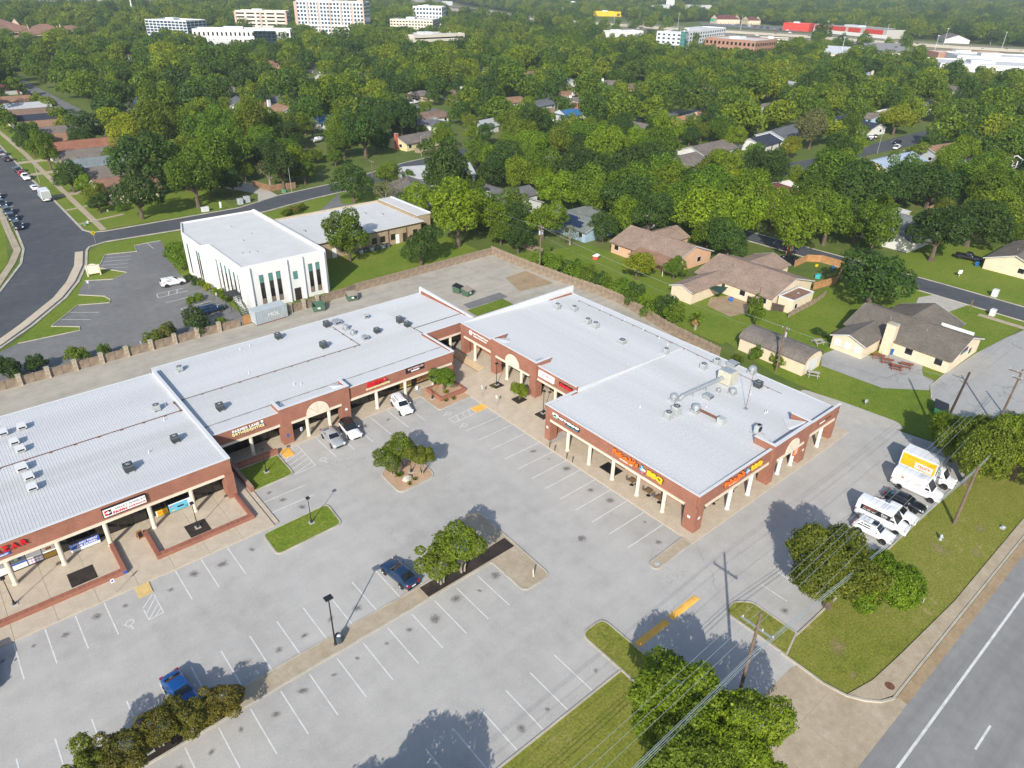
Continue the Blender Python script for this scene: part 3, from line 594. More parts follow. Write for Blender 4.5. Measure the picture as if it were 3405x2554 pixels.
def sloped_wall(xa, xb, ya, yb, zb0, zt0, zb1, zt1):
 return MB().add([(xa, ya, zb0), (xb, ya, zb0), (xb, ya, zt0), (xa, ya, zt0), (xa, yb, zb1), (xb, yb, zb1), (xb, yb, zt1), (xa, yb, zt1)], [(0, 1, 2, 3), (5, 4, 7, 6), (3, 2, 6, 7), (1, 5, 6, 2), (4, 0, 3, 7)])
sloped_wall(18.78, 19.22, 72.43, 100.6, 5.0, 5.66, 4.2, 5.22).build('parapet', M_COPING, LR)
sloped_wall(56.3, 56.62, 78.96, 86.9, 4.6, 5.2, 4.6, 5.16).build('parapet', M_COPING, LR)
sloped_wall(66.3, 66.66, 86.91, 102.9, 4.6, 5.2, 4.2, 5.55).build('parapet', M_COPING, LR)
for xa, d in ((28.5, 1), (37.75, -1)):   # sloped metal flashing behind the portal returns
 MBl().add([(xa, 79.0, 5.05), (xa + d * 1.1, 79.0, 5.05), (xa, 79.0, 5.7), (xa, 81.2, 5.0), (xa + d * 1.1, 81.2, 5.0)], [(0, 1, 2), (2, 1, 4, 3)]).build('flashing', M_ROOFW, LR)

# --- right wing ----------------------------------------------------------------
RB = building('shopping_building', 'red brick shopping building with arcades on two sides and wide white metal roof, right wing', (72, 58, 0))
part(RB, 'wall', M_BRICK, (87.6, 87.9, 33.4, 84.5, 0, 4.66), (62.9, 87.6, 84.4, 84.75, 0, 5.0), (56.9, 62.4, 57.7, 58.0, 0, 5.3))
part(RB, 'back_wall', M_INNER, (60.05, 60.3, 36.4, 57.7, 0, 5.2), (60.3, 87.6, 36.4, 36.6, 0, 4.5), (65.75, 66.0, 58, 84.4, 0, 5.2))
part(RB, 'soffit', M_SOFFIT, (56.95, 60.05, 33.2, 57.7, 3.66, 3.72), (60.05, 87.6, 33.2, 36.4, 3.66, 3.72), (62.75, 65.75, 58, 84.4, 4.01, 4.07))
part(RB, 'fascia', M_BRICK, (56.6, 56.9, 33.1, 58.0, 3.65, 5.52)); part(RB, 'fascia', M_BRICK, (56.9, 71.2, 32.85, 33.1, 3.65, 5.52)); part(RB, 'fascia', M_BRICK, (80.1, 88.2, 32.85, 33.1, 3.65, 5.52))
part(RB, 'fascia', M_BRICK, (62.45, 62.75, 58.0, 66.1, 4.0, 5.98)); part(RB, 'fascia', M_BRICK, (62.45, 62.75, 76.7, 85.0, 4.0, 5.98))
part(RB, 'portal', M_BRICK, (62.15, 62.43, 66.1, 76.7, 4.0, 6.5), (62.43, 65.0, 66.1, 66.4, 5.3, 6.5), (62.43, 65.0, 76.4, 76.7, 5.3, 6.5))
part(RB, 'portal', M_BRICK, (71.2, 80.1, 32.5, 32.83, 3.65, 6.1), (71.2, 71.5, 32.83, 35.4, 5.0, 6.1), (79.8, 80.1, 32.83, 35.4, 5.0, 6.1))
part(RB, 'beam', M_CREAM, (56.48, 56.96, 34.6, 56.95, 3.33, 3.65)); part(RB, 'beam', M_CREAM, (58.2, 71.0, 32.72, 33.2, 3.33, 3.65)); part(RB, 'beam', M_CREAM, (72.5, 78.7, 32.38, 32.9, 3.33, 3.65)); part(RB, 'beam', M_CREAM, (80.3, 87.3, 32.72, 33.2, 3.33, 3.65))
part(RB, 'beam', M_CREAM, (62.33, 62.85, 58.1, 66.0, 3.68, 4.0)); part(RB, 'beam', M_CREAM, (62.03, 62.5, 67.6, 75.4, 3.68, 4.0)); part(RB, 'beam', M_CREAM, (62.33, 62.85, 76.8, 84.0, 3.68, 4.0))
for b in ((56.62, 58.05, 32.87, 34.5, 0, 3.65), (56.62, 58.0, 57.0, 57.98, 0, 3.65), (71.22, 72.45, 32.52, 33.9, 0, 3.65), (78.75, 80.08, 32.52, 33.9, 0, 3.65), (87.3, 88.18, 32.87, 34.2, 0, 3.65), (62.17, 63.4, 66.12, 67.5, 0, 4.0), (62.17, 63.4, 75.45, 76.68, 0, 4.0), (62.47, 63.6, 84.05, 84.98, 0, 4.0)): part(RB, 'pillar', M_BRICK, b)
lunette(RB, 'S', 75.9, 32.42, 3.66, 1.6); lunette(RB, 'W', 71.5, 62.08, 4.01, 1.65)
for y in (53.8, 49.8, 45.7, 41.6, 37.6): column(RB, 56.95, y, 3.33)
for x in (63.5, 67.8, 74.5, 77.6, 84.4): column(RB, x, 33.0, 3.33, mat('white_column', (0.75, 0.74, 0.7), 0.7, 0.05))
for y in (81.3, 73.2, 69.8, 62.3): column(RB, 62.6, y, 3.68, z0=0.55)
for a, b, n in ((37, 41.6, 3), (46, 49.8, 3), (49.8, 53.8, 3), (53.8, 57.4, 2)): storefront(RB, 'W', a, b, 59.92, n=n)
for a, b, n in ((74, 78, 3), (81, 86, 3)): storefront(RB, 'S', a, b, 36.28, n=n)
for a, b, n in ((58.3, 62.3, 3), (62.3, 66.6, 3), (68.0, 71.5, 2), (71.5, 75, 2), (77, 80.6, 3)): storefront(RB, 'W', a, b, 65.62, z0=0.55, z1=3.6, n=n)
part(RB, 'dining_wall', M_BRICK, (59.85, 60.04, 36.5, 46.0, 0, 3.6), (60.1, 73, 36.2, 36.38, 0, 3.6), (65.55, 65.74, 80.8, 84.4, 0, 4.0), (59.85, 60.04, 56.2, 57.4, 0, 3.6))
part(RB, 'awning_rail', mat('orange_trim', (0.6, 0.11, 0.03), 0.6), (59.6, 59.84, 37, 44.5, 2.75, 2.95), (60.5, 70, 35.95, 36.18, 2.75, 2.95))
part(RB, 'door', mat('brown_door', (0.12, 0.035, 0.02), 0.6), (59.78, 59.84, 46.1, 47.2, 0.14, 2.4), (59.78, 59.84, 47.25, 48.3, 0.14, 2.4))
RR = bpy.data.objects.new('roof', None); COL.objects.link(RR); RR.parent = RB; RR.location = Vector((0, 0, 0)) - Vector(RB['off'])
roof_panels(RR, 'X', 57.95, 27, 56.75, 88.1, 5.4, 4.7, .9195)
roof_panels(RR, 'X', 84.75, 29, 62.6, 88.1, 5.86, 4.72, .9245)
MB().add([(62.6, 57.945, 5), (88.1, 57.945, 4.5), (88.1, 57.945, 4.73), (62.6, 57.945, 5.87)], [(0, 1, 2, 3)]).build('step_flashing', M_ROOFW, RR)
for b in ((56.5, 56.8, 33.12, 58.1, 5.52, 5.6), (56.5, 71.15, 32.76, 33.1, 5.52, 5.6), (80.15, 88.3, 32.76, 33.1, 5.52, 5.6), (62.36, 62.7, 58.12, 66.05, 5.98, 6.05), (62.36, 62.7, 76.75, 85.1, 5.98, 6.05), (62.05, 62.5, 66.03, 76.77, 6.5, 6.57), (62.5, 65.07, 66.03, 66.45, 6.5, 6.57), (62.5, 65.07, 76.35, 76.77, 6.5, 6.57), (71.13, 80.17, 32.42, 32.9, 6.1, 6.17), (71.13, 71.57, 32.9, 35.45, 6.1, 6.17), (79.73, 80.17, 32.9, 35.45, 6.1, 6.17), (56.8, 62.3, 57.72, 58.1, 5.54, 5.615)):
 MBl().box(*b).build('coping', M_COPING, RR)
for q in ((79.6, 33.3, -1), (71.7, 33.3, 1)):
 MBl().add([(q[0], 33.2, 5.0), (q[0], 36.4, 4.95), (q[0], 33.2, 6.0), (q[0] + q[2] * 1.8, 34.6, 4.96), (q[0] + q[2] * 1.8, 33.2, 5.0)], [(0, 2, 1), (2, 3, 1), (2, 4, 3)]).build('flashing', M_ROOFW, RR)
for q in ((76.2, -1), (66.6, 1)):
 MBl().add([(62.8, q[0], 5.7), (65.8, q[0], 5.65), (62.8, q[0], 6.42), (62.8, q[0] + q[1] * 1.6, 5.7), (65.2, q[0] + q[1] * 1.6, 5.65)], [(0, 2, 1), (2, 4, 1), (2, 3, 4)]).build('flashing', M_ROOFW, RR)
# ribbed parapet along the north end
sloped = MB().add([(62.7, 84.72, 5.0), (88.2, 84.72, 4.2), (88.2, 84.72, 6.25), (62.7, 84.72, 6.05), (62.7, 85.0, 5.0), (88.2, 85.0, 4.2), (88.2, 85.0, 6.25), (62.7, 85.0, 6.05)], [(0, 1, 2, 3), (5, 4, 7, 6), (3, 2, 6, 7), (1, 5, 6, 2)])
sloped.build('parapet', M_COPING, RR)
_rb = MB().box(-0.025, 0.025, -0.03, 0, 0, 1).mesh('rib'); _rb.materials.append(M_ROOFW)
for i in range(42):
 x = 63.2 + i * 0.6; o = obj('rib', _rb, RR, loc=(x, 84.72, 5.7 - (x - 62.7) * 0.045)); o.scale = (1, 1, 0.3 + (x - 62.7) * 0.052)
part(RB, 'gutter', M_COPING, (88.12, 88.28, 33.15, 84.7, 4.6, 4.74)); part(LB, 'gutter', M_COPING, (19.2, 66.3, 102.62, 102.78, 4.36, 4.5), (X0, 18.7, 100.62, 100.78, 4.58, 4.72))
# brick planter walls along the pawn shop walk and the garden bed
def brick_wall(label, *boxes):
 mb = MB()
 for b in boxes: mb.box(*b)
 return tag(mb.build('planter_wall', M_BRICK), label, 'low wall')
brick_wall('low brick wall along the walk under the layaway banner', (-24, 4.86, 66.75, 67.35, 0, 0.62), (4.86, 5.28, 66.75, 72.0, 0, 0.64))
brick_wall('low brick wall enclosing the terrace in front of the pawn shop door', (8.72, 18.6, 66.75, 67.35, 0, 0.62), (8.3, 8.72, 66.75, 72.0, 0, 0.64), (18.6, 19.0, 66.75, 71.9, 0, 0.64))
brick_wall('brick retaining wall round the grass bed by the orthodontist', (20.6, 21.05, 71.7, 78.2, 0, 0.75), (21.05, 26.6, 77.1, 77.6, 0, 0.8))
pl = tag(MB().box(51.0, 55.7, 74.7, 75.05, 0, 0.72).box(51.0, 55.7, 78.2, 78.55, 0, 0.72).box(51.0, 51.35, 75.05, 78.2, 0, 0.72).box(55.35, 55.7, 75.05, 78.2, 0, 0.72).build('brick_planter', M_BRICK), 'raised square red brick planter holding a round tree and a boulder', 'planter')
MB().sheet([(51.35, 75.05), (55.35, 75.05), (55.35, 78.2), (51.35, 78.2)], 0.6).build('soil', M_GRAVEL, pl)
island('planter_apron', [(49.5, 72.9), (55.4, 73.2), (55.6, 74.8), (55.7, 79.2), (50.8, 79.6), (49.6, 77.8)], M_GRAVEL, 0.4, h=0.1)
for q in ((0.3, 2.75, 68.1, 70.45), (12.2, 14.5, 68.0, 70.4), (-11.2, -8.8, 68.1, 70.4)): structure(MB().box(*q, 0.141, 0.155).build('mulch_square', M_MULCH))
for q in (((59.3, 73.5), (61.0, 73.5), (61.1, 72.0), (59.5, 72.1)), ((59.3, 68.2), (61.0, 68.2), (61.0, 66.6), (59.3, 66.6)), ((59.2, 62.9), (61.0, 62.9), (61.0, 61.1), (59.3, 61.1))): structure(MB().prism(q, 0.3, 0.53).build('mulch_square', M_MULCH))

# ------------------------------------------------------------------ rooftop equipment
M_ACG = mat('condenser_grey', (0.09, 0.105, 0.11), 0.55, 0.15, 3, 20); M_ACL = mat('condenser_pale', (0.4, 0.43, 0.42), 0.55, 0.12, 3, 20)
M_FAN = mat('fan_black', (0.012, 0.012, 0.014), 0.6); M_GALV = mat('galvanised_sheet', (0.46, 0.48, 0.49), 0.38, 0.12, 3, 20, metal=0.5)
def roofz(x, y):
 if x > 56.6 and y < 85: return 5.4 - (x - 56.75) * 0.7 / 31.35 if y < 58 else 5.86 - (x - 62.6) * 1.14 / 25.5
 if x < 19.1: return 5.5 - (y - 72.3) * 0.82 / 28.3
 return 5.06 - (y - 78.85) * 0.6 / 23.75
def condenser(x, y, label, s=0.9, h=0.95, m=None, rz=0.0):
 z = roofz(x, y) + 0.04; o = thing('condenser_unit', label, 'air conditioner', (x, y, z), rz, 'rooftop condenser units'); a = s / 2
 m = m or M_ACG
 MB().box(-a, a, -a, a, 0.1, h - 0.12).build('housing', m, o, bevel=0.05)
 c = MB()
 for i in range(7): c.box(-a - 0.008, a + 0.008, -a - 0.008, a + 0.008, 0.18 + i * (h - 0.42) / 7, 0.18 + i * (h - 0.42) / 7 + 0.035)
 c.build('louvre', M_FAN if m is M_ACG else M_GALV, o)
 MB().box(-a - 0.02, a + 0.02, -a - 0.02, a + 0.02, h - 0.12, h - 0.05).build('top_pan', m, o)
 MB().lathe([(a * 0.86, h - 0.05), (a * 0.86, h), (a * 0.78, h), (a * 0.78, h - 0.04), (0.01, h - 0.04)], 18).build('fan_guard', M_FAN, o)
 f = MB()
 for i in range(3): f.obox((0, 0), (math.cos(R(60 * i)), math.sin(R(60 * i))), a * 1.5, 0.12, h - 0.036, h - 0.026)
 f.lathe([(0.1, h - 0.03), (0.1, h + 0.005), (0.01, h + 0.01)], 10); f.build('fan', M_GALV, o)
 for sx in (-1, 1): MB().box(sx * a * 0.8 - 0.05, sx * a * 0.8 + 0.05, -a * 1.3, a * 1.3, 0, 0.1).build('skid', M_GALV, o)
 return o
for a in ((9.5, 77.2, 'large grey condenser above the pawn shop sign', 1.0, 0.95), (15.5, 80.0, 'grey condenser on the pawn shop roof near its white parapet', 0.85, 0.9), (16.1, 89.3, 'pale condenser with loose cables beside the roof ridge pipe', 0.8, 0.9, M_ACL), (22.6, 84.4, 'dark condenser on the roof above the orthodontist sign', 0.9, 1.0),
          (22.2, 99.2, 'pale condenser at the rear corner of the roof step', 0.75, 0.8, M_ACL), (37.8, 100.4, 'dark condenser at the rear eave facing the shipping container', 0.85, 1.0), (45.9, 99.7, 'dark condenser beside the sheet metal hood near the rear eave', 0.85, 1.05), (41.8, 92.8, 'dark condenser standing alone just behind the ridge pipe', 0.95, 1.05), (51.0, 92.3, 'grey condenser between round fans and a pair of units', 0.8, 0.9), (56.0, 93.4, 'taller grey unit of the pair near the roof corner wing', 0.85, 1.15), (56.1, 91.2, 'shorter dark unit of the pair near the roof corner wing', 0.8, 0.95),
          (80.4, 80.8, 'condenser linked by a hose, farther from the fence', 0.8, 1.0, M_ACL), (82.3, 78.5, 'condenser linked by a hose, nearer the fence', 0.8, 0.9, M_ACL), (80.2, 73.2, 'left unit of the second condenser pair on the right roof', 0.85, 0.95, M_ACL), (80.1, 71.3, 'right unit of the second condenser pair on the right roof', 0.85, 0.95, M_ACL), (79.1, 64.5, 'low pale green unit alone in the middle of the right roof', 1.0, 0.7, M_ACL), (82.1, 58.1, 'small pale condenser near the vent pipes on the right roof', 0.7, 0.9, M_ACL),
          (68.9, 45.8, 'tall grey condenser in front of the duct fan box', 1.0, 1.3, M_ACL), (67.3, 45.8, 'short grey condenser in front of the duct fan box', 0.85, 0.95, M_ACL), (84.4, 43.2, 'dark grey condenser near the tall roof antenna', 0.95, 1.05), (82.9, 51.6, 'grey condenser on skids behind the long duct', 0.85, 0.9, M_ACL), (85.9, 51.3, 'condenser on skids nearest the rear gutter of the right roof', 0.8, 0.85, M_ACL)):
 condenser(*a[:3], *(a[3:]))
def minisplit(x, y, label):
 z = roofz(x, y) + 0.04; o = thing('condenser_unit', label, 'air conditioner', (x, y, z), 0.0, 'rooftop condenser units')
 MB().box(-0.55, 0.55, -0.3, 0.3, 0.35, 1.35).build('housing', M_ACL, o, bevel=0.04); MB().cyl((0, -0.3, 0.85), (0, -0.32, 0.85), 0.4, n=20).build('fan_guard', M_FAN, o)
 MB().cyl((0.1, 0, 1.35), (0.1, 0, 1.37), 0.28, n=18).build('fan', M_FAN, o)
 for sx in (-0.5, 0.5): MB().box(sx - 0.04, sx + 0.04, -0.9, 0.9, 0.0, 0.08).box(sx - 0.03, sx + 0.03, -0.25, 0.25, 0.08, 0.35).build('skid', M_GALV, o)
minisplit(73.4, 36.3, 'boxy condenser on rails next to the brick portal parapet')
def gooseneck(x, y, label, m=None, s=1.0):
 z = roofz(x, y) + 0.03; o = thing('vent_hood', label, 'roof vent', (x, y, z), 0, 'square roof vent hoods')
 MB().box(-0.35 * s, 0.35 * s, -0.35 * s, 0.35 * s, 0, 0.3).build('curb', M_GALV, o)
 MB().add([(-.5 * s, -.5 * s, .3), (.5 * s, -.5 * s, .3), (.5 * s, .5 * s, .3), (-.5 * s, .5 * s, .3), (-.5 * s, -.5 * s, .62), (.5 * s, -.5 * s, .62), (.42 * s, .5 * s, .74), (-.42 * s, .5 * s, .74)], [(3, 2, 1, 0), (4, 5, 6, 7), (0, 1, 5, 4), (1, 2, 6, 5), (2, 3, 7, 6), (3, 0, 4, 7)]).build('hood', m or M_COPING, o)
 MB().box(-.36 * s, .36 * s, -.515 * s, -.502 * s, .36, .56).build('louvre', M_FAN, o)
for x, y, l in ((-0.2, 95.2, 'square vent hood at the back left of the pawn roof'), (1.8, 95.3, 'open black-mouthed vent hood beside the back left hood'), (0.5, 91.9, 'pale vent hood with a motor just behind the ridge pipe'), (0.8, 89.6, 'pale vent hood closest behind the rusty ridge pipe'), (0.2, 85.2, 'wide vent hood just in front of the ridge pipe'), (0.5, 82.6, 'middle vent hood of the front row on the pawn roof'), (0.4, 80.1, 'large beige vent hood closest to the bazaar sign')): gooseneck(x, y, l, s=1.0 if 'wide' not in l else 1.2)
gooseneck(47.7, 99.6, 'bare sheet metal hood at the bend of the ridge pipe', M_GALV, 1.3); gooseneck(48.2, 91.2, 'small box hood near the end of the ridge pipe', M_GALV, 0.9); gooseneck(52.6, 98.6, 'low pair of blowers near the rear eave', M_ACL, 0.8)
def upblast(x, y, label, s=1.0, base=True):
 z = roofz(x, y) + 0.03; o = thing('exhaust_fan', label, 'exhaust fan', (x, y, z), 0, 'round rooftop exhaust fans')
 if base: MB().box(-.45 * s, .45 * s, -.45 * s, .45 * s, 0, .35 * s).build('curb', M_GALV, o)
 MB().lathe([(.3 * s, .35 * s), (.3 * s, .45 * s), (.48 * s, .55 * s), (.5 * s, .75 * s), (.4 * s, .85 * s), (.4 * s, .95 * s), (.25 * s, 1.05 * s), (.02, 1.07 * s)], 18).build('fan_bowl', M_GALV, o, smooth=False)
for a in ((47.7, 96.6, 'larger mushroom exhaust fan beside the pipe bend', 0.95), (47.7, 94.2, 'smaller mushroom exhaust fan beside the pipe bend', 0.8), (71.5, 48.2, 'exhaust fan on a wide curb where the grey duct ends', 1.1), (71.5, 44.5, 'exhaust fan at the end of the rust red pipe', 1.2), (78.7, 45.9, 'little exhaust fan under the long grey duct', 0.6), (79.7, 44.3, 'exhaust fan on a tall curb near the roof antenna', 1.0), (87.5, 46.2, 'large turbine fan at the rear edge of the right roof', 1.2)): upblast(*a)
o = thing('kitchen_duct', 'long grey kitchen exhaust duct ending at a big tan fan box', 'duct', (71.5, 47.5, 5.1))
MB((71.5, 47.5, 5.1)).tube([(71.7, 47.5, 5.5), (72.4, 47.45, 5.95), (80.6, 47.0, 6.0), (81.2, 46.95, 5.9)], 0.3, 12).build('duct', M_GALV, o, smooth=False)
MB((71.5, 47.5, 5.1)).box(81.0, 82.9, 45.8, 47.9, 5.0, 6.9).build('fan_box', mat('tan_sheet', (0.5, 0.48, 0.38), 0.6), o, bevel=0.03); MB((71.5, 47.5, 5.1)).box(81.2, 82.7, 46, 47.7, 6.9, 6.95).build('lid', M_GALV, o)
for x in (74.4, 77.4): MB((71.5, 47.5, 5.1)).box(x - 0.03, x + 0.03, 47.1, 47.16, 5.0, 5.75).box(x - 0.03, x + 0.03, 47.5, 47.56, 5.0, 5.75).build('duct_stand', M_GALV, o)
o = thing('heat_pipe', 'rust red pipe on stands leading to a pale fan box', 'pipe', (71.7, 42.5, 5.1))
MB((71.7, 42.5, 5.1)).cyl((71.65, 44.0, 5.6), (71.75, 41.1, 5.6), 0.17, n=10).build('pipe', M_RUST, o); MB((71.7, 42.5, 5.1)).box(71.3, 72.2, 40.2, 41.1, 5.1, 6.0).build('fan_box', M_ACL, o, bevel=0.03)
gooseneck(75.8, 45.6, 'sheet metal blower box below the middle of the duct', M_GALV, 1.1); gooseneck(87.2, 49.4, 'wide slanted hood at the rear gutter of the right roof', M_GALV, 1.4)
o = thing('antenna_mast', 'thin lattice antenna mast standing on the right roof', 'antenna', (77.7, 40.8, 4.95))
MB().cyl((0, 0, 0), (0, 0, 6.2), 0.035, 0.02, 6).build('mast', M_RUST, o); MB().box(-.3, .3, -.3, .3, 0, .06).build('base', M_GALV, o)
for i in range(7): MB().box(-.12, .12, -.01, .01, 0.8 + i * .75, .82 + i * .75).build('rung', M_RUST, o)
for i, (x, y) in enumerate(((66.3, 49.8), (73.8, 44.4), (81.9, 42.8), (78.9, 38.6), (79.3, 38.5), (86, 66), (86.4, 70.5), (84.9, 60), (86, 57.3), (82, 86 - 3), (86.8, 76.2), (12.3, 79.6), (17.3, 89.6), (16, 86), (33, 84.6), (33.8, 84), (29.5, 92), (31.6, 100.4), (33.2, 100.6), (58.6, 98.6), (85.7, 62.3))):
 tag(MB().cyl((0, 0, 0), (0, 0, 0.42), 0.05, n=8).lathe([(0.11, 0), (0.06, 0.08)], 8).build('vent_pipe', M_COPING, loc=(x, y, roofz(x, y))), None, 'vent pipe', 'white vent pipes on the shop roofs')
def pipe_run(label, pts, m, rad=0.05):
 o = tag(MB(pts[0]).tube(pts, rad, 6).build('gas_pipe', m, loc=pts[0]), label, 'pipe')
 k = 0
 for a, b in zip(pts[:-1], pts[1:]):
  L = (Vector(b) - Vector(a)).length
  for t in range(int(L / 2.6) + 1):
   q = Vector(a).lerp(Vector(b), min(1, t * 2.6 / L)) - Vector(pts[0]); MB().box(q.x - .13, q.x + .13, q.y - .13, q.y + .13, q.z - 0.1, q.z - 0.02).build('pipe_block', m, o)
rz = lambda x, y: (x, y, roofz(x, y) + 0.14)
pipe_run('rusty gas pipe along the ridge of the pawn shop roof', [rz(-20, 87.3), rz(18.4, 87.05), rz(18.4, 90.2)], M_RUST, 0.045); pipe_run('rusty gas pipe along the middle roof bending towards the rear eave', [rz(19.6, 90.2), rz(46.45, 90.0), rz(46.45, 98.8)], mat('weathered_pipe', (0.2, 0.15, 0.12), 0.8), 0.045)
pipe_run('thin dark gas pipe along the rear of the right roof', [rz(86.2, 81.2), rz(86.0, 60), rz(85.6, 50), rz(85.4, 40)], mat('weathered_pipe', (0.2, 0.15, 0.12), 0.8), 0.035)


# ------------------------------------------------------------------ shop signs and banners
def flat(name, col, rough=0.5): return mat(name, col, rough, 0.05, 2.0, 15)
M_SW = flat('sign_white', (0.78, 0.78, 0.76)); M_SK = flat('sign_black', (0.015, 0.015, 0.018)); M_SR = flat('sign_red', (0.55, 0.012, 0.02)); M_SB = flat('sign_blue', (0.02, 0.09, 0.42)); M_SY = flat('sign_yellow', (0.78, 0.5, 0.02)); M_SO = flat('sign_orange', (0.85, 0.16, 0.015)); M_SC = flat('sign_cream', (0.8, 0.7, 0.38)); M_SG = flat('sign_grey', (0.25, 0.27, 0.27)); M_SLB = flat('sign_sky_blue', (0.12, 0.45, 0.62)); M_SGR = flat('sign_mint', (0.25, 0.62, 0.36)); M_SP = flat('sign_pink', (0.7, 0.15, 0.22))
def sign(name, label, loc, cat='sign'): return thing(name, label, cat, loc)
def plate(o, name, face, w, h, m, d=0.06, at=(0, 0), out=0.0, rad=0.0):
 a, u = at; n = MB()
 if rad:
  pts = round_poly([(-w / 2, -h / 2), (w / 2, -h / 2), (w / 2, h / 2), (-w / 2, h / 2)], rad, 4)
  k = len(pts); f = (lambda p, q, dd: (a + p, -out - dd, u + q)) if face == 'S' else (lambda p, q, dd: (-out - dd, -(a + p), u + q))
  n.add([f(p, q, d) for p, q in pts] + [f(p, q, 0) for p, q in pts], [tuple(range(k)), tuple(range(2 * k - 1, k - 1, -1))] + [(i, k + i, k + (i + 1) % k, (i + 1) % k) for i in range(k)])
 elif face == 'S': n.box(a - w / 2, a + w / 2, -out - d, -out, u - h / 2, u + h / 2)
 else: n.box(-out - d, -out, -a - w / 2, -a + w / 2, u - h / 2, u + h / 2)
 return n.build(name, m, o)
def words_on(o, name, face, body, size, m, at, out, width=None, depth=0.02, **k):
 a, u = at; return text(name, body, size, m, o, (a, -out - depth, u) if face == 'S' else (-out - depth, -a, u), face, depth, width, **k)
# pawn shop cabinet sign
o = sign('pawn_shop_sign', 'white boxed pawn shop sign with red and black emblem on brick fascia', (7.42, 72.18, 4.66))
plate(o, 'cabinet', 'S', 4.4, 1.12, M_SK, 0.28); plate(o, 'face', 'S', 4.26, 0.98, M_SW, 0.02, out=0.28)
e = plate(o, 'emblem', 'S', 0.66, 0.66, M_SR, 0.012, (-1.68, 0), 0.301); plate(e, 'emblem_half', 'S', 0.34, 0.66, M_SK, 0.006, (-1.52, 0), 0.314)
strip_pts = [(-1.92, 0.1), (-1.6, 0.28), (-1.72, 0.02), (-1.42, 0.16)]
for (xa, za), (xb, zb) in zip(strip_pts[:-1], strip_pts[1:]): MB().cyl((xa, -0.325, za - 0.12), (xb, -0.325, zb - 0.12), 0.045, n=6).build('emblem_stroke', M_SW, e)
words_on(o, 'lettering', 'S', 'SMART JEWELRY', 0.3, M_SG, (0.55, 0.2), 0.302, 3.0, spacing=1.25); words_on(o, 'lettering', 'S', 'PAWN', 0.46, M_SR, (-0.55, -0.24), 0.302, 1.35, bold=0.008)
plate(o, 'strap', 'S', 1.7, 0.2, M_SR, 0.01, (1.2, -0.24), 0.302, rad=0.09); words_on(o, 'lettering', 'S', 'Casa de Empeño', 0.17, M_SW, (1.2, -0.24), 0.312, 1.5)
# bazaar channel letters
o = sign('bazaar_sign', 'red channel letters over a blue market board at the far left', (-3.6, 72.18, 4.5))
for i, ch in enumerate('BAZAR'): words_on(o, 'letter', 'S', ch, 0.85, M_SR, (-1.52 + i * 0.78, 0.35), 0.06, 0.62, 0.07, bold=0.03)
plate(o, 'board', 'S', 3.0, 0.34, M_SB, 0.05, (-1.2, -0.28), 0.02); words_on(o, 'lettering', 'S', 'HALAL FOOD MARKET', 0.26, M_SW, (-1.2, -0.28), 0.072, 2.7, bold=0.006)
# banners
o = sign('layaway_banner', 'blue and white layaway banner hung below the arcade of the pawn shop', (2.9, 73.45, 0.82), 'banner')
plate(o, 'sheet', 'S', 2.85, 1.1, M_SB, 0.01); plate(o, 'hem', 'S', 2.85, 0.34, M_SW, 0.004, (0, -0.38), 0.011)
words_on(o, 'lettering', 'S', 'LAYAWAY TODAY', 0.34, M_SW, (0, 0.32), 0.012, 2.6, 0.003, bold=0.012); words_on(o, 'lettering', 'S', '10% DOWN', 0.34, M_SW, (0.15, -0.03), 0.012, 1.9, 0.003, bold=0.012); words_on(o, 'lettering', 'S', 'Minimum Deposit Required', 0.12, M_SB, (0, -0.4), 0.016, 2.1, 0.002)
for s in (-1.42, 1.42): MB().cyl((s, 0.02, -0.68), (s, 0.02, 0.56), 0.02, n=6).build('pole', M_STEEL, o)
o = sign('guns_banner', 'small yellow banner with orange letters left of the blue banner', (11.0, 73.75, 0.72), 'banner')
plate(o, 'sheet', 'S', 1.3, 0.85, M_SY, 0.01); words_on(o, 'lettering', 'S', 'GUNS', 0.44, M_SO, (0.05, 0.0), 0.012, 1.0, 0.003, bold=0.015); words_on(o, 'lettering', 'S', 'CONSIGN', 0.16, M_SK, (0.1, 0.33), 0.012, 0.8, 0.003); words_on(o, 'lettering', 'S', 'BUY SELL TRADE', 0.13, M_SK, (0.05, -0.33), 0.012, 1.1, 0.003); plate(o, 'edge', 'S', 0.14, 0.85, M_SW, 0.004, (-0.6, 0), 0.011)
for s in (-0.62, 0.62): MB().cyl((s, 0.02, -0.58), (s, 0.02, 0.44), 0.02, n=6).build('pole', M_STEEL, o)
o = sign('blue_banner', 'pale blue picture banner hung next to the yellow banner', (12.98, 73.6, 0.86), 'banner')
plate(o, 'sheet', 'S', 2.45, 1.15, M_SLB, 0.01); plate(o, 'border', 'S', 2.45, 0.12, M_SW, 0.004, (0, 0.5), 0.011); plate(o, 'border', 'S', 0.3, 1.0, M_SW, 0.004, (1.05, -0.06), 0.011); words_on(o, 'lettering', 'S', 'Sell it', 0.26, M_SK, (0.85, -0.33), 0.016, 0.75, 0.003); plate(o, 'picture', 'S', 0.75, 0.22, M_SK, 0.004, (0.05, -0.1), 0.011, rad=0.1); plate(o, 'badge', 'S', 0.24, 0.24, M_SP, 0.004, (-0.95, 0.25), 0.011, rad=0.12); plate(o, 'badge', 'S', 0.34, 0.16, M_SY, 0.004, (-0.8, -0.38), 0.011, rad=0.07)
for s in (-1.2, 1.2): MB().cyl((s, 0.02, -0.72), (s, 0.02, 0.6), 0.02, n=6).build('pole', M_STEEL, o)
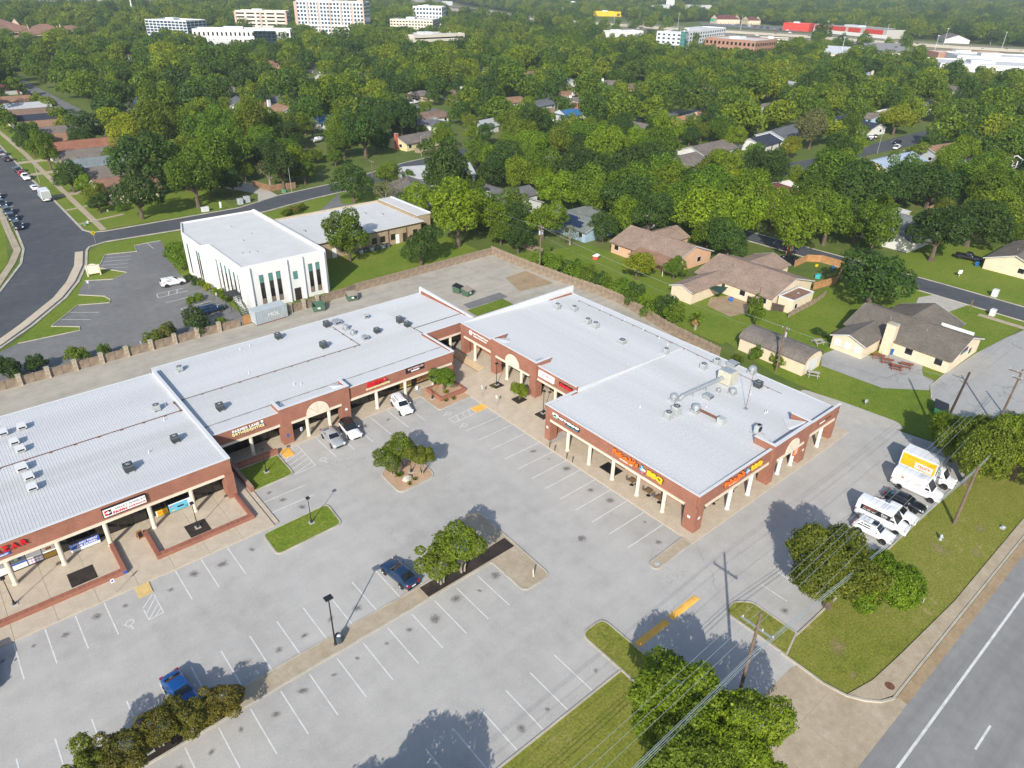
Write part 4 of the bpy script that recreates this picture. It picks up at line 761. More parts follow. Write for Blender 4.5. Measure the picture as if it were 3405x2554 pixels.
# window posters of the market
for i, (xa, xb, z0, z1, m, l) in enumerate(((-5.6, -3.95, 0.3, 2.2, M_SW, 'white market window poster left of the column'), (-3.75, -2.45, 0.3, 1.15, M_SW, 'white poster with a blue band low in the market window'), (-3.75, -2.45, 1.2, 2.2, M_SG, 'grey poster with green jars high in the market window'), (-2.38, -1.0, 1.05, 2.25, M_SW, 'pale poster with line drawings in the market window'), (-2.38, -1.0, 0.3, 0.98, flat('lilac', (0.45, 0.35, 0.5)), 'lilac grid poster low in the market window'), (-0.92, 0.3, 1.0, 2.25, M_SW, 'bread picture poster in the market window'), (-0.92, 0.3, 0.3, 0.92, flat('ochre', (0.18, 0.11, 0.02)), 'brown panel under the bread poster'))):
 o = sign('window_poster', l, ((xa + xb) / 2, 74.28, (z0 + z1) / 2), 'poster'); w, h = xb - xa, z1 - z0
 plate(o, 'sheet', 'S', w, h, m, 0.012)
 if i == 1: plate(o, 'band', 'S', w, 0.22, M_SB, 0.004, (0, 0.3), 0.013); words_on(o, 'lettering', 'S', 'coffee', 0.18, M_SP, (0, -0.12), 0.013, 0.5, 0.003)
 if i == 2:
  for k in range(2): plate(o, 'jar', 'S', 0.3, 0.34, (M_SGR, M_SB)[k], 0.004, (-0.15 + k * 0.36, -0.1), 0.013, rad=0.08)
 if i == 3:
  for k in range(3): plate(o, 'drawing', 'S', 0.2, 0.26, M_SG, 0.004, (-0.4 + k * 0.36, 0.25), 0.013)
 if i == 4:
  for a in range(4):
   for b in range(2): plate(o, 'square', 'S', 0.24, 0.22, M_SW, 0.004, (-0.48 + a * 0.32, -0.16 + b * 0.3), 0.013, rad=0.04)
 if i == 5: plate(o, 'loaf', 'S', 0.6, 0.3, flat('crust', (0.42, 0.17, 0.04)), 0.006, (0, -0.15), 0.013, rad=0.14); plate(o, 'loaf', 'S', 0.5, 0.22, flat('crust', (0.42, 0.17, 0.04)), 0.006, (0.02, 0.25), 0.013, rad=0.1)
# orthodontist
o = sign('orthodontist_sign', 'white and yellow raised letters of the orthodontist on brick fascia', (23.8, 78.74, 4.42))
words_on(o, 'lettering', 'S', 'PARMER LANE', 0.46, M_SW, (-0.2, 0.26), 0.05, 3.5, 0.07, bold=0.016, spacing=1.1); words_on(o, 'lettering', 'S', 'ORTHODONTICS', 0.46, M_SC, (0.05, -0.2), 0.05, 4.2, 0.07, bold=0.016, spacing=1.1)
e = plate(o, 'tooth', 'S', 0.34, 0.3, M_SW, 0.07, (1.95, 0.38), 0.05, rad=0.08); plate(e, 'tooth_root', 'S', 0.26, 0.16, M_SLB, 0.06, (1.95, 0.17), 0.05, rad=0.05)
# european market
o = sign('market_sign', 'red market letters with a red emblem above a cream strip', (42.9, 78.74, 4.3))
for i, ch in enumerate('BEM'): words_on(o, 'letter', 'S', ch, 0.92, M_SR, (-1.35 + i * 0.86, 0.22), 0.05, 0.8, 0.08, bold=0.045)
plate(o, 'strip', 'S', 3.9, 0.24, M_SC, 0.06, (0.05, -0.36), 0.04, rad=0.1); words_on(o, 'lettering', 'S', 'BULGARIAN EUROPEAN MARKET', 0.17, flat('olive', (0.12, 0.12, 0.02)), (0.05, -0.36), 0.102, 3.4, 0.004)
e = plate(o, 'emblem', 'S', 0.62, 0.5, M_SR, 0.08, (1.2, 0.3), 0.04, rad=0.22); plate(e, 'emblem_shine', 'S', 0.3, 0.22, M_SP, 0.01, (1.15, 0.36), 0.121, rad=0.1); MB().add([(1.35, -0.1, 0.45), (1.95, -0.1, -0.1), (1.3, -0.1, 0.05), (1.35, -0.04, 0.45), (1.95, -0.04, -0.1), (1.3, -0.04, 0.05)], [(0, 2, 1), (3, 4, 5), (0, 1, 4, 3), (1, 2, 5, 4), (2, 0, 3, 5)]).build('emblem_tail', M_SK, e)
o = sign('black_shop_sign', 'black board sign with pale letters beside the planter tree', (49.3, 78.74, 4.62)); plate(o, 'board', 'S', 3.2, 0.9, M_SK, 0.1); words_on(o, 'lettering', 'S', 'EAT EMPELLOS', 0.42, flat('blush', (0.62, 0.42, 0.42)), (0.1, 0.12), 0.102, 2.7, 0.02, bold=0.01); plate(o, 'pill', 'S', 1.5, 0.2, M_SW, 0.01, (0.0, -0.24), 0.102, rad=0.09)
for i, (xa, xb, z0, z1, m, l) in enumerate(((51.0, 53.3, 0.5, 1.35, 'bread', 'wide bread picture across the bakery window'), (47.9, 49.2, 0.5, 1.5, 'lemon', 'yellow cheese picture in the market window'), (49.25, 50.0, 0.45, 1.5, 'lemon', 'narrow yellow picture by the market door'), (48.0, 50.0, 1.55, 2.2, 'cocoa', 'brown picture strip above the yellow window pictures'))):
 c = {'bread': (0.5, 0.26, 0.1), 'lemon': (0.62, 0.45, 0.1), 'cocoa': (0.14, 0.05, 0.02)}[m]; o = sign('window_poster', l, ((xa + xb) / 2, 81.08, (z0 + z1) / 2), 'poster')
 plate(o, 'sheet', 'S', xb - xa, z1 - z0, mat('print_' + m, c, 0.5, 0.6, 2.5, 7), 0.012)
 for k in range(4): plate(o, 'loaf', 'S', 0.36, 0.2, mat('print_loaf', (0.62, 0.36, 0.16), 0.6, 0.4, 3, 9), 0.005, ((k % 2 - 0.5) * (xb - xa) * 0.5, (k // 2 - 0.5) * 0.4), 0.013 + k * 0.001, rad=0.09)
# municipal court
o = sign('court_sign', 'white raised court lettering with round seal on the north fascia', (62.44, 80.1, 5.25))
e = MB().cyl((-0.03, 2.1, 0.02), (-0.09, 2.1, 0.02), 0.42, n=22).build('seal', M_SW, o); MB().cyl((-0.09, 2.1, 0.02), (-0.1, 2.1, 0.02), 0.2, n=16).build('seal_centre', flat('seal_tan', (0.45, 0.2, 0.12)), e); MB().box(-0.115, -0.1, 2.04, 2.16, -0.15, 0.1).build('seal_figure', M_SW, e)
words_on(o, 'lettering', 'W', 'Austin Municipal Court', 0.46, M_SW, (0.4, 0.2), 0.03, 3.9, 0.03, bold=0.006); words_on(o, 'lettering', 'W', 'Customer Service Center', 0.38, M_SW, (0.35, -0.26), 0.03, 3.4, 0.03, bold=0.006)
o = sign('tax_office_sign', 'white cabinet sign with pink income tax letters by the brick portal', (62.4, 64.05, 5.08)); plate(o, 'cabinet', 'W', 3.2, 1.0, M_SW, 0.22); words_on(o, 'lettering', 'W', 'INCOME TAX', 0.38, M_SP, (0.3, 0.16), 0.222, 2.1, 0.01, bold=0.004); words_on(o, 'lettering', 'W', 'Laura Mandi & Co', 0.26, M_SG, (0.3, -0.2), 0.222, 1.9, 0.008)
e = MB().cyl((-0.22, 1.2, 0), (-0.228, 1.2, 0), 0.26, n=20).build('roundel', M_SG, o); MB().cyl((-0.228, 1.2, 0), (-0.236, 1.2, 0), 0.22, n=20).build('roundel_face', M_SW, e)
o = sign('red_script_sign', 'black board with glowing red script letters half behind the roof edge', (62.42, 60.1, 5.12)); plate(o, 'board', 'W', 2.7, 0.62, M_SK, 0.08); words_on(o, 'lettering', 'W', 'Cantina', 0.62, flat('bright_red', (0.8, 0.02, 0.03)), (0, 0.0), 0.082, 2.4, 0.04, bold=0.02, shear=0.25)
# book and game shop
o = sign('game_shop_sign', 'white letters on black with a saucer emblem over the left arcade', (56.58, 54.2, 4.62))
plate(o, 'backer', 'W', 4.15, 0.42, M_SK, 0.08, (0.65, 0.08), 0.0, rad=0.08); words_on(o, 'lettering', 'W', 'MOTHERSHIP', 0.44, M_SW, (0.65, 0.1), 0.082, 3.95, 0.02, bold=0.02)
plate(o, 'strap', 'W', 2.5, 0.26, M_SK, 0.08, (1.3, -0.3), 0.0, rad=0.1); words_on(o, 'lettering', 'W', 'books and games', 0.2, M_SLB, (1.3, -0.3), 0.082, 2.2, 0.012)
e = plate(o, 'emblem', 'W', 1.1, 0.36, M_SW, 0.09, (-1.85, 0.2), 0.0, rad=0.17); plate(e, 'emblem_beam', 'W', 0.7, 0.22, M_SGR, 0.07, (-1.85, -0.16), 0.0, rad=0.08); plate(e, 'emblem_dome', 'W', 0.5, 0.2, M_SK, 0.02, (-1.85, 0.12), 0.091, rad=0.09)
# smokehouse signs, one on each street face
TEX = [(-0.28, 0.5), (0.02, 0.5), (0.02, 0.18), (0.3, 0.12), (0.5, 0.08), (0.52, -0.2), (0.3, -0.34), (0.16, -0.62), (0.0, -0.52), (-0.1, -0.26), (-0.24, -0.3), (-0.5, 0.06), (-0.28, 0.06)]
def texas(o, face, at, s=1.0):
 f = (lambda p, q, d: (at[0] + p * s, -d, at[1] + q * s)) if face == 'S' else (lambda p, q, d: (-d, -(at[0] + p * s), at[1] + q * s))
 def solid(pts, d0, d1, nm, m, par):
  k = len(pts); return MB().add([f(p, q, d1) for p, q in pts] + [f(p, q, d0) for p, q in pts], [tuple(range(k)), tuple(range(2 * k - 1, k - 1, -1))] + [(i, k + i, k + (i + 1) % k, (i + 1) % k) for i in range(k)]).build(nm, m, par)
 e = solid([(p * 1.14, q * 1.12) for p, q in TEX], 0.0, 0.05, 'state_outline', M_SK, o)
 solid([(-0.28, 0.5), (0.02, 0.5), (0.02, 0.18), (0.0, -0.52), (-0.1, -0.26), (-0.24, -0.3), (-0.5, 0.06), (-0.28, 0.06)], 0.05, 0.1, 'blue_field', M_SLB, e)
 solid([(0.025, 0.18), (0.3, 0.12), (0.5, 0.08), (0.51, -0.1), (0.025, -0.14)], 0.05, 0.1, 'white_field', M_SW, e); solid([(0.025, -0.145), (0.51, -0.105), (0.52, -0.2), (0.3, -0.34), (0.16, -0.62), (0.01, -0.52)], 0.05, 0.1, 'red_field', M_SP, e)
 solid([(0.13 * math.cos(R(90 + 36 * i)) * (1 if i % 2 == 0 else 0.4) - 0.14, 0.13 * math.sin(R(90 + 36 * i)) * (1 if i % 2 == 0 else 0.4) - 0.04) for i in range(10)], 0.1, 0.108, 'star', M_SW, e)
for face, loc, lb in (('W', (56.58, 41.9, 4.62), 'orange and yellow smokehouse sign with state emblem over the front arcade'), ('S', (65.1, 32.83, 4.62), 'orange and yellow smokehouse sign with state emblem on the side facing the road')):
 o = sign('smokehouse_sign', lb, loc)
 for nm, m, d, w in (('shadow_letters', M_SK, 0.02, 4.15), ('lettering', M_SO, 0.07, 4.0)): words_on(o, nm, face, 'Pok-e-Jo\'s', 0.98, m, (-1.75 + (0.05 if d < 0.05 else 0), 0.14 + (0.04 if d < 0.05 else 0)), 0.01 if d < 0.05 else 0.05, w, d, bold=0.04 if d > 0.05 else 0.055)
 plate(o, 'strap', face, 2.0, 0.16, M_SW, 0.03, (-1.6, -0.42), 0.03); words_on(o, 'lettering', face, 'SMOKEHOUSE', 0.13, M_SR, (-1.6, -0.42), 0.062, 1.7, 0.004); plate(o, 'strap_swash', face, 0.9, 0.14, M_SO, 0.02, (-1.6, -0.54), 0.02, rad=0.06)
 texas(o, face, (0.98, 0.0), 0.95)
 for nm, m, d, w in (('shadow_letters', M_SK, 0.02, 2.45), ('lettering', M_SY, 0.07, 2.3)): words_on(o, nm, face, 'BBQ', 0.92, m, (2.85 + (0.04 if d < 0.05 else 0), 0.02 + (0.04 if d < 0.05 else 0)), 0.01 if d < 0.05 else 0.05, w, d, bold=0.04)
o = sign('hanging_notice', 'orange notice board with white text hung on a portal column', (77.55, 32.68, 2.55)); plate(o, 'board', 'S', 1.05, 1.3, M_SO, 0.04)
for k, t in enumerate(('POK-E-JO\'S', 'CATERING', 'TO GO ORDERS', 'PICK UP HERE', 'THANK YOU')): words_on(o, 'lettering', 'S', t, 0.17, M_SW, (0, 0.46 - k * 0.22), 0.042, 0.75, 0.004)
o = sign('end_fascia_sign', 'small pale strip sign on the end fascia facing the road', (84.2, 32.84, 4.55)); plate(o, 'board', 'S', 3.2, 0.28, M_RUST, 0.08); plate(o, 'panel', 'S', 1.4, 0.22, M_SW, 0.02, (-0.7, 0), 0.081)
for (x, y, f, l) in ((56.6, 33.75, 'W', 'white hours plate on the corner pillar facing the stalls'), (57.3, 32.85, 'S', 'white hours plate on the corner pillar facing the road'), (56.6, 57.5, 'W', 'white plate on the brick pillar below the saucer emblem'), (79.2, 32.5, 'S', 'small white plate on the portal pillar nearest the end')):
 o = sign('pillar_plate', l, (x, y, 2.1)); plate(o, 'plate', f, 0.36, 0.32, M_SW, 0.03); words_on(o, 'lettering', f, 'HOURS', 0.08, M_SK, (0, 0.06), 0.032, 0.26, 0.002)
o = sign('parking_plate', 'small blue plate on the brick pillar beside the accessible stall', (28.7, 78.37, 1.5)); plate(o, 'plate', 'S', 0.3, 0.4, M_SB, 0.02); o2 = sign('pillar_plate', 'small white plate on the brick pillar behind the white hatchback', (37.5, 78.37, 2.2)); plate(o2, 'plate', 'S', 0.36, 0.3, M_SW, 0.03); o3 = sign('parking_plate', 'small blue plate on the end of the low brick wall', (5.07, 66.74, 0.42)); plate(o3, 'plate', 'S', 0.36, 0.34, M_SB, 0.03)


# ------------------------------------------------------------------ lamps, bins, posts
M_POLE = mat('weathered_wood_pole', (0.16, 0.115, 0.085), 0.9, 0.25, 1.5, 12); M_DPOLE = mat('dark_wood_pole', (0.05, 0.035, 0.028), 0.9, 0.25, 1.5, 12); M_INS = mat('insulator_grey', (0.4, 0.43, 0.46), 0.4); M_WIRE = mat('cable', (0.35, 0.4, 0.4), 0.4, 0.1, metal=0.3)
M_LENS = mat('lamp_lens', (0.7, 0.7, 0.65), 0.3)
def lamp_post(x, y, z, h, label, head=0.2):
 o = thing('lamp_post', label, 'lamp post', (x, y, z), 0, 'dark parking lot lamp posts')
 MB().box(-.3, .3, -.3, .3, 0, .06).build('footing', M_CONC, o)
 MB().lathe([(.17, .06), (.17, .16), (.11, .22), (.09, .55), (.055, .62)], 12).build('base', M_BLACKM, o)
 MB().lathe([(.05, .62), (.035, h - .18)], 10).build('pole', M_BLACKM, o)
 hd = MB().box(-head, head, -head, head, h - .18, h).build('head', M_BLACKM, o, bevel=0.03)
 MB().box(-head * .7, head * .7, -head * .7, head * .7, h - .195, h - .182).build('lens', M_LENS, hd)
lamp_post(23.75, 62.0, .12, 3.7, 'slim dark lamp post in the middle of the grass island'); lamp_post(23.75, 74.4, .12, 3.6, 'slim dark lamp post in the grass bed by the orthodontist'); lamp_post(13.4, 69.3, .155, 3.6, 'slim dark lamp post on the black mulch square by the pawn shop'); lamp_post(-4.55, 69.3, .14, 3.6, 'slim dark lamp post on the walk below the bazaar sign')
lamp_post(60.25, 72.9, .52, 3.8, 'slim dark lamp post on the plaza near the court entrance'); lamp_post(60.3, 62.3, .52, 3.8, 'slim dark lamp post on the plaza before the tax office'); lamp_post(50.5, 76.2, .1, 3.8, 'slim dark lamp post at the corner of the brick planter'); lamp_post(38.0, 62.9, .12, 3.6, 'slim dark lamp post among the gravel island trees'); lamp_post(88.9, 33.3, .14, 3.7, 'slim dark lamp post at the far end of the side arcade'); lamp_post(1.0, 44.8, .12, 3.9, 'dark lamp post hidden among the brownish median trees')
o = thing('tall_lamp_post', 'tall dark lamp post with flat square head on the sandy median', 'lamp post', (17.6, 44.8, .12))
MB().lathe([(.16, 0), (.16, .1), (.1, .16)], 12).build('base', M_BLACKM, o); MB().lathe([(.085, .1), (.055, 6.1)], 10).build('pole', M_BLACKM, o); h = MB().box(-.38, .38, -.3, .3, 6.05, 6.22).build('head', M_BLACKM, o, bevel=.04); MB().box(-.28, .28, -.2, .2, 6.035, 6.048).build('lens', M_LENS, h); MB().lathe([(.09, 6.22), (.09, 6.32), (.01, 6.34)], 10).build('photocell', M_BLACKM, h)
M_BIN = mat('blue_grey_bin', (0.06, 0.085, 0.11), 0.6)
o = thing('trash_can', 'slatted blue grey trash can beside the tall lamp post', 'trash can', (18.05, 44.85, .12)); MB().lathe([(.3, 0), (.34, .06), (.34, .8), (.36, .84), (.36, .9), (.3, .9), (.29, .8), (.28, .5)], 18).build('body', M_BIN, o)
for i in range(18): MB().obox((.352 * math.cos(R(20 * i)), .352 * math.sin(R(20 * i))), (-math.sin(R(20 * i)), math.cos(R(20 * i))), .07, .02, .08, .78).build('slat', M_BIN, o)
MB().lathe([(.27, .7), (.2, .82), (.02, .86)], 9).build('trash_bag', M_SW, o)
def bollard(x, y, z, h, m, label, r=.07, lean=0, grp=None): return tag(MB().cyl((0, 0, 0), (lean, 0, h), r, r, 10).lathe([(r * 1.15, 0), (r * 1.15, .08)], 10).build('bollard', m, loc=(x, y, z)), label, 'bollard', grp)
bollard(38.0, 39.5, .12, 1.05, mat('worn_white_paint', (0.6, 0.55, 0.48), .8, .2), 'leaning worn white bollard on the end of the median island', .09, -.08)
for x, y, l in ((55.55, 55.8, 'dark thin bollard nearest the left pillar at the walk edge'), (55.55, 54.8, 'second dark bollard from the left pillar at the walk edge'), (55.55, 52.5, 'third dark bollard from the left pillar at the walk edge'), (55.55, 51.4, 'dark bollard nearest the mat at the walk edge')): bollard(x, y, .14, .9, M_DPOLE, l, .05, 0, 'dark bollards along the arcade walk')
def sign_post(x, y, z, label, col, h=1.9, rz=0.0):
 o = thing('parking_sign', label, 'sign', (x, y, z), rz); MB().cyl((0, 0, 0), (0, 0, h), .025, n=6).build('post', M_STEEL, o); b = MB().box(-.16, .16, -.03, -.015, h - .5, h).build('panel', M_SW, o); MB().box(-.1, .1, -.034, -.031, h - .36, h - .14).build('symbol', col, b)
sign_post(3.6, 64.6, .14, 'accessible parking sign at the pawn shop walk edge', M_SB); sign_post(30.6, 78.3, .14, 'accessible parking sign in front of the orthodontist portal', M_SB); sign_post(56.6, 71.9, .2, 'blue accessible parking sign on the plaza, farther one', M_SB, rz=R(-90)); sign_post(56.5, 68.3, .2, 'white accessible parking sign on the plaza, nearer one', M_SGR, rz=R(-90)); sign_post(21.5, 152.5, .03, 'small post sign by the office driveway', M_SW); sign_post(38.9, 131.5, .03, 'accessible parking sign by the office hedge', M_SB)
# street name style warning sign and office monument sign
o = thing('warning_sign', 'yellow diamond pedestrian warning sign at the street corner', 'sign', (29.6, 181.9, .1), R(20)); MB().cyl((0, 0, 0), (0, 0, 2.9), .04, n=6).build('post', M_STEEL, o); b = MB().add([(0, -.05, 1.75), (.62, -.05, 2.37), (0, -.05, 2.99), (-.62, -.05, 2.37), (0, -.03, 1.75), (.62, -.03, 2.37), (0, -.03, 2.99), (-.62, -.03, 2.37)], [(0, 1, 2, 3), (7, 6, 5, 4), (0, 4, 5, 1), (1, 5, 6, 2), (2, 6, 7, 3), (3, 7, 4, 0)]).build('panel', flat('warning_yellow', (0.8, 0.6, 0.01)), o); MB().box(-.06, .06, -.06, -.052, 2.3, 2.62).box(-.16, .16, -.06, -.052, 2.1, 2.2).build('symbol', M_SK, b)
o = thing('monument_sign', 'white painted wooden office sign with slatted name boards', 'sign', (24.2, 160.2, .02), R(-8))
for sx in (-1.15, 1.15): MB().box(sx - .12, sx + .12, -.12, .12, 0, 2.3).build('post', M_CREAM, o)
for i in range(6): MB().box(-1.0, 1.0, -.05, .05, .45 + i * .27, .68 + i * .27).build('slat', M_SW if i % 2 else M_SC, o)
MB().add([(-1.1, -.06, 2.1), (1.1, -.06, 2.1), (.6, -.06, 2.45), (0, -.06, 2.6), (-.6, -.06, 2.45), (-1.1, .06, 2.1), (1.1, .06, 2.1), (.6, .06, 2.45), (0, .06, 2.6), (-.6, .06, 2.45)], [(0, 1, 2, 3, 4), (9, 8, 7, 6, 5), (1, 6, 7, 2), (2, 7, 8, 3), (3, 8, 9, 4), (4, 9, 5, 0)]).build('crest_board', M_CREAM, o); text('lettering', 'TANGLEWOOD CENTER', .14, flat('sign_brown', (0.25, 0.1, 0.05)), o, (0, -.065, 2.25), 'S', .004)
# utility poles and wires along the road
def util_pole(x, y, h, label, m=M_POLE, cross=(), r=.17, lean=(0, 0), trans=None, rz=0.0):
 o = thing('utility_pole', label, 'utility pole', (x, y, 0), rz); MB().cyl((0, 0, -.1), (lean[0], lean[1], h), r, r * .68, 12).build('pole', m, o)
 for z, L, mm, off in cross:
  a = MB().box(-.06, .06, -L / 2 + off, L / 2 + off, z - .07, z + .07).build('crossarm', mm, o)
  for s in (-.46, -.15, .46): MB().lathe([(.05, z + .07), (.07, z + .14), (.03, z + .18), (.07, z + .22), (.02, z + .3)], 8, (0, s * L + off, 0)).build('insulator', M_INS, a)
 if trans:
  for q in trans: MB().lathe([(.2, q[1]), (.22, q[1] + .05), (.22, q[1] + .75), (.1, q[1] + .85)], 12, (q[0], .0, 0)).build('transformer', M_INS, o)
 return o
util_pole(41.1, 16.6, 12.0, 'tall wooden utility pole with steel crossarm by the driveway', cross=((10.3, 3.0, M_STEEL, 0), ), lean=(0, 0)); util_pole(82.4, 14.3, 8.4, 'shorter plain wooden pole on the verge by the parked vans', r=.2); util_pole(99.3, 23.0, 10.9, 'dark leaning wooden pole beside the green dumpster', M_DPOLE, r=.19, lean=(.8, -.5)); util_pole(109.6, 19.0, 9.6, 'weathered pole with many insulators behind the verge oak', cross=((9.1, 1.6, M_POLE, .5), (8.2, 1.2, M_POLE, 0)), lean=(.3, -.2)); util_pole(108.3, 14.8, 9.0, 'dark wooden pole at the right edge of the view', M_DPOLE)
util_pole(99.5, 48.5, 8.2, 'utility pole with hanging transformer beside the curved roof shed', cross=((7.7, 1.2, M_POLE, 0),), trans=((.35, 6.2),)); util_pole(98.6, 105.2, 10.6, 'tall utility pole with transformer cluster at the back lot fence', cross=((10.1, 1.6, M_POLE, 0), (9.4, 1.4, M_POLE, 0)), trans=((.35, 8.6), (-.35, 8.6))); util_pole(107.5, 189.2, 7.6, 'utility pole with crossarm at the side street bend', cross=((7.2, 2.2, M_POLE, 0),)); util_pole(108.8, 175.9, 7.0, 'utility pole with transformer behind the grey roofed house', cross=((6.6, 1.8, M_POLE, 0),), trans=((.3, 5.0),)); util_pole(112.5, 61.2, 7.5, 'thin utility pole in front of the cream annex wall', M_POLE, r=.13)
def wire(p, q, sag, label, r=.014):
 p, q = Vector(p), Vector(q); pts = [p.lerp(q, t / 10) - Vector((0, 0, 4 * sag * (t / 10) * (1 - t / 10))) for t in range(11)]
 tag(MB(p).tube([tuple(v) for v in pts], r, 5).build('overhead_wire', M_WIRE, loc=p), label, 'cable', 'overhead wires along the verge')
for dy, z, n in ((-1.45, 10.5, 'road side crossarm'), (1.45, 10.5, 'lot side crossarm'), (.2, 12.0, 'topmost'), (-.1, 11.0, 'second from top')):
 wire((41.1, 16.6 + dy, z), (109.8, 19.2 + dy * .7, z - 2.0), .5, n + ' wire spanning from the driveway pole over the parked vans'); wire((41.1, 16.6 + dy, z), (-30, 16.0 + dy, z), .6, n + ' wire running left from the driveway pole over the oaks'); wire((109.8, 19.2 + dy * .7, z - 2.0), (170, 21 + dy, z - 2.0), .5, n + ' wire leaving the view beyond the insulator pole')
for dz, rr, n in ((0, .03, 'middle'), (.35, .02, 'upper'), (-.45, .025, 'lower')):
 wire((41.2, 16.4, 7.4 + dz), (82.4, 14.4, 7.9 + dz * .6), .35, n + ' thick cable from the driveway pole to the short pole', rr); wire((82.4, 14.4, 7.9 + dz * .6), (108.4, 14.9, 8 + dz), .3, n + ' thick cable from the short pole to the right edge', rr); wire((41.2, 16.4, 7.4 + dz), (-30, 16, 7.2 + dz), .5, n + ' thick cable running left from the driveway pole', rr)
for dy, z, n in ((-.5, 10.2, 'near upper'), (.5, 10.2, 'far upper'), (0, 8.4, 'lower')): wire((98.6, 105.2 + dy, z), (99.5, 48.5 + dy, z - 2.3), .9, n + ' thin line along the leaning fence', .011); wire((99.5, 48.5 + dy, z - 2.3), (99.4, 23 + dy, z - .4), .5, n + ' thin line from the shed pole to the dark leaning pole', .011); wire((98.6, 105.2 + dy, z), (108.8, 175.9, z - 3.4), .9, n + ' thin line from the back lot pole towards the grey roofed houses', .011)
# fire hydrant, vault, pipe frame, meters
o = thing('fire_hydrant', 'silver fire hydrant in the verge near the parked vans', 'fire hydrant', (78.2, 14.2, 0)); MB().lathe([(.2, 0), (.2, .06), (.13, .1), (.13, .52), (.17, .55), (.17, .6), (.14, .68), (.05, .76), (.05, .82), (.02, .83)], 14).build('barrel', M_INS, o); MB().cyl((-.26, 0, .42), (.26, 0, .42), .07, n=10).cyl((0, 0, .42), (0, -.26, .42), .09, n=10).build('nozzle', M_INS, o)
tag(MB().box(-.35, .35, -.25, .25, 0, .12).lathe([(.2, .12), (.16, .24), (.02, .26)], 12).build('utility_cover', M_INS, loc=(86.2, 10.3, 0)), 'pale utility box lid in the verge beside the sidewalk', 'utility box')
tag(MB().tube([(0, 0, 0), (0, 0, .55), (0, -1.15, .55), (0, -1.15, 0)], .04, 8).build('pipe_guard', M_INS, loc=(66.8, 12.5, 0)), 'low bent pipe guard in the verge near the driveway tree', 'guard rail')
o = thing('gas_meter', 'small grey meter cluster standing on the grass behind the end arcade', 'meter', (100.6, 34, 0)); MB().cyl((0, 0, 0), (0, 0, .8), .05).build('riser', M_STEEL, o); MB().box(-.22, .02, -.15, .15, .6, 1.0).box(.06, .3, -.15, .15, .55, .95).build('meter_case', M_INS, o, bevel=.03)
tag(MB().lathe([(.3, 0), (.28, .03), (.1, .035)], 12).build('drain_cover', M_INS, loc=(49.7, 32.4, .12)), 'pale utility lid at the tip of the narrow kerbed strip', 'utility cover')
# boulders
def boulder(x, y, z, s, label, seed):
 bm = bmesh.new(); bmesh.ops.create_icosphere(bm, subdivisions=3, radius=1); rr = random.Random(seed); k = [Vector((rr.uniform(-1, 1), rr.uniform(-1, 1), rr.uniform(-1, 1))).normalized() for _ in range(9)]
 for v in bm.verts:
  for q in k:
   d = v.co.dot(q) - .72
   if d > 0: v.co -= q * d * .85
  v.co = Vector((v.co.x * s[0], v.co.y * s[1], max(-.05, v.co.z * s[2] + s[2] * .6)))
 me = bpy.data.meshes.new('boulder'); bm.to_mesh(me); bm.free(); me.materials.append(mat('limestone', (0.52, 0.48, 0.42), .9, .25, 2.5, 14, bmp=.4)); return tag(obj('boulder', me, loc=(x, y, z)), label, 'boulder')
boulder(36.6, 61.8, .1, (.75, .5, .42), 'white limestone boulder on the gravel island', 2); boulder(54.4, 76.9, .6, (.55, .5, .4), 'round pale boulder inside the brick planter', 5)
# A-board and bins by the shops
o = thing('sandwich_board', 'wooden sandwich board with chalk face by the pawn shop door', 'sign', (7.9, 71.6, .14), R(15)); MB().add([(-.3, -.28, 0), (.3, -.28, 0), (.3, 0, 1.0), (-.3, 0, 1.0), (-.3, -.25, 0), (.3, -.25, 0), (.3, .03, 1.0), (-.3, .03, 1.0)], [(0, 1, 2, 3), (7, 6, 5, 4), (0, 4, 5, 1), (2, 6, 7, 3), (1, 5, 6, 2), (4, 0, 3, 7)]).build('front_board', mat('board_wood', (0.35, 0.17, 0.07), .7), o); MB().add([(-.22, -.235, .18), (.22, -.235, .18), (.22, -.05, .85), (-.22, -.05, .85)], [(0, 1, 2, 3)]).build('chalk_face', M_SK, o, loc=(0, -.012, 0)); MB().add([(-.3, .28, 0), (.3, .28, 0), (.3, .04, 1.0), (-.3, .04, 1.0), (-.3, .25, 0), (.3, .25, 0), (.3, .01, 1.0), (-.3, .01, 1.0)], [(3, 2, 1, 0), (4, 5, 6, 7), (0, 1, 5, 4), (2, 3, 7, 6), (1, 2, 6, 5), (0, 4, 7, 3)]).build('rear_board', mat('board_wood', (0.35, 0.17, 0.07), .7), o)
o = thing('trash_can', 'square grey trash can behind a market column', 'trash can', (47.0, 79.3, .14)); MB().box(-.28, .28, -.28, .28, 0, .85).build('body', M_INS, o, bevel=.03); MB().box(-.3, .3, -.3, .3, .85, 1.0).build('lid', M_SG, o, bevel=.04)
tag(MB().lathe([(.2, 0), (.24, .4), (.22, .42), (.2, .3)], 14).build('flower_pot', M_SW, loc=(50.2, 79.9, .14)), 'small white pot on the walk before the bakery', 'pot')
tag(MB().box(-.9, .9, -1.3, 1.3, 0, .02).build('door_mat', M_SK, loc=(58.4, 47.2, .142)), 'black rubber mat at the smokehouse door', 'mat')
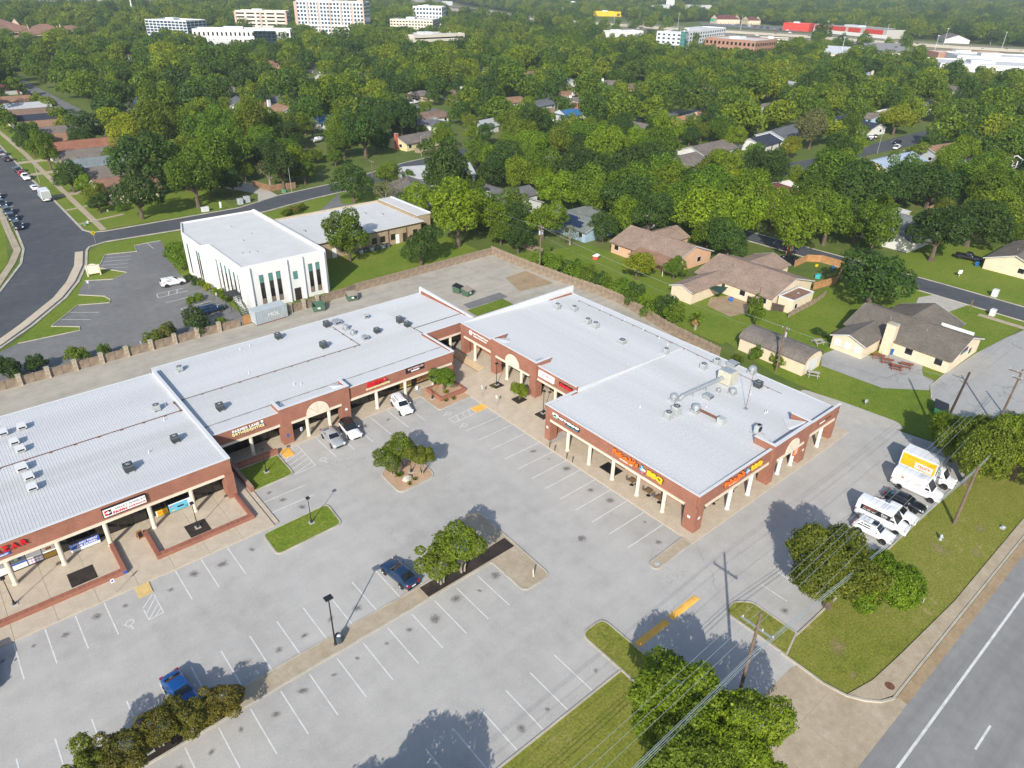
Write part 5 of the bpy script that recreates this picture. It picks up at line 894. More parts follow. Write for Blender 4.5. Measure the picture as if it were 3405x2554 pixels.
# cafe tables and metal chairs under the arcade
M_TT = mat('brown_table_top', (0.2, 0.13, 0.07), .5); M_CH = mat('brushed_chair_metal', (0.55, 0.56, 0.58), .25, .1, metal=.8)
def cafe_chair(parent_loc, rz):
 o = thing('metal_chair', 'x', 'chair', parent_loc, rz, 'metal chairs under the smokehouse arcade')
 MB().box(-.2, .2, -.2, .2, .43, .46).build('seat', M_CH, o)
 for sx in (-.2, .2):
  for sy in (-.2, .2): MB().cyl((sx, sy, 0), (sx * .9, sy * .9, .44), .014, n=6).build('leg', M_CH, o)
  MB().tube([(sx, .2, .45), (sx, .24, .8), (sx * .6, .26, .86)], .014, 6).build('back_post', M_CH, o)
 for k in range(3): MB().box(-.19, .19, .22, .235, .55 + k * .1, .6 + k * .1).build('back_slat', M_CH, o)
 return o
def cafe_table(x, y, label):
 o = thing('cafe_table', label, 'table', (x, y, .14), 0, 'cafe tables under the smokehouse arcade'); MB().box(-.42, .42, -.42, .42, .7, .74).build('table_top', M_TT, o, bevel=.01); MB().cyl((0, 0, .03), (0, 0, .7), .04).build('stem', M_BLACKM, o); MB().lathe([(.28, 0), (.26, .03), (.05, .05)], 14).build('foot', M_BLACKM, o)
ORD = ('first', 'second', 'third')
for i, y in enumerate((43.3, 40.6, 38.9)):
 cafe_table(58.0, y, '%s brown cafe table from the door under the front arcade' % ORD[i])
 for s, w in ((-1, 'road side'), (1, 'door side')): c = cafe_chair((58.0, y + s * .68, .14), R(180) if s < 0 else 0); c['label'] = 'metal chair on the %s of the %s front arcade table' % (w, ORD[i])
for i, x in enumerate((60.3, 63.0, 66.9)):
 cafe_table(x, 34.6, '%s brown cafe table from the corner under the side arcade' % ORD[i])
 for s, w in ((-1, 'corner side'), (1, 'far side')): c = cafe_chair((x + s * .68, 34.6, .14), R(90) if s < 0 else R(-90)); c['label'] = 'metal chair on the %s of the %s side arcade table' % (w, ORD[i])
# ------------------------------------------------------------------ dumpsters, container, fences behind
M_DGREEN = mat('dumpster_green', (0.06, 0.13, 0.085), .6, .2, 2, 9, dirt=(0.12, 0.09, 0.06)); M_BGREEN = mat('bright_dumpster_green', (0.012, 0.12, 0.06), .6, .2, 2, 9)
def dumpster(x, y, rz, label, m, lid=None, w=2.0, d=1.7):
 o = thing('dumpster', label, 'dumpster', (x, y, 0), rz); a, b = w / 2, d / 2
 MB().add([(-a, -b, .15), (a, -b, .15), (a, b * .8, .15), (-a, b * .8, .15), (-a, -b, 1.1), (a, -b, 1.1), (a, b, 1.5), (-a, b, 1.5), (-a + .08, -b + .08, 1.05), (a - .08, -b + .08, 1.05), (a - .08, b - .08, 1.42), (-a + .08, b - .08, 1.42), (-a + .1, -b + .1, .3), (a - .1, -b + .1, .3), (a - .1, b - .2, .3), (-a + .1, b - .2, .3)],
             [(3, 2, 1, 0), (0, 1, 5, 4), (1, 2, 6, 5), (2, 3, 7, 6), (3, 0, 4, 7), (4, 5, 9, 8), (5, 6, 10, 9), (6, 7, 11, 10), (7, 4, 8, 11), (8, 9, 13, 12), (9, 10, 14, 13), (10, 11, 15, 14), (11, 8, 12, 15), (12, 13, 14, 15)]).build('bin', [m], o)
 for sx in (-a - .06, a + .06): MB().box(sx - .06, sx + .06, -b * .7, b * .7, .7, .88).build('fork_pocket', m, o)
 for sx in (-a + .2, a - .2): MB().box(sx - .06, sx + .06, -b, b * .7, 0, .15).build('skid', M_RUST, o)
 plate_ = MB().box(-.25, .25, -b - .012, -b, .55, .85).build('notice', M_SW, o)
 if lid == 'flat':
  for sx in (0, 1): MB().add([(-a + sx * a, -b - .05, 1.12), (sx * a - .02, -b - .05, 1.12), (sx * a - .02, b, 1.53), (-a + sx * a, b, 1.53), (-a + sx * a, -b - .05, 1.16), (sx * a - .02, -b - .05, 1.16), (sx * a - .02, b, 1.57), (-a + sx * a, b, 1.57)], [(3, 2, 1, 0), (4, 5, 6, 7), (0, 1, 5, 4), (1, 2, 6, 5), (2, 3, 7, 6), (3, 0, 4, 7)]).build('lid', M_SK if m is not M_DGREEN else mat('sun_faded_lid', (0.3, 0.25, 0.2), .8), o)
 else: MB().box(-a, a, b + .02, b + .06, .5, 1.5).build('lid', M_SK, o)
 if lid == 'flat': MB().box(a * .2, a * .75, -b - .02, -b - .001, .5, .98).build('side_door', M_SK, o)
dumpster(52.4, 116.3, R(-20), 'open rusty green dumpster next to the shipping container', M_DGREEN, None, 2.2); dumpster(59.8, 116.9, R(-15), 'closed green dumpster with faded lid at the fence corner', M_DGREEN, 'flat'); dumpster(79.0, 105.0, R(12), 'nearer green dumpster in the back lot with a black side door', M_DGREEN, 'flat', 1.9); dumpster(78.4, 107.4, R(25), 'green dumpster with black lid behind the other one in the back lot', mat('dumpster_green_dull', (0.07, 0.13, 0.09), .6, .2), 'flat', 1.8); dumpster(107.2, 25.9, R(20), 'bright green dumpster with black lid by the church lot kerb', M_BGREEN, 'flat', 3.0, 1.9)
o = thing('shipping_container', 'pale corrugated shipping container with faint white logo behind the shops', 'container', (43.4, 118.0, 0), R(3))
M_CONT = mat('container_pale', (0.4, 0.45, 0.48), .55, .08, .8, 6, dirt=(0.4, 0.36, 0.3))
mb = MB(); n = 20
for i in range(n):   # corrugated long side
 x0, x1 = -3.03 + i * 6.06 / n, -3.03 + (i + 1) * 6.06 / n; q = (x1 - x0) / 4
 mb.box(x0, x0 + 2 * q, -1.22, 1.22, .15, 2.5); mb.box(x0 + 2 * q, x1, -1.14, 1.14, .15, 2.5)
mb.build('corrugated_side', M_CONT, o); MB().box(-3.06, 3.06, -1.23, 1.23, 2.5, 2.59).build('roof', M_CONT, o)
for sx in (-3.06, 2.94):
 for sy in (-1.24, 1.12): MB().box(sx, sx + .12, sy, sy + .12, 0, 2.6).build('corner_post', M_CONT, o)
MB().box(-3.06, 3.06, -1.235, 1.235, .02, .15).build('base_rail', M_RUST, o)
for y in (-1.17, .02): MB().box(-3.1, -3.04, y, y + 1.15, .2, 2.45).build('door', M_CONT, o)
text('lettering', 'MOL', 1.0, M_SW, o, (.4, -1.235, 1.4), 'S', .006, 2.2)
# wooden privacy fences: every panel and post is a piece
M_FENCE = mat('weathered_fence', (0.28, 0.215, 0.155), .95, .3, 1.2, 8); M_FENCEN = mat('new_cedar_fence', (0.42, 0.22, 0.09), .9, .2, 1.2, 8); M_STONE = mat('stone_pier', (0.42, 0.36, 0.27), .95, .35, 2.2, 9)
def picket_mesh(L, h, m, jag=.06, seed=1):
 rr = random.Random(seed); mb = MB(); n = max(3, int(L / .145)); w = L / n
 for i in range(n): mb.box(i * w + .006, (i + 1) * w - .006, -.012 + rr.uniform(-.01, .01), .012, .04, h + rr.uniform(-jag, jag) * .5)
 mb.box(0, L, .014, .06, .35, .44).box(0, L, .014, .06, h - .4, h - .31)
 me = mb.mesh('panel'); me.materials.append(m); return me
_fm = {}
def fence(path, label, m=None, h=1.8, bay=2.4, post=M_FENCE, jag=.06, piers=None, name='wooden_fence'):
 m = m or M_FENCE; o = thing(name, label, 'fence', (path[0][0], path[0][1], 0)); base = Vector((path[0][0], path[0][1], 0)); k = 0
 for a, b in zip(path[:-1], path[1:]):
  a, b = Vector((*a, 0)), Vector((*b, 0)); L = (b - a).length; n = max(1, round(L / bay)); w = L / n; rz = math.atan2(b.y - a.y, b.x - a.x)
  for i in range(n):
   p = a.lerp(b, i / n) - base; key = (round(w, 2), h, m.name, k % 4, jag)
   if key not in _fm: _fm[key] = picket_mesh(w, h, m, jag, k)
   obj('panel', _fm[key], o, loc=p, rotz=rz); q = MB().box(-.06, .06, -.06, .06, 0, h + .08)
   if piers and k % piers == 0: MB().box(-.3, .3, -.3, .3, 0, h + .25).box(-.36, .36, -.36, .36, h + .25, h + .33).build('stone_pier', M_STONE, o, loc=p)
   else: q.build('post', post, o, loc=p)
   k += 1
 return o
fence([(-30, 118.15), (38.2, 118.4)], 'weathered fence with stone piers between the alley and the office lot', h=1.5, bay=1.9, piers=2); fence([(38.6, 118.5), (40.2, 118.6)], 'short new cedar fence panel beside the shipping container', M_FENCEN, 1.7, 1.6)
fence([(47.6, 118.2), (56.3, 119.0)], 'old fence with stone piers behind the open dumpster', h=1.6, bay=1.45, piers=2); fence([(56.3, 119.0), (60.0, 119.3), (62.3, 120.0), (97.6, 120.5)], 'long weathered fence between the back lot and the office garden', h=1.75)
fence([(97.7, 120.5), (97.9, 109), (98.2, 104.8), (99.0, 95.3), (99.9, 88.2), (100.0, 83.9), (98.9, 77), (97.3, 69.9), (96.4, 63), (95.9, 57)], 'long leaning grey fence behind the right wing overgrown with vines', h=2.1, jag=.25)
fence([(78.9, 209.9), (80.4, 201.7), (88, 200.5)], 'brown fence round the yard at the dirt drive', mat('brown_fence', (0.24, 0.14, 0.08), .95, .3)); fence([(143.8, 221.5), (146, 217.2), (164, 221)], 'grey corner fence before the yellow house', h=1.6)
fence([(146.6, 72.9), (152.4, 73.2), (154.8, 70.8), (154.9, 65.6), (144.6, 62.0), (137.3, 63.2)], 'fresh orange cedar fence round the toy yard', M_FENCEN, 1.7); fence([(136.5, 60.0), (131, 59.2), (120.3, 58.8)], 'open rail fence along the church lawn', h=1.2, bay=1.8); fence([(148.2, 118.7), (148.3, 113), (144.0, 110.8), (139.7, 111.3)], 'white picket fence in the shade behind the tan roofed house', mat('white_fence', (0.75, 0.75, 0.72), .7, .05), 1.2); fence([(210, 82), (204, 80), (198, 80)], 'orange fence beside the cream shed under the trees', M_FENCEN, 1.7); fence([(276, 97), (262, 92)], 'pale fence behind the metal roofed house', h=1.6); fence([(122, 60.8), (120.5, 66), (120.6, 68)], 'dark fence by the beige house patio', mat('dark_fence', (0.08, 0.06, 0.045), .95, .3), 1.5); fence([(106.5, 121), (107, 110)], 'grey side fence between the two back gardens', h=1.6)
# picnic tables
def picnic(x, y, rz, label, m):
 o = thing('picnic_table', label, 'picnic table', (x, y, .05), rz)
 for i in range(5): MB().box(-.95, .95, -.38 + i * .155, -.38 + i * .155 + .14, .72, .76).build('top_plank', m, o)
 for s in (-1, 1):
  for i in range(2): MB().box(-.95, .95, s * .68 + i * .15 - .15, s * .68 + i * .15 - .01, .43, .47).build('seat_plank', m, o)
 for sx in (-.65, .65):
  for s in (-1, 1): MB().add([(sx - .04, s * .72, 0), (sx + .04, s * .72, 0), (sx + .04, s * .28, .72), (sx - .04, s * .28, .72), (sx - .04, s * .82, 0), (sx + .04, s * .82, 0), (sx + .04, s * .38, .72), (sx - .04, s * .38, .72)], [(0, 1, 2, 3), (7, 6, 5, 4), (0, 4, 5, 1), (1, 5, 6, 2), (3, 7, 4, 0)]).build('leg', m, o)
  MB().box(sx - .03, sx + .03, -.82, .82, .36, .43).build('brace', m, o)
M_RW = mat('redwood_stain', (0.26, 0.075, 0.04), .8, .2, 2, 12)
picnic(117.4, 40.0, R(-70), 'red picnic table closest to the chimney wall', M_RW); picnic(117.0, 38.3, R(-70), 'red picnic table with umbrella pole on the patio', M_RW); picnic(116.0, 36.2, R(-70), 'red picnic table nearer the parking kerb', M_RW); picnic(118.0, 35.5, R(-70), 'red picnic table on the weedy edge of the patio', M_RW); picnic(102.8, 43.8, R(-60), 'bare grey picnic table on the grass behind the shop', mat('grey_plank', (0.38, 0.36, 0.33), .9, .2)); picnic(114.5, 49.5, R(-20), 'grey picnic table beside the bay end of the church house', mat('grey_plank', (0.38, 0.36, 0.33), .9, .2))
tag(MB().cyl((0, 0, 0), (0, 0, 2.7), .03, n=8).lathe([(.06, 2.5), (.02, 2.72)], 8).build('umbrella_pole', M_RW, loc=(117.0, 38.3, .05)), 'bare red umbrella pole sticking up from a picnic table', 'pole')
def bin2(x, y, c, label):
 o = thing('wheelie_bin', label, 'bin', (x, y, .04)); m = mat('bin_' + c, {'blue': (0.02, 0.12, 0.32), 'brown': (0.25, 0.1, 0.04), 'black': (0.02, 0.02, 0.025)}[c], .5)
 MB().add([(-.25, -.28, 0), (.25, -.28, 0), (.25, .28, 0), (-.25, .28, 0), (-.3, -.36, .95), (.3, -.36, .95), (.3, .34, .95), (-.3, .34, .95)], [(3, 2, 1, 0), (4, 5, 6, 7), (0, 1, 5, 4), (1, 2, 6, 5), (2, 3, 7, 6), (3, 0, 4, 7)]).build('bin', m, o); MB().box(-.32, .32, -.38, .4, .95, 1.03).build('lid', m, o, bevel=.03)
 for s in (-.27, .27): MB().cyl((s - .03, .3, .1), (s + .03, .3, .1), .1, n=10).build('wheel', M_SK, o)
bin2(120.9, 39.4, 'blue', 'blue recycling bin beside the tall chimney'); bin2(181.5, 47.4, 'blue', 'blue bin beside the shaded carport on the right'); bin2(182.6, 46.2, 'brown', 'brown bin beside the shaded carport on the right'); bin2(143.6, 152.2, 'blue', 'blue bin in the shady driveway behind the grey house'); bin2(142.8, 151.4, 'brown', 'brown bin in the shady driveway behind the grey house')
# street lights
def street_light(x, y, h, rz, label, arm=2.2):
 o = thing('street_light', label, 'street light', (x, y, 0), rz); MB().cyl((0, 0, 0), (0, 0, h), .1, .06, 10).build('pole', M_STEEL, o); MB().tube([(0, 0, h - .1), (arm * .5, 0, h + .22), (arm, 0, h + .26)], .04, 8).build('arm', M_STEEL, o); MB().box(arm - .1, arm + .55, -.13, .13, h + .2, h + .34).build('head', M_STEEL, o, bevel=.04)
street_light(14.4, 189.7, 8.6, R(15), 'street light leaning over the residential street at the left edge'); street_light(30.6, 249.3, 6.8, R(190), 'street light on the lawn strip beside the parked pickup'); street_light(84.9, 196.8, 7.4, R(20), 'street light by the dirt drive fence', 1.6); street_light(141.7, 214.2, 7.0, R(10), 'street light in front of the yellow house', 1.8); street_light(150.4, 172, 6.5, R(10), 'street light near the small white house', 3.0); street_light(125.5, 262, 7, R(20), 'street light over the parked boat'); street_light(286, 120, 9, R(150), 'street light over the cross street with the pickup trucks', 2.5); street_light(228, 236, 8, R(30), 'street light beside the blue roofed house')
# utility boxes on lawns
for x, y, l, s in ((58.6, 192.6, 'long pale utility cabinet beside the side street', (1.8, 1, 1.2)), (68.6, 194.0, 'left of the two tall metal utility cabinets on the side street', (1.3, 1.2, 1.5)), (70.8, 194.8, 'right of the two tall metal utility cabinets on the side street', (1.5, 1.2, 1.6)), (153.6, 34.6, 'white utility cabinet on the church side of the street', (1.1, .9, 1.3)), (164.8, 38.0, 'white utility cabinet across the street from the church', (1.2, 1, 1.5)), (83.2, 198.4, 'small green utility box by the street light', (.9, .8, .8)), (38.5, 207.5, 'small white box on the corner lawn', (.4, .4, .5)), (30.9, 197.8, 'small green utility post at the corner lawn', (.4, .4, .9)), (29.5 + 2.4, 199.2, 'small white utility post at the corner lawn', (.35, .35, .7))):
 o = thing('utility_cabinet', l, 'utility box', (x, y, 0)); m = M_INS if 'green' not in l else mat('utility_green', (0.12, 0.3, 0.2), .6)
 if 'white' in l or 'pale' in l: m = M_COPING
 MB().box(-s[0] / 2, s[0] / 2, -s[1] / 2, s[1] / 2, 0, s[2]).build('cabinet', m, o, bevel=.05); MB().box(-s[0] / 2 - .05, s[0] / 2 + .05, -s[1] / 2 - .05, s[1] / 2 + .05, -.02, .06).build('pad', M_CONC, o)
# small yellow and white yard signs, feather flags
def feather(x, y, c, label, h=2.2, rz=0):
 o = thing('feather_flag', label, 'flag', (x, y, 0), rz); MB().cyl((0, 0, 0), (.1, 0, h), .02, n=6).build('pole', M_STEEL, o); MB().add([(.08, -.01, .5), (.55, -.01, .6), (.7, -.01, h - .3), (.4, -.01, h), (.12, -.01, h), (.08, .01, .5), (.55, .01, .6), (.7, .01, h - .3), (.4, .01, h), (.12, .01, h)], [(0, 1, 2, 3, 4), (9, 8, 7, 6, 5), (0, 5, 6, 1), (1, 6, 7, 2), (2, 7, 8, 3), (3, 8, 9, 4), (4, 9, 5, 0)]).build('flag', c, o)
feather(151.9, 38.0, M_SY, 'yellow feather flag on the church verge', 2.4, R(40)); feather(152.2, 78.4, M_SO, 'orange feather flag by the shady street', 2.6); feather(62, 191.5, M_SW, 'white feather flag behind the office roof', 2.2)
o = thing('yard_sign', 'white real estate sign on the lawn across the street', 'sign', (171.0, 47.2, 0), R(-30)); MB().cyl((0, 0, 0), (0, 0, 1.6), .04, n=6).build('post', M_SW, o); MB().box(-.5, .5, -.02, .02, .7, 1.5).build('panel', M_SW, o)


# ------------------------------------------------------------------ vehicles
M_CG = glass_mat('car_glass', (0.012, 0.016, 0.018), .05, .9); M_TYRE = mat('tyre_rubber', (0.012, 0.012, 0.012), .85); M_RIM = mat('alloy_rim', (0.42, 0.43, 0.45), .3, .1, metal=.7); M_TAIL = mat('tail_lamp', (0.35, 0.01, 0.015), .3); M_HEAD = mat('head_lamp', (0.6, 0.62, 0.64), .15); M_TRIM = mat('black_trim', (0.015, 0.015, 0.016), .55)
PAINT = {k: paint_mat('paint_' + k, c, metal=m) for k, c, m in (('white', (0.74, 0.75, 0.76), 0), ('silver', (0.42, 0.44, 0.46), .35), ('black', (0.008, 0.009, 0.012), 0), ('navy', (0.012, 0.035, 0.085), .2), ('blue', (0.006, 0.07, 0.26), .2), ('red', (0.35, 0.008, 0.01), 0), ('grey', (0.12, 0.125, 0.13), .3), ('tan', (0.4, 0.34, 0.25), .2), ('dark', (0.018, 0.028, 0.04), .2))}
def crom(xs, ys, t):
 return float(np.interp(t, xs, ys))
def smoothcurve(pts, n):
 p = [np.array(q, float) for q in pts]
 for _ in range(2):
  q = [p[0]]
  for a, b in zip(p[:-1], p[1:]): q += [a * .75 + b * .25, a * .25 + b * .75]
  q.append(p[-1]); p = q
 d = np.concatenate([[0], np.cumsum([np.linalg.norm(b - a) for a, b in zip(p[:-1], p[1:])])]); s = np.linspace(0, d[-1], n); P = np.array(p)
 return np.stack([np.interp(s, d, P[:, k]) for k in range(P.shape[1])], 1)
CARS = {
 'sedan': dict(L=4.75, W=1.84, top=[(-2.37, .62), (-2.3, .95), (-1.75, 1.05), (-1.2, 1.02), (.95, .98), (1.7, .88), (2.2, .74), (2.37, .52)], cab=(-1.75, 1.0, -.95, .1, 1.44, .66), win=((-1.25, -.42), (-.36, .62)), wb=(1.42, -1.4), wr=.33),
 'coupe': dict(L=4.85, W=1.88, top=[(-2.4, .62), (-2.34, .92), (-1.9, 1.02), (-1.2, 1.0), (.85, .97), (1.7, .86), (2.25, .72), (2.42, .5)], cab=(-1.95, .95, -.85, .0, 1.4, .64), win=((-1.1, .6),), wb=(1.45, -1.4), wr=.35),
 'suv': dict(L=4.75, W=1.9, top=[(-2.36, .55), (-2.34, 1.08), (-1.6, 1.12), (1.0, 1.1), (1.75, 1.02), (2.2, .88), (2.37, .6)], cab=(-2.3, 1.1, -2.05, .25, 1.72, .7), win=((-2.0, -1.2), (-1.13, -.3), (-.24, .72)), wb=(1.45, -1.4), wr=.37),
 'crossover': dict(L=4.5, W=1.88, top=[(-2.24, .55), (-2.2, 1.02), (-1.6, 1.1), (.9, 1.05), (1.6, .98), (2.1, .85), (2.25, .58)], cab=(-2.15, 1.0, -1.75, .2, 1.66, .68), win=((-1.7, -1.1), (-1.04, -.28), (-.22, .66)), wb=(1.38, -1.32), wr=.36),
 'van': dict(L=5.95, W=2.05, top=[(-2.97, .5), (-2.96, 1.25), (-2.0, 1.28), (1.75, 1.25), (2.3, 1.12), (2.8, .98), (2.97, .55)], cab=(-2.96, 1.95, -2.9, 1.0, 2.55, .86), win=((1.02, 1.6),), wb=(2.0, -1.75), wr=.36),
 'pickup': dict(L=5.7, W=1.98, top=[(-2.85, .6), (-2.83, 1.08), (-1.8, 1.1), (1.0, 1.1), (1.9, 1.08), (2.65, .98), (2.85, .6)], cab=(-.75, 1.15, -.55, .35, 1.82, .74), win=((-.6, .1), (.16, .8)), wb=(1.75, -1.6), wr=.38),
 'box_truck': dict(L=6.6, W=2.05, top=[(-3.3, .7), (-3.28, .95), (1.0, .95), (1.2, 1.2), (2.3, 1.15), (3.1, 1.0), (3.28, .55)], cab=(1.05, 2.35, 1.1, 1.6, 2.25, .8), win=((1.2, 1.9),), wb=(2.35, -1.9), wr=.4),
}
_wheel = None
def wheel_meshes():
 global _wheel
 if _wheel is None:
  t = MB(); n = 20
  prof = [(.66, -.1), (.9, -.11), (1.0, -.07), (1.0, .07), (.9, .11), (.66, .1)]
  vs = [(r * math.cos(2 * math.pi * i / n), y, r * math.sin(2 * math.pi * i / n)) for r, y in prof for i in range(n)]
  t.add(vs, [(k * n + i, k * n + (i + 1) % n, (k + 1) * n + (i + 1) % n, (k + 1) * n + i) for k in range(5) for i in range(n)])
  r = MB(); r.cyl((0, -.06, 0), (0, .07, 0), .2, n=10)
  for i in range(5):
   a = 2 * math.pi * i / 5; u = Vector((math.cos(a), 0, math.sin(a))); w = Vector((-math.sin(a), 0, math.cos(a))) * .11
   r.add([u * .1 - w + Vector((0, .07, 0)), u * .68 - w * .8 + Vector((0, .08, 0)), u * .68 + w * .8 + Vector((0, .08, 0)), u * .1 + w + Vector((0, .07, 0))], [(0, 1, 2, 3)])
  vs = [(q * math.cos(2 * math.pi * i / n), y, q * math.sin(2 * math.pi * i / n)) for q, y in ((.6, .06), (.68, .1)) for i in range(n)]; r.add(vs, [(i, (i + 1) % n, n + (i + 1) % n, n + i) for i in range(n)])
  d = MB().cyl((0, -.05, 0), (0, -.04, 0), .66, n=20)
  tm, rm, dm = t.mesh('tyre'), r.mesh('rim'), d.mesh('brake_disc'); tm.materials.append(M_TYRE); rm.materials.append(M_RIM); dm.materials.append(M_TRIM); _wheel = (tm, rm, dm)
 return _wheel
def make_car(kind, label, cat, name, paint, roof=None):
 c = CARS[kind]; L, W = c['L'], c['W']; root = thing(name, label, cat)
 # lower body: rounded cross-sections along the length
 top = smoothcurve(c['top'], 34); mb = MB(); rings = []; n = 8; hw = W / 2
 for x, zt in top:
  e = abs(x) / (L / 2); ws = hw * (1 - .16 * max(0, (e - .72) / .28) ** 2); zb = .22 + .12 * max(0, (e - .86) / .14)
  half = smoothcurve([(0, zb), (ws * .9, zb), (ws, zb + (zt - zb) * .35), (ws * .985, zb + (zt - zb) * .72), (ws * .9, zt), (ws * .6, zt + .035), (0, zt + .05)], n)
  rings.append([(x, y, z) for y, z in half] + [(x, -y, z) for y, z in half[-2:0:-1]])
 m = len(rings[0]); vs = [v for r in rings for v in r]
 mb.add(vs, [(a * m + i, a * m + (i + 1) % m, (a + 1) * m + (i + 1) % m, (a + 1) * m + i) for a in range(len(rings) - 1) for i in range(m)] + [tuple(range(m - 1, -1, -1)), tuple((len(rings) - 1) * m + i for i in range(m))])
 def painted(b, nm, mt, parent=root, smooth=True):
  o = b.build(nm, mt, parent, smooth=smooth)
  o.material_slots[0].link = 'OBJECT'; o.material_slots[0].material = mt; return o
 painted(mb, 'body', PAINT[paint])
 # cabin shell
 x0, x1, r0, r1, zr, wr = c['cab']; zc = crom([p[0] for p in c['top']], [p[1] for p in c['top']], 0) - .02; wbel = hw * .9
 zb0 = crom([p[0] for p in c['top']], [p[1] for p in c['top']], x0) - .02; zb1 = crom([p[0] for p in c['top']], [p[1] for p in c['top']], x1) - .02
 def shell(u, v):
  t = min(1, v / .62) if v < .62 else 1; xb = x0 + (x1 - x0) * u; xr = r0 + (r1 - r0) * u; tt = t ** .9
  x = xb + (xr - xb) * tt; zbelt = zb0 + (zb1 - zb0) * u if kind != 'van' else zc; z = zbelt + (zr - .05 - zbelt) * t; y = wbel + (wr - wbel) * t + .05 * math.sin(math.pi * t) * .6
  edge = min(u, 1 - u); y *= 1 - .10 * max(0, 1 - edge / .12) ** 2 if kind not in ('van',) else 1
  if v >= .62: s = (v - .62) / .38; y = y * (1 - s); z = z + .055 * math.sin(s * math.pi / 2)
  return x, y, z
 cb = MB(); nu, nv = 14, 9; g = {}
 for i in range(nu + 1):
  for j in range(nv + 1):
   for s in (1, -1): x, y, z = shell(i / nu, j / nv); g[i, j, s] = (x, y * s, z)
 for i in range(nu):
  for j in range(nv):
   for s in (1, -1):
    q = [g[i, j, s], g[i + 1, j, s], g[i + 1, j + 1, s], g[i, j + 1, s]]; cb.add(q if s < 0 else q[::-1], [(0, 1, 2, 3)])
 for i in (0, nu):
  for j in range(nv): q = [g[i, j, 1], g[i, j + 1, 1], g[i, j + 1, -1], g[i, j, -1]]; cb.add(q if i == 0 else q[::-1], [(0, 1, 2, 3)])
 painted(cb, 'cabin', PAINT[roof or paint], smooth=False)
 # glass, standing a few millimetres proud of the shell
 def patch(nm, pts, nrm): return MB().add([tuple(Vector(p) + Vector(nrm) * .008) for p in pts], [tuple(range(len(pts)))]).build(nm, M_CG, root)
 for u, nm, sg in ((1.0, 'windshield', 1), (0.0, 'rear_window', -1)):
  if kind == 'van' and nm == 'rear_window': continue
  lo, hi = .07, .52; rows = []
  for k in range(4):
   v = lo + (hi - lo) * k / 3; x, y, z = shell(u, v); rows.append([(x + sg * .012, y * .93 * f, z + .01) for f in (-1, -.5, 0, .5, 1)])
  w = MB()
  for a, b in zip(rows[:-1], rows[1:]):
   for k in range(4): w.add([a[k], a[k + 1], b[k + 1], b[k]] if sg > 0 else [a[k + 1], a[k], b[k], b[k + 1]], [(0, 1, 2, 3)])
  w.build(nm, M_CG, root)
 for a, b in c['win']:
  for s in (1, -1):
   pts = []
   for xx, v in ((a, .1), (b, .1), (b, .5), (a, .5)):
    # find u whose shell x at this v matches
    xb, xr = lambda u: x0 + (x1 - x0) * u, lambda u: r0 + (r1 - r0) * u; t = (v / .62) ** .9
    u = (xx - (x0 + (r0 - x0) * t)) / ((x1 - x0) + ((r1 - r0) - (x1 - x0)) * t); u = min(.965, max(.035, u)); x, y, z = shell(u, v); pts.append((x, y * s + s * .012, z))
   patch('side_window', pts if s < 0 else pts[::-1], (0, 0, 0))
 # wheels, lamps, mirrors, plates, bumpers
 tm, rm, dm = wheel_meshes(); r = c['wr']
 for wx in c['wb']:
  for s in (1, -1):
   MB().cyl((wx, s * (hw - .2), r), (wx, s * (hw + .004), r), r + .06, n=20).build('wheel_arch', M_TRIM, root)
   w = thing('wheel', None, None, (wx, s * (hw - .075), r)); w.parent = root; w.scale = (r, r if False else 1.0, r)
   w.rotation_euler = (0, 0, 0 if s > 0 else math.pi)
   for me in (tm, rm, dm): obj(me.name.split('.')[0], me, w)
 xf = L / 2
 for s in (1, -1):
  zl = crom([p[0] for p in c['top']], [p[1] for p in c['top']], xf * .93); y = s * hw * .68
  MB().add([(xf * .985, y - .17, zl - .17), (xf * .985, y + .17, zl - .17), (xf * .93, y + s * .1 + .17, zl + .03), (xf * .93, y + s * .1 - .17, zl + .03), (xf * .9, y - .17, zl - .17), (xf * .9, y + .17, zl - .17)], [(0, 1, 2, 3), (1, 5, 2), (0, 3, 4)]).build('headlight', M_HEAD, root)
  zt = crom([p[0] for p in c['top']], [p[1] for p in c['top']], -xf * .965); MB().box(-xf - .005, -xf * .95, s * hw * .72 - .17, s * hw * .72 + .17, zt - .22, zt - .05).build('taillight', M_TAIL, root)
  xm = c['cab'][1] - .35; MB().box(xm - .06, xm + .06, s * (hw + .0) - (0 if s > 0 else .2), s * hw + (.2 if s > 0 else 0), zc + .04, zc + .17).build('mirror', PAINT[paint], root, bevel=.03)
 MB().box(-xf - .012, -xf + .01, -.24, .24, .52, .66).build('number_plate', M_SW, root); MB().box(xf - .04, xf + .012, -.5, .5, .34, .52).build('grille', M_TRIM, root); MB().box(-xf - .008, -xf + .06, -hw * .8, hw * .8, .26, .42).build('rear_bumper', M_TRIM, root)
 if kind in ('suv', 'crossover', 'van') : MB().box(-.02 + x0 * .55, .02 + x1 * .2, -wr + .1, -wr + .14, zr - .02, zr + .035).box(-.02 + x0 * .55, .02 + x1 * .2, wr - .14, wr - .1, zr - .02, zr + .035).build('roof_rail', M_TRIM if kind != 'van' else PAINT['white'], root)
 if kind == 'pickup': MB().box(-2.72, -.85, -.8, .8, 1.1, 1.155).build('truck_bed', M_TRIM, root)
 if kind == 'box_truck':
  b = MB().box(-3.35, 1.0, -1.15, 1.15, .95, 3.1).build('cargo_box', PAINT['white'], root, bevel=.03); MB().box(-3.36, -3.34, -1.02, 1.02, 1.0, 2.9).build('roll_door', M_ACL, b)
 return root
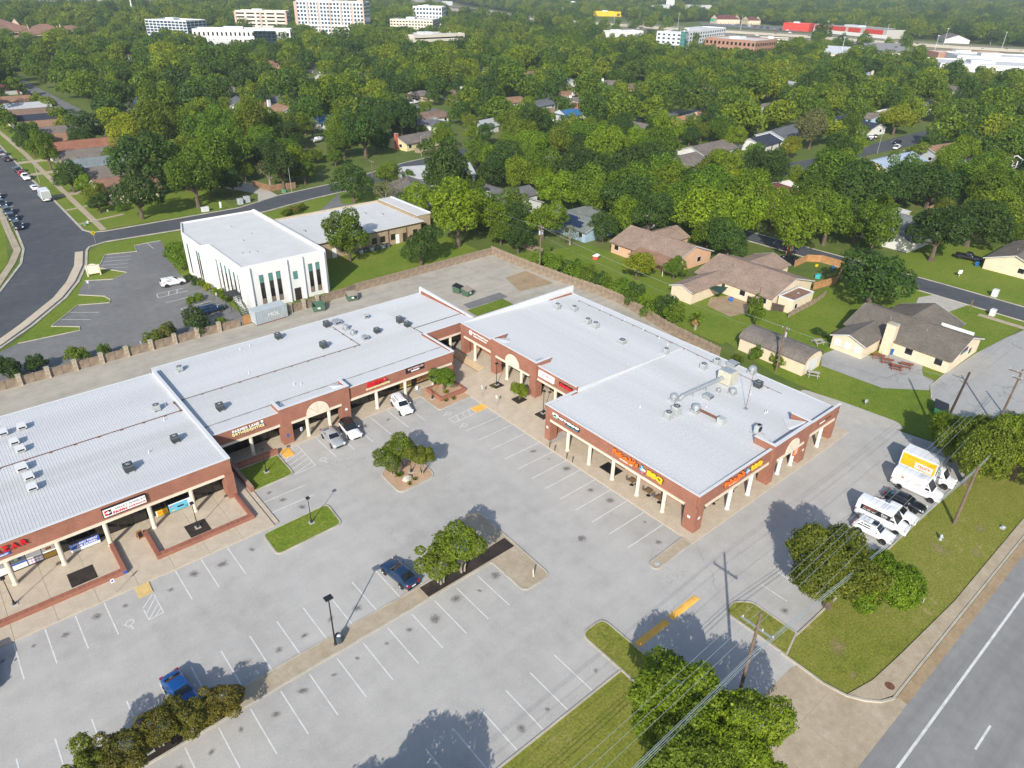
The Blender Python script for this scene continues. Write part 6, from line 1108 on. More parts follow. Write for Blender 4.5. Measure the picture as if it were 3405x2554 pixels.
def repaint(o, paint, roof=None):
 for ch in o.children:
  n = ch.name.split('.')[0]
  if n in ('body', 'cabin'): ch.material_slots[0].link = 'OBJECT'; ch.material_slots[0].material = PAINT[(roof or paint) if n == 'cabin' else paint]
_proto = {}
def car(kind, x, y, deg, label, paint, cat='car', roof=None, group=None, z=.025):
 nm = {'sedan': 'sedan_car', 'coupe': 'coupe_car', 'suv': 'sport_utility_car', 'crossover': 'crossover_car', 'van': 'cargo_van', 'pickup': 'pickup_truck', 'box_truck': 'box_truck'}[kind]
 if kind not in _proto: o = _proto[kind] = make_car(kind, label, cat, nm, paint, roof)
 else:
  o = copy_tree(_proto[kind]); o['label'] = label; o['category'] = cat; repaint(o, paint, roof)
  if 'group' in o: del o['group']
 o.location = (x, y, z); o.rotation_euler = (0, 0, R(deg))
 if group: o['group'] = group
 return o
car('sedan', 33.65, 75.5, -94, 'silver sedan parked nose out before the portal', 'silver'); car('crossover', 36.45, 75.7, -96, 'white compact crossover with black roof next to the silver sedan', 'white', roof='black'); car('suv', 45.35, 76.6, -99, 'white sport utility vehicle parked under the market sign', 'white')
car('coupe', 27.0, 48.4, 96, 'dark blue coupe parked against the sandy median', 'navy'); car('sedan', 4.7, 48.4, -84, 'bright blue sedan half hidden under the brownish median trees', 'blue'); car('suv', -8.3, 61.4, -90, 'dark vehicle cut off at the left edge of the pawn shop stalls', 'black')
car('crossover', 72.9, 19.6, -86, 'white crossover with sunroof parked nearest the verge tree', 'white'); car('van', 75.6, 19.9, -86, 'white high roof cargo van with black panel and phone number', 'white', 'van'); car('sedan', 78.4, 19.4, -86, 'white sedan squeezed between the van and the black sedan', 'white'); car('sedan', 81.3, 19.7, -86, 'black sedan between the two white vans', 'black'); car('van', 85.0, 19.9, -86, 'white high roof cargo van with small orange lettering', 'white', 'van'); car('box_truck', 89.2, 20.3, -87, 'box truck with yellow side panel half under the oak', 'white', 'truck')
for o in list(COL.objects):   # sunroof of the white crossover, van lettering, truck side print
 if o.get('label', '').startswith('white crossover with sunroof'): MB().box(-.35, .3, -.42, .42, 1.665, 1.685).build('sunroof', M_CG, o); [MB().box(xx, xx + .04, -.66, .66, 1.71, 1.74).build('roof_bar', PAINT['white'], o) for xx in (-1.2, -.7)]
 if o.get('label', '').startswith('white high roof cargo van with black'):
  b = MB().add([(-2.4, -1.0, 1.45), (1.0, -1.0, 1.45), (1.0, -.93, 2.1), (-2.4, -.93, 2.1)], [(0, 1, 2, 3)]).build('side_panel', M_SK, o)
  for t, sz, z, xx, mm in (('pestservices.com', .2, 1.92, -1.4, M_SO), ('512-388-7600', .26, 1.66, -1.4, M_SW), ('Pest', .42, 1.85, .3, M_SW), ('Pros', .3, 1.58, .3, M_SW)): q = text('lettering', t, sz, mm, b, (xx, -1.006 + (z - 1.45) * .1 - .01, z), 'S', .003); q.rotation_euler = (R(84), 0, 0)
 if o.get('label', '').startswith('white high roof cargo van with small'):
  for t, sz, z, xx in (('TULLIS', .26, 1.75, .1), ('Services', .14, 1.55, .1)): q = text('lettering', t, sz, M_SO, o, (xx, -.985 + (z - 1.45) * .1 - .02, z), 'S', .003); q.rotation_euler = (R(84), 0, 0)
  MB().cyl((-1.7, -.975, 1.85), (-1.7, -.985, 1.85), .16, n=16).build('logo', M_SO, o)
 if o.get('label', '').startswith('box truck with yellow'):
  b = MB().box(-3.2, .9, -1.17, -1.152, 1.2, 2.9).build('side_print', flat('truck_yellow', (0.75, 0.42, 0.01)), o); MB().box(-1.5, .6, -1.18, -1.171, 1.35, 2.2).build('print_cloud', M_SW, b); text('lettering', 'TRUCK', .5, M_SO, b, (-.4, -1.184, 1.78), 'S', .003, 1.7, bold=.02); text('lettering', 'rent by the day', .22, M_SK, b, (-1.9, -1.176, 2.6), 'S', .003)
# office lot and residential street
car('suv', 35.2, 145.3, -4, 'white off road vehicle parked beside the white office building', 'white'); car('suv', 36.4, 127.5, 5, 'dark blue vehicle parked by the office stairs and hedge', 'navy')
car('box_truck', 28.2, 229.0, 90, 'plain white box truck parked at the kerb of the residential street', 'white', 'truck'); car('sedan', 28.1, 242.0, 90, 'white sedan parked behind the white box truck', 'white'); car('pickup', 28.4, 256.8, -90, 'white pickup parked below the street light', 'white', 'truck'); car('sedan', 28.3, 262.8, 90, 'red car parked between a white pickup and a dark car', 'red'); car('suv', 28.2, 268.2, 90, 'dark car parked behind the red car', 'dark'); car('crossover', 28.2, 287.0, 90, 'dark crossover parked alone farther up the street', 'dark'); car('pickup', 28.3, 297.0, 90, 'silver pickup parked farther up the street near the sidewalk tree', 'silver', 'truck'); car('sedan', 28.4, 322.0, 90, 'pale car parked far up the residential street', 'white')
for i, (y, p) in enumerate(((204.6, 'black'), (213.0, 'dark'), (219.6, 'dark'), (228.4, 'dark'), (238.0, 'grey'), (262, 'black'), (276, 'dark'))): car('suv' if i % 2 == 0 else 'crossover', 17.9 + i * .08, y, -90, ('nearest', 'second', 'third', 'fourth', 'fifth', 'sixth', 'seventh')[i] + ' dark car in the line along the left kerb', p, group='dark cars along the left kerb')
car('sedan', 2.6, 150.5, 52, 'black car cut off at the left edge on the curved street', 'black')
car('pickup', 301.5, 119.6, 10, 'white pickup with red stripe on the driveway by the orange roof', 'white', 'truck', z=.06); car('pickup', 299.5, 113.4, 10, 'red pickup beside the white pickup', 'red', 'truck', z=.06); car('sedan', 312.7, 124.6, 170, 'dark car on the cross street behind the pickups', 'black', z=.06); car('suv', 311.5, 135.0, 30, 'dark vehicle parked under the cross street light', 'navy', z=.06); car('sedan', 317.5, 135.8, 30, 'grey car next to the dark vehicle under the street light', 'grey', z=.06); car('sedan', 337.3, 143.5, 80, 'dark teal car by the navy roofed garage', 'navy', z=.06)
car('suv', 148.8, 75.6, 80, 'black vehicle parked behind the cedar fence', 'black'); car('pickup', 184.6, 50.4, -80, 'black pickup in the shade beside the cream house', 'black', 'truck'); car('sedan', 140.6, 150.0, 60, 'dark car with a round wreath of light in the shady driveway', 'black', z=.06); car('pickup', 206.3, 316.3, 10, 'white pickup in the driveway across the neighbourhood', 'white', 'truck', z=.06); car('suv', 211, 321.5, 10, 'dark vehicle beside the far white pickup', 'black', z=.06); car('pickup', 60.8, 438, 0, 'black pickup on the far left street', 'black', 'truck', z=.06); car('suv', 207, 485.5, 0, 'dark vehicle before the brick gabled house', 'black', z=.06); car('sedan', 127.2, 325, 15, 'silver car under the orange twin roofs', 'silver', z=.06); car('suv', 270, 222.6, 5, 'dark vehicle at the left in the shady far street', 'black', z=.06); car('sedan', 276.4, 223.2, 5, 'dark sedan at the right in the shady far street', 'black', z=.06)
# covered car and small boat
o = thing('covered_car', 'car under a pale blue cover at the cross street corner', 'car', (275.8, 122.9, .06), R(10)); bm = bmesh.new(); bmesh.ops.create_uvsphere(bm, u_segments=18, v_segments=10, radius=1)
for v in bm.verts: v.co = Vector((v.co.x * 2.4, v.co.y * .98, max(0, v.co.z) * (1.35 if abs(v.co.x) < .5 else 1.0)))
me = bpy.data.meshes.new('cover'); bm.to_mesh(me); bm.free(); me.materials.append(mat('car_cover', (0.4, 0.5, 0.58), .7, .1)); obj('cover', me, o, smooth=True)
o = thing('parked_boat', 'white motor boat on a trailer in front of the trees', 'boat', (124, 257.5, 0), R(20)); hull = [(-2.6, .9), (-2.6, -.9), (1.2, -.95), (2.4, -.5), (3.2, 0), (2.4, .5), (1.2, .95)]
MB().prism(hull, .9, 1.5).prism([(x * .85, y * .6) for x, y in hull], .5, .9).build('hull', M_SW, o); MB().prism([(-.8, .7), (-.8, -.7), (1.2, -.6), (1.6, 0), (1.2, .6)], 1.5, 1.95).build('cabin', PAINT['white'], o); MB().box(-2.4, 2.6, -.1, .1, .3, .5).build('trailer', M_STEEL, o); [MB().cyl((-.8, s * .95, .35), (-.8, s * 1.15, .35), .35, n=14).build('wheel', M_TYRE, o) for s in (1, -1)]


# ------------------------------------------------------------------ office buildings behind the shops
M_STUC = mat('white_stucco', (0.68, 0.68, 0.665), .85, .05, .6, 9, dirt=(0.6, 0.59, 0.56)); M_MEMB = mat('white_roof_membrane', (0.56, 0.56, 0.555), .8, .06, .35, 4, dirt=(0.56, 0.54, 0.5)); M_TEAL = glass_mat('teal_glass', (0.07, 0.2, 0.18)); M_TANST = brick_mat('tan_field_stone', (0.3, 0.22, 0.14), (0.42, 0.33, 0.22), (0.24, 0.19, 0.14), .42, .13)
WO = building('white_office', 'white two storey office block with tall narrow windows and flat roof', (50, 140, 0))
mb = MB(WO['off']); mb.prism([(41.6, 123.1), (58.3, 123.1), (58.3, 156.6), (42.1, 156.8), (40.0, 150), (40.0, 139.3), (41.6, 139.1)], 0, 8.55); mb.build('wall', M_STUC, WO)
rf = MB(WO['off']).sheet([(41.9, 123.4), (58.0, 123.4), (58.0, 156.3), (42.3, 156.5), (40.3, 149.8), (40.3, 139.6), (41.9, 139.4)], 8.57).build('roof', M_MEMB, WO)
strip([(41.75, 123.25), (58.15, 123.25), (58.15, 156.45), (42.2, 156.6), (40.15, 150), (40.15, 139.45), (41.75, 139.25)], .3, 8.5, 8.85, MB(WO['off']), closed=True).build('parapet', M_STUC, rf)
strip([(57.9, 123.4), (57.9, 156.4)], .5, 8.56, 9.05, MB(WO['off'])).build('parapet_step', M_STUC, rf)
for x, y in ((45, 131), (47.5, 130), (46.2, 130.6), (48, 138), (51, 141), (49.5, 148)): MB(WO['off']).lathe([(.16, 8.57), (.12, 8.62), (.12, 8.9), (.02, 8.92)], 10, (x, y, 0)).build('roof_vent', M_GALV, rf)
def tall_window(face, a, c, z0=.9, z1=6.6, w=.72):
 b = (lambda p, q, d0, d1, u, v: MB(WO['off']).box(p, q, c - d1, c - d0, u, v)) if face == 'S' else (lambda p, q, d0, d1, u, v: MB(WO['off']).box(c - d1, c - d0, p, q, u, v))
 f = b(a - w / 2 - .06, a + w / 2 + .06, .0, .012, z0 - .06, z1 + .06).build('window', M_FRAME, WO)
 for u, v, m in ((z0, z0 + 1.1, M_INNER), (z0 + 1.16, z1 - 1.5, M_GLASS), (z1 - 1.44, z1, M_TEAL)): b(a - w / 2, a + w / 2, .013, .022, u, v).build('pane', m, f)
for x in (45.0, 46.8, 48.3, 54.8, 56.3): tall_window('S', x, 123.1)
for y in (125.4, 127.5, 129.7, 131.8, 134.0, 136.2): tall_window('W', y, 41.6)
for y in (141, 142.2, 147.5): tall_window('W', y, 40.0, .9, 7)
MB(WO['off']).box(51.15, 52.05, 123.06, 123.085, 4.3, 5.9).build('window', M_TEAL, WO); MB(WO['off']).box(51.0, 52.3, 123.05, 123.085, 0, 2.5).build('door', M_FRAME, WO)
for x in (42.9, 50.1, 53.2, 57.7): MB(WO['off']).prism([(x - .25, 123.1), (x + .25, 123.1), (x + .12, 122.75), (x - .12, 122.75)], 0, 8.45).build('pilaster', M_STUC, WO)
for y in (124.2, 138.0): MB(WO['off']).prism([(41.6, y - .25), (41.6, y + .25), (41.25, y + .12), (41.25, y - .12)], 0, 8.45).build('pilaster', M_STUC, WO)
st = thing('outside_stair', 'black steel outside stair at the corner of the white office', 'stair', (40.6, 125.5, 0)); off = (40.6, 125.5, 0)
MB(off).box(39.2, 41.5, 125.2, 128.0, 3.0, 3.12).build('landing', M_BLACKM, st)
for i in range(12): MB(off).box(39.9, 41.1, 125.0 - i * .27, 125.24 - i * .27, 2.85 - i * .24, 2.9 - i * .24).build('step', M_GALV, st)
for x in (39.86, 41.14): MB(off).add([(x - .03, 125.2, 2.7), (x + .03, 125.2, 2.7), (x + .03, 125.2, 3.0), (x - .03, 125.2, 3.0), (x - .03, 121.8, -.05), (x + .03, 121.8, -.05), (x + .03, 121.8, .25), (x - .03, 121.8, .25)], [(0, 1, 2, 3), (7, 6, 5, 4), (3, 2, 6, 7), (0, 4, 5, 1), (1, 5, 6, 2), (4, 0, 3, 7)]).build('stringer', M_BLACKM, st); MB(off).tube([(x, 125.2, 4.0), (x, 121.8, 1.0)], .025, 6).cyl((x, 121.9, 0), (x, 121.9, 1.0), .025, n=6).build('handrail', M_BLACKM, st)
for x, y in ((39.3, 125.3), (39.3, 127.9), (41.3, 127.9)): MB(off).cyl((x, y, 0), (x, y, 4.0), .04, n=6).build('post', M_BLACKM, st)
MB(off).tube([(39.3, 125.3, 4.0), (39.3, 127.9, 4.0), (41.4, 127.9, 4.0)], .025, 6).build('landing_rail', M_BLACKM, st)
BO = building('brick_office', 'low tan stone office with wide flat white roof behind the garden', (77, 150, 0))
part(BO, 'wall', M_TANST, (58.4, 91.8, 140.2, 160.2, 0, 3.95), (91.8, 96.1, 142.6, 160.4, 0, 4.7))
rf = part(BO, 'roof', M_MEMB, (58.35, 92.4, 139.8, 160.6, 4.0, 4.22)); MB(BO['off']).box(92.4, 96.3, 142.4, 160.6, 4.72, 4.9).build('parapet', M_MEMB, rf); MB(BO['off']).box(58.4, 96.3, 160.4, 160.8, 4.2, 4.6).build('rear_parapet', mat('tan_coping', (0.5, 0.42, 0.3), .8), rf); MB(BO['off']).box(95.9, 96.3, 142.6, 160.4, 4.9, 5.1).build('edge_coping', M_COPING, rf)
for x, y in ((66, 149), (73, 152), (80, 151), (84, 153), (87, 150), (70, 146)): MB(BO['off']).lathe([(.4, 4.22), (.4, 4.4), (.3, 4.42), (.28, 4.62), (.05, 4.66)], 14, (x, y, 0)).build('roof_vent', M_GALV, rf)
part(BO, 'fascia', mat('brown_fascia', (0.09, 0.06, 0.045), .8), (58.4, 92.3, 139.95, 140.18, 3.7, 3.98))
for x in (76.5, 82.6, 87.6, 91.7): part(BO, 'downpipe', M_RUST, (x - .08, x + .08, 140.05, 140.19, 0, 3.7))
for x in (71, 78.8, 81.0, 83.8, 90.0): f = part(BO, 'window', M_FRAME, (x - .62, x + .62, 140.14, 140.19, 1.1, 2.5)); MB(BO['off']).box(x - .55, x + .55, 140.12, 140.138, 1.17, 2.43).build('pane', M_GLASS, f)
f = part(BO, 'window', M_FRAME, (93.3, 94.9, 142.54, 142.59, 1.2, 2.5)); MB(BO['off']).box(93.37, 94.83, 142.52, 142.538, 1.27, 2.43).build('pane', M_GLASS, f)
for x, m in ((85.0, M_SW), (87.0, M_FRAME), (68.5, M_SW)): part(BO, 'door', m, (x - .5, x + .5, 140.13, 140.19, 0, 2.2))
for i, x in enumerate((74.5, 75.9, 77.3, 78.9, 80.4, 81.6)):
 o = thing('ground_condenser', ORD[i] + ' air conditioner from the left along the stone office wall' if i < 3 else ('fourth', 'fifth', 'last')[i - 3] + ' air conditioner from the left along the stone office wall', 'air conditioner', (x, 139.2, 0), 0, 'air conditioners on the garden side'); MB().box(-.42, .42, -.42, .42, .05, .95).build('housing', M_ACG if i % 2 else M_ACL, o, bevel=.04); MB().lathe([(.34, .95), (.34, .99), (.02, .99)], 14).build('fan_guard', M_FAN, o)

# ------------------------------------------------------------------ houses
ROOFC = {'grey': (0.13, 0.13, 0.135), 'slate': (0.12, 0.125, 0.14), 'greybrown': (0.17, 0.145, 0.125), 'tanroof': (0.28, 0.2, 0.15), 'brown': (0.19, 0.125, 0.09), 'rust': (0.23, 0.13, 0.09), 'orange': (0.27, 0.155, 0.095), 'red': (0.14, 0.045, 0.04), 'navy': (0.025, 0.033, 0.055), 'blue': (0.03, 0.13, 0.27), 'pale': (0.4, 0.41, 0.42), 'metal': (0.34, 0.41, 0.5), 'greygreen': (0.16, 0.18, 0.17), 'church': (0.15, 0.13, 0.105), 'bluegrey': (0.17, 0.2, 0.21), 'redorange': (0.27, 0.115, 0.07)}
WALLC = {'white': (0.6, 0.6, 0.58), 'cream': (0.66, 0.55, 0.4), 'tan': (0.5, 0.4, 0.28), 'peach': (0.62, 0.38, 0.24), 'yellow': (0.66, 0.55, 0.3), 'brick': (0.34, 0.16, 0.11), 'blue': (0.3, 0.42, 0.52), 'paleblue': (0.5, 0.57, 0.62), 'grey': (0.4, 0.42, 0.45)}
def shingle(k):
 nm = 'shingle_' + k
 if nm in MATS: return MATS[nm]
 if k in ('pale', 'metal', 'blue'): return mat(nm, ROOFC[k], .5, .08, .7, 8, spec=.5)
 m, nt, b = _nodes(nm); co = coords(nt); c = ROOFC[k]
 br = N(nt, 'ShaderNodeTexBrick'); br.inputs['Scale'].default_value = 1; br.inputs['Brick Width'].default_value = .34; br.inputs['Row Height'].default_value = .16; br.inputs['Mortar Size'].default_value = .012
 br.inputs['Color1'].default_value = (*[q * .82 for q in c], 1); br.inputs['Color2'].default_value = (*[q * 1.22 for q in c], 1); br.inputs['Mortar'].default_value = (*[q * .55 for q in c], 1); nt.links.new(co, br.inputs['Vector'])
 x = mixc(nt, 1.0, br.outputs['Color'], ramp(nt, noise(nt, co, .35, 5, .6), [(.3, (.8,) * 3), (.7, (1.2,) * 3)]), 'MULTIPLY'); nt.links.new(x, b.inputs['Base Color']); b.inputs['Roughness'].default_value = .95; return m
def wallm(k): return mat('wall_' + k, WALLC[k], .85, .07, .8, 9)
HOUSES = []
def gable_roof(L, W, z, rise, ov=.45, th=.16, x0=0.0):
 a, b = x0 - L / 2 - ov, x0 + L / 2 + ov; w = W / 2 + ov; dz = rise * ov / (W / 2); e = z - dz
 v = [(a, -w, e), (b, -w, e), (b, 0, z + rise), (a, 0, z + rise), (a, w, e), (b, w, e), (a, -w, e - th), (b, -w, e - th), (b, 0, z + rise - th), (a, 0, z + rise - th), (a, w, e - th), (b, w, e - th)]
 return v, [(0, 1, 2, 3), (3, 2, 5, 4), (7, 6, 9, 8), (8, 9, 10, 11), (0, 6, 7, 1), (4, 5, 11, 10), (0, 3, 9, 6), (3, 4, 10, 9), (1, 7, 8, 2), (2, 8, 11, 5)]
def house(x, y, deg, L, W, roof, wall, label, h=2.7, pitch=.36, wing=None, chim=None, name='house', wins=True, hip=False, extra=None):
 o = thing(name, label, 'house', (x, y, 0), R(deg)); HOUSES.append((x, y, max(L, W) / 2, label, roof)); rise = W / 2 * pitch; wm = wallm(wall); rm = shingle(roof); a, b = L / 2, W / 2
 # walls with gables
 MB().add([(-a, -b, 0), (a, -b, 0), (a, b, 0), (-a, b, 0), (-a, -b, h), (a, -b, h), (a, b, h), (-a, b, h), (-a, 0, h + rise), (a, 0, h + rise)], [(0, 1, 5, 4), (2, 3, 7, 6), (1, 2, 6, 9, 5), (3, 0, 4, 8, 7)]).build('wall', wm, o)
 if hip:
  ov = .45; A, B = a + ov, b + ov; e = h - .1; k = max(.3, a - b * .9)
  rf = MB().add([(-A, -B, e), (A, -B, e), (A, B, e), (-A, B, e), (-k, 0, h + rise), (k, 0, h + rise), (-A, -B, e - .16), (A, -B, e - .16), (A, B, e - .16), (-A, B, e - .16)], [(0, 1, 5, 4), (1, 2, 5), (2, 3, 4, 5), (3, 0, 4), (0, 6, 7, 1), (1, 7, 8, 2), (2, 8, 9, 3), (3, 9, 6, 0), (9, 8, 7, 6)]).build('roof', rm, o)
 else: rf = MB().add(*gable_roof(L, W, h, rise)).build('roof', rm, o)
 MB().box(-a - .4, a + .4, -.1, .1, h + rise + .0, h + rise + .06).build('ridge_cap', rm, rf) if not hip else None
 fm = M_COPING
 if wing:
  for wi in (wing if isinstance(wing, list) else [wing]):
   cx, wl, ww, s = wi[:4]; wr = min(rise * .92, ww / 2 * pitch * 1.1); y0, y1 = s * b, s * (b + wl)
   MB().add([(cx - ww / 2, y0, 0), (cx + ww / 2, y0, 0), (cx + ww / 2, y1, 0), (cx - ww / 2, y1, 0), (cx - ww / 2, y0, h), (cx + ww / 2, y0, h), (cx + ww / 2, y1, h), (cx - ww / 2, y1, h), (cx, y1, h + wr), (cx, y0, h + wr)], [(1, 2, 6, 5) if s > 0 else (5, 6, 2, 1), (3, 0, 4, 7) if s > 0 else (7, 4, 0, 3), (2, 3, 7, 8, 6) if s > 0 else (6, 8, 7, 3, 2)]).build('wing_wall', wm, o)
   w = ww / 2 + .4; dz = wr * .4 / (ww / 2); ye = s * (b + wl + .4); yi = s * (b * .0 if wr > rise * .8 else b * (1 - wr / rise) * .9)
   v = [(cx - w, ye, h - dz), (cx, ye, h + wr), (cx, yi, h + wr + .01), (cx - w, s * b * .8, h - dz + .01), (cx + w, ye, h - dz), (cx + w, s * b * .8, h - dz + .01)]; v2 = [(p, q, z - .15) for p, q, z in v]
   f = [(0, 1, 2, 3), (1, 4, 5, 2)]; f = f if s < 0 else [t[::-1] for t in f]; MB().add(v + v2, f + [(6, 7, 1, 0), (7, 10, 4, 1), (9, 8, 7, 6), (8, 11, 10, 7), (0, 3, 9, 6), (4, 10, 11, 5)]).build('wing_roof', rm, rf)
   MB().add([(cx - w, ye + s * .012, h - dz - .16), (cx, ye + s * .012, h + wr - .16), (cx + w, ye + s * .012, h - dz - .16), (cx + w, ye + s * .012, h - dz + .02), (cx, ye + s * .012, h + wr + .02), (cx - w, ye + s * .012, h - dz + .02)], [(0, 1, 4, 5), (1, 2, 3, 4)]).build('bargeboard', fm, rf)
 for s in (-1, 1):
  if hip: continue
  xx = s * (a + .462); MB().add([(xx, -b - .45, h - rise * .45 / b - .18), (xx, 0, h + rise - .18), (xx, b + .45, h - rise * .45 / b - .18), (xx, b + .45, h - rise * .45 / b + .01), (xx, 0, h + rise + .01), (xx, -b - .45, h - rise * .45 / b + .01)], [(0, 1, 4, 5), (1, 2, 3, 4)]).build('bargeboard', fm, rf)
 if chim:
  cx, cy, cm, ch, cs = (*chim, *(None, 5.2, .9)[len(chim) - 2:]) if len(chim) < 5 else chim; z0 = 0 if abs(cy) > b - .6 or abs(cx) > a - .6 else h; c = MB().box(cx - cs / 2, cx + cs / 2, cy - cs * .4, cy + cs * .4, z0, ch).build('chimney', cm, rf)
  MB().box(cx - cs / 2 - .05, cx + cs / 2 + .05, cy - cs * .4 - .05, cy + cs * .4 + .05, ch, ch + .09).build('chimney_cap', M_CURB, rf)
 if wins:
  for s in (-1, 1):
   for k, px in enumerate(np.linspace(-a + 1.6, a - 1.6, max(2, int(L / 4.2)))):
    if k == 1 and s < 0: MB().box(px - .48, px + .48, s * b - .03, s * b + .03, 0, 2.1).build('door', mat('door_brown', (0.2, 0.09, 0.05), .6), o); continue
    w = MB().box(px - .68, px + .68, s * b - .03, s * b + .03, .95, 2.15).build('window', fm, o); MB().box(px - .6, px + .6, s * (b + .035) - .004, s * (b + .035) + .004, 1.03, 2.07).build('pane', M_GLASS, w)
   w = MB().box(s * a - .03, s * a + .03, -b * .35 - .7, -b * .35 + .7, .95, 2.15).build('window', fm, o); MB().box(s * (a + .035) - .004, s * (a + .035) + .004, -b * .35 - .62, -b * .35 + .62, 1.03, 2.07).build('pane', M_GLASS, w)
  for i in range(2): MB().cyl((-a * .3 + i * a * .7, b * .3, h + rise * .6), (-a * .3 + i * a * .7, b * .3, h + rise * .7 + .35), .07, n=8).build('roof_vent', M_GALV, rf)
 return o
CW = (M_COPING, 5.4, 1.2)
house(124.4, 147.8, 90, 16.5, 12.4, 'grey', 'white', 'grey roofed white house with brick topped chimney behind the stone office', wing=(2.5, 4.5, 8, -1), chim=(-.6, 6.5, M_COPING, 5.6, 1.4))
h2 = house(126, 122, 90, 17, 10, 'greygreen', 'blue', 'grey roofed blue house with solar panels', wing=(4, 5, 7, -1), chim=(5.5, .6, M_COPING, 5.4, .9))
for i in range(3):
 for j in range(4):
  if (i, j) in ((0, 3), (2, 0)): continue
  u, w = -6.2 + j * 1.75 + i * .8, 4.55 - i * 1.15; s = MB().add([(0, 0, 0), (1.65, 0, 0), (1.65, -1.05, .36 * 1.05), (0, -1.05, .36 * 1.05), (0, 0, -.05), (1.65, 0, -.05), (1.65, -1.05, .33), (0, -1.05, .33)], [(3, 2, 1, 0), (0, 1, 5, 4), (1, 2, 6, 5), (2, 3, 7, 6), (3, 0, 4, 7)]).build('solar_panel', glass_mat('solar_glass', (0.01, 0.018, 0.045)) if 'solar_glass' not in MATS else MATS['solar_glass'], h2, loc=(u, w, 2.7 + (5 - w) * .36 + .13))
h3 = house(127.8, 96, 90, 18, 13.5, 'tanroof', 'peach', 'tan roofed peach house with brown lean-to patio roof', wing=(4.5, 4, 8, -1)); MB().add([(-8.6, 9.6, 2.35), (1.5, 9.6, 2.35), (1.5, 5.6, 3.15), (-8.6, 5.6, 3.15), (-8.6, 9.6, 2.2), (1.5, 9.6, 2.2), (1.5, 5.6, 3.0), (-8.6, 5.6, 3.0)], [(3, 2, 1, 0), (4, 5, 6, 7), (0, 1, 5, 4), (1, 2, 6, 5), (3, 0, 4, 7)]).build('patio_roof', shingle('orange'), h3); [MB().cyl((x, 9.4, 0), (x, 9.4, 2.25), .06, n=6).build('patio_post', M_SW, h3) for x in (-8.4, -3.5, 1.3)]
h4 = house(128.3, 71.8, 90, 17.5, 15.0, 'tanroof', 'cream', 'large beige roofed cream house with side annex and patio', wing=[(3.5, 4.5, 8.5, -1), (5.0, 10.0, 5.0, 1)], pitch=.3)
o = thing('flat_roof_annex', 'cream annex with flat brown roof and open lattice beside the beige house', 'building', (126.0, 60.9, 0)); MB().box(-3.6, 3.6, -1.6, 1.6, 0, 2.75).build('wall', wallm('cream'), o); MB().box(-3.4, 3.4, -1.4, 1.4, 2.75, 2.8).build('roof', shingle('rust'), o); strip([(-3.6, -1.6), (3.6, -1.6), (3.6, 1.6), (-3.6, 1.6)], .16, 2.7, 2.98, closed=True).build('parapet', M_COPING, o); w = MB().box(-3.0, -2.0, -1.63, -1.58, .9, 2.0).build('window', M_COPING, o); MB().box(-2.9, -2.1, -1.645, -1.632, 1.0, 1.9).build('pane', M_GLASS, w); [MB().box(-3.4 + i * .85, -3.34 + i * .85, 1.4, 1.7, 2.98, 3.25).build('lattice_bar', M_GALV, o) for i in range(9)]; MB().lathe([(.25, 2.8), (.25, 3.0), (.02, 3.1)], 10, (.6, 0, 0)).build('roof_vent', M_GALV, o)
tag(MB().add([(0, 0, 2.1), (3.6, .6, 2.4), (3.2, 3.2, 2.0), (.4, 2.8, 2.3), (1.8, 1.6, 2.0)], [(0, 1, 4), (1, 2, 4), (2, 3, 4), (3, 0, 4)]).build('shade_sail', mat('dark_green_cloth', (0.02, 0.06, 0.045), .9), loc=(115.6, 71.2, 0)), 'dark green shade cloth over the beige house patio', 'shade cloth')
h5 = house(127.5, 39.2, 90, 17.6, 13.0, 'church', 'cream', 'cream church house with large grey brown roof and tall chimney', wing=[(5.3, 6.2, 5.6, 1), (1.2, 4, 11, -1)], chim=(1.1, 6.9, wallm('cream'), 5.5, 1.6), pitch=.33)
for x in (-1.8, 0, 1.8): w = MB().box(5.3 + x - .55, 5.3 + x + .55, 12.7, 12.76, .9, 2.15).build('window', M_COPING, h5); MB().box(5.3 + x - .48, 5.3 + x + .48, 12.761, 12.77, .97, 2.08).build('pane', M_LENS, w)
o = thing('roof_sign', 'row of four white sign panels along the church eave', 'sign', (132.6, 34.0, 2.7)); [MB().box(-.1, .1, -2.7 + i * 1.35, -1.4 + i * 1.35, .1, 1.0).build('panel', M_SW, o) for i in range(4)]; MB().box(-.05, .05, -2.7, 2.7, -.2, .1).build('rail', M_GALV, o)
o = thing('wall_mural', 'purple and green mural board on the church gable end', 'mural', (126.6, 30.35, 2.6)); MB().box(-1.3, 1.3, -.08, -.02, -.4, .4).build('board', flat('mural_purple', (0.12, 0.02, 0.12)), o); MB().box(-1.1, .9, -.1, -.081, -.38, -.12).build('stripe', flat('mural_green', (0.05, 0.4, 0.14)), o)
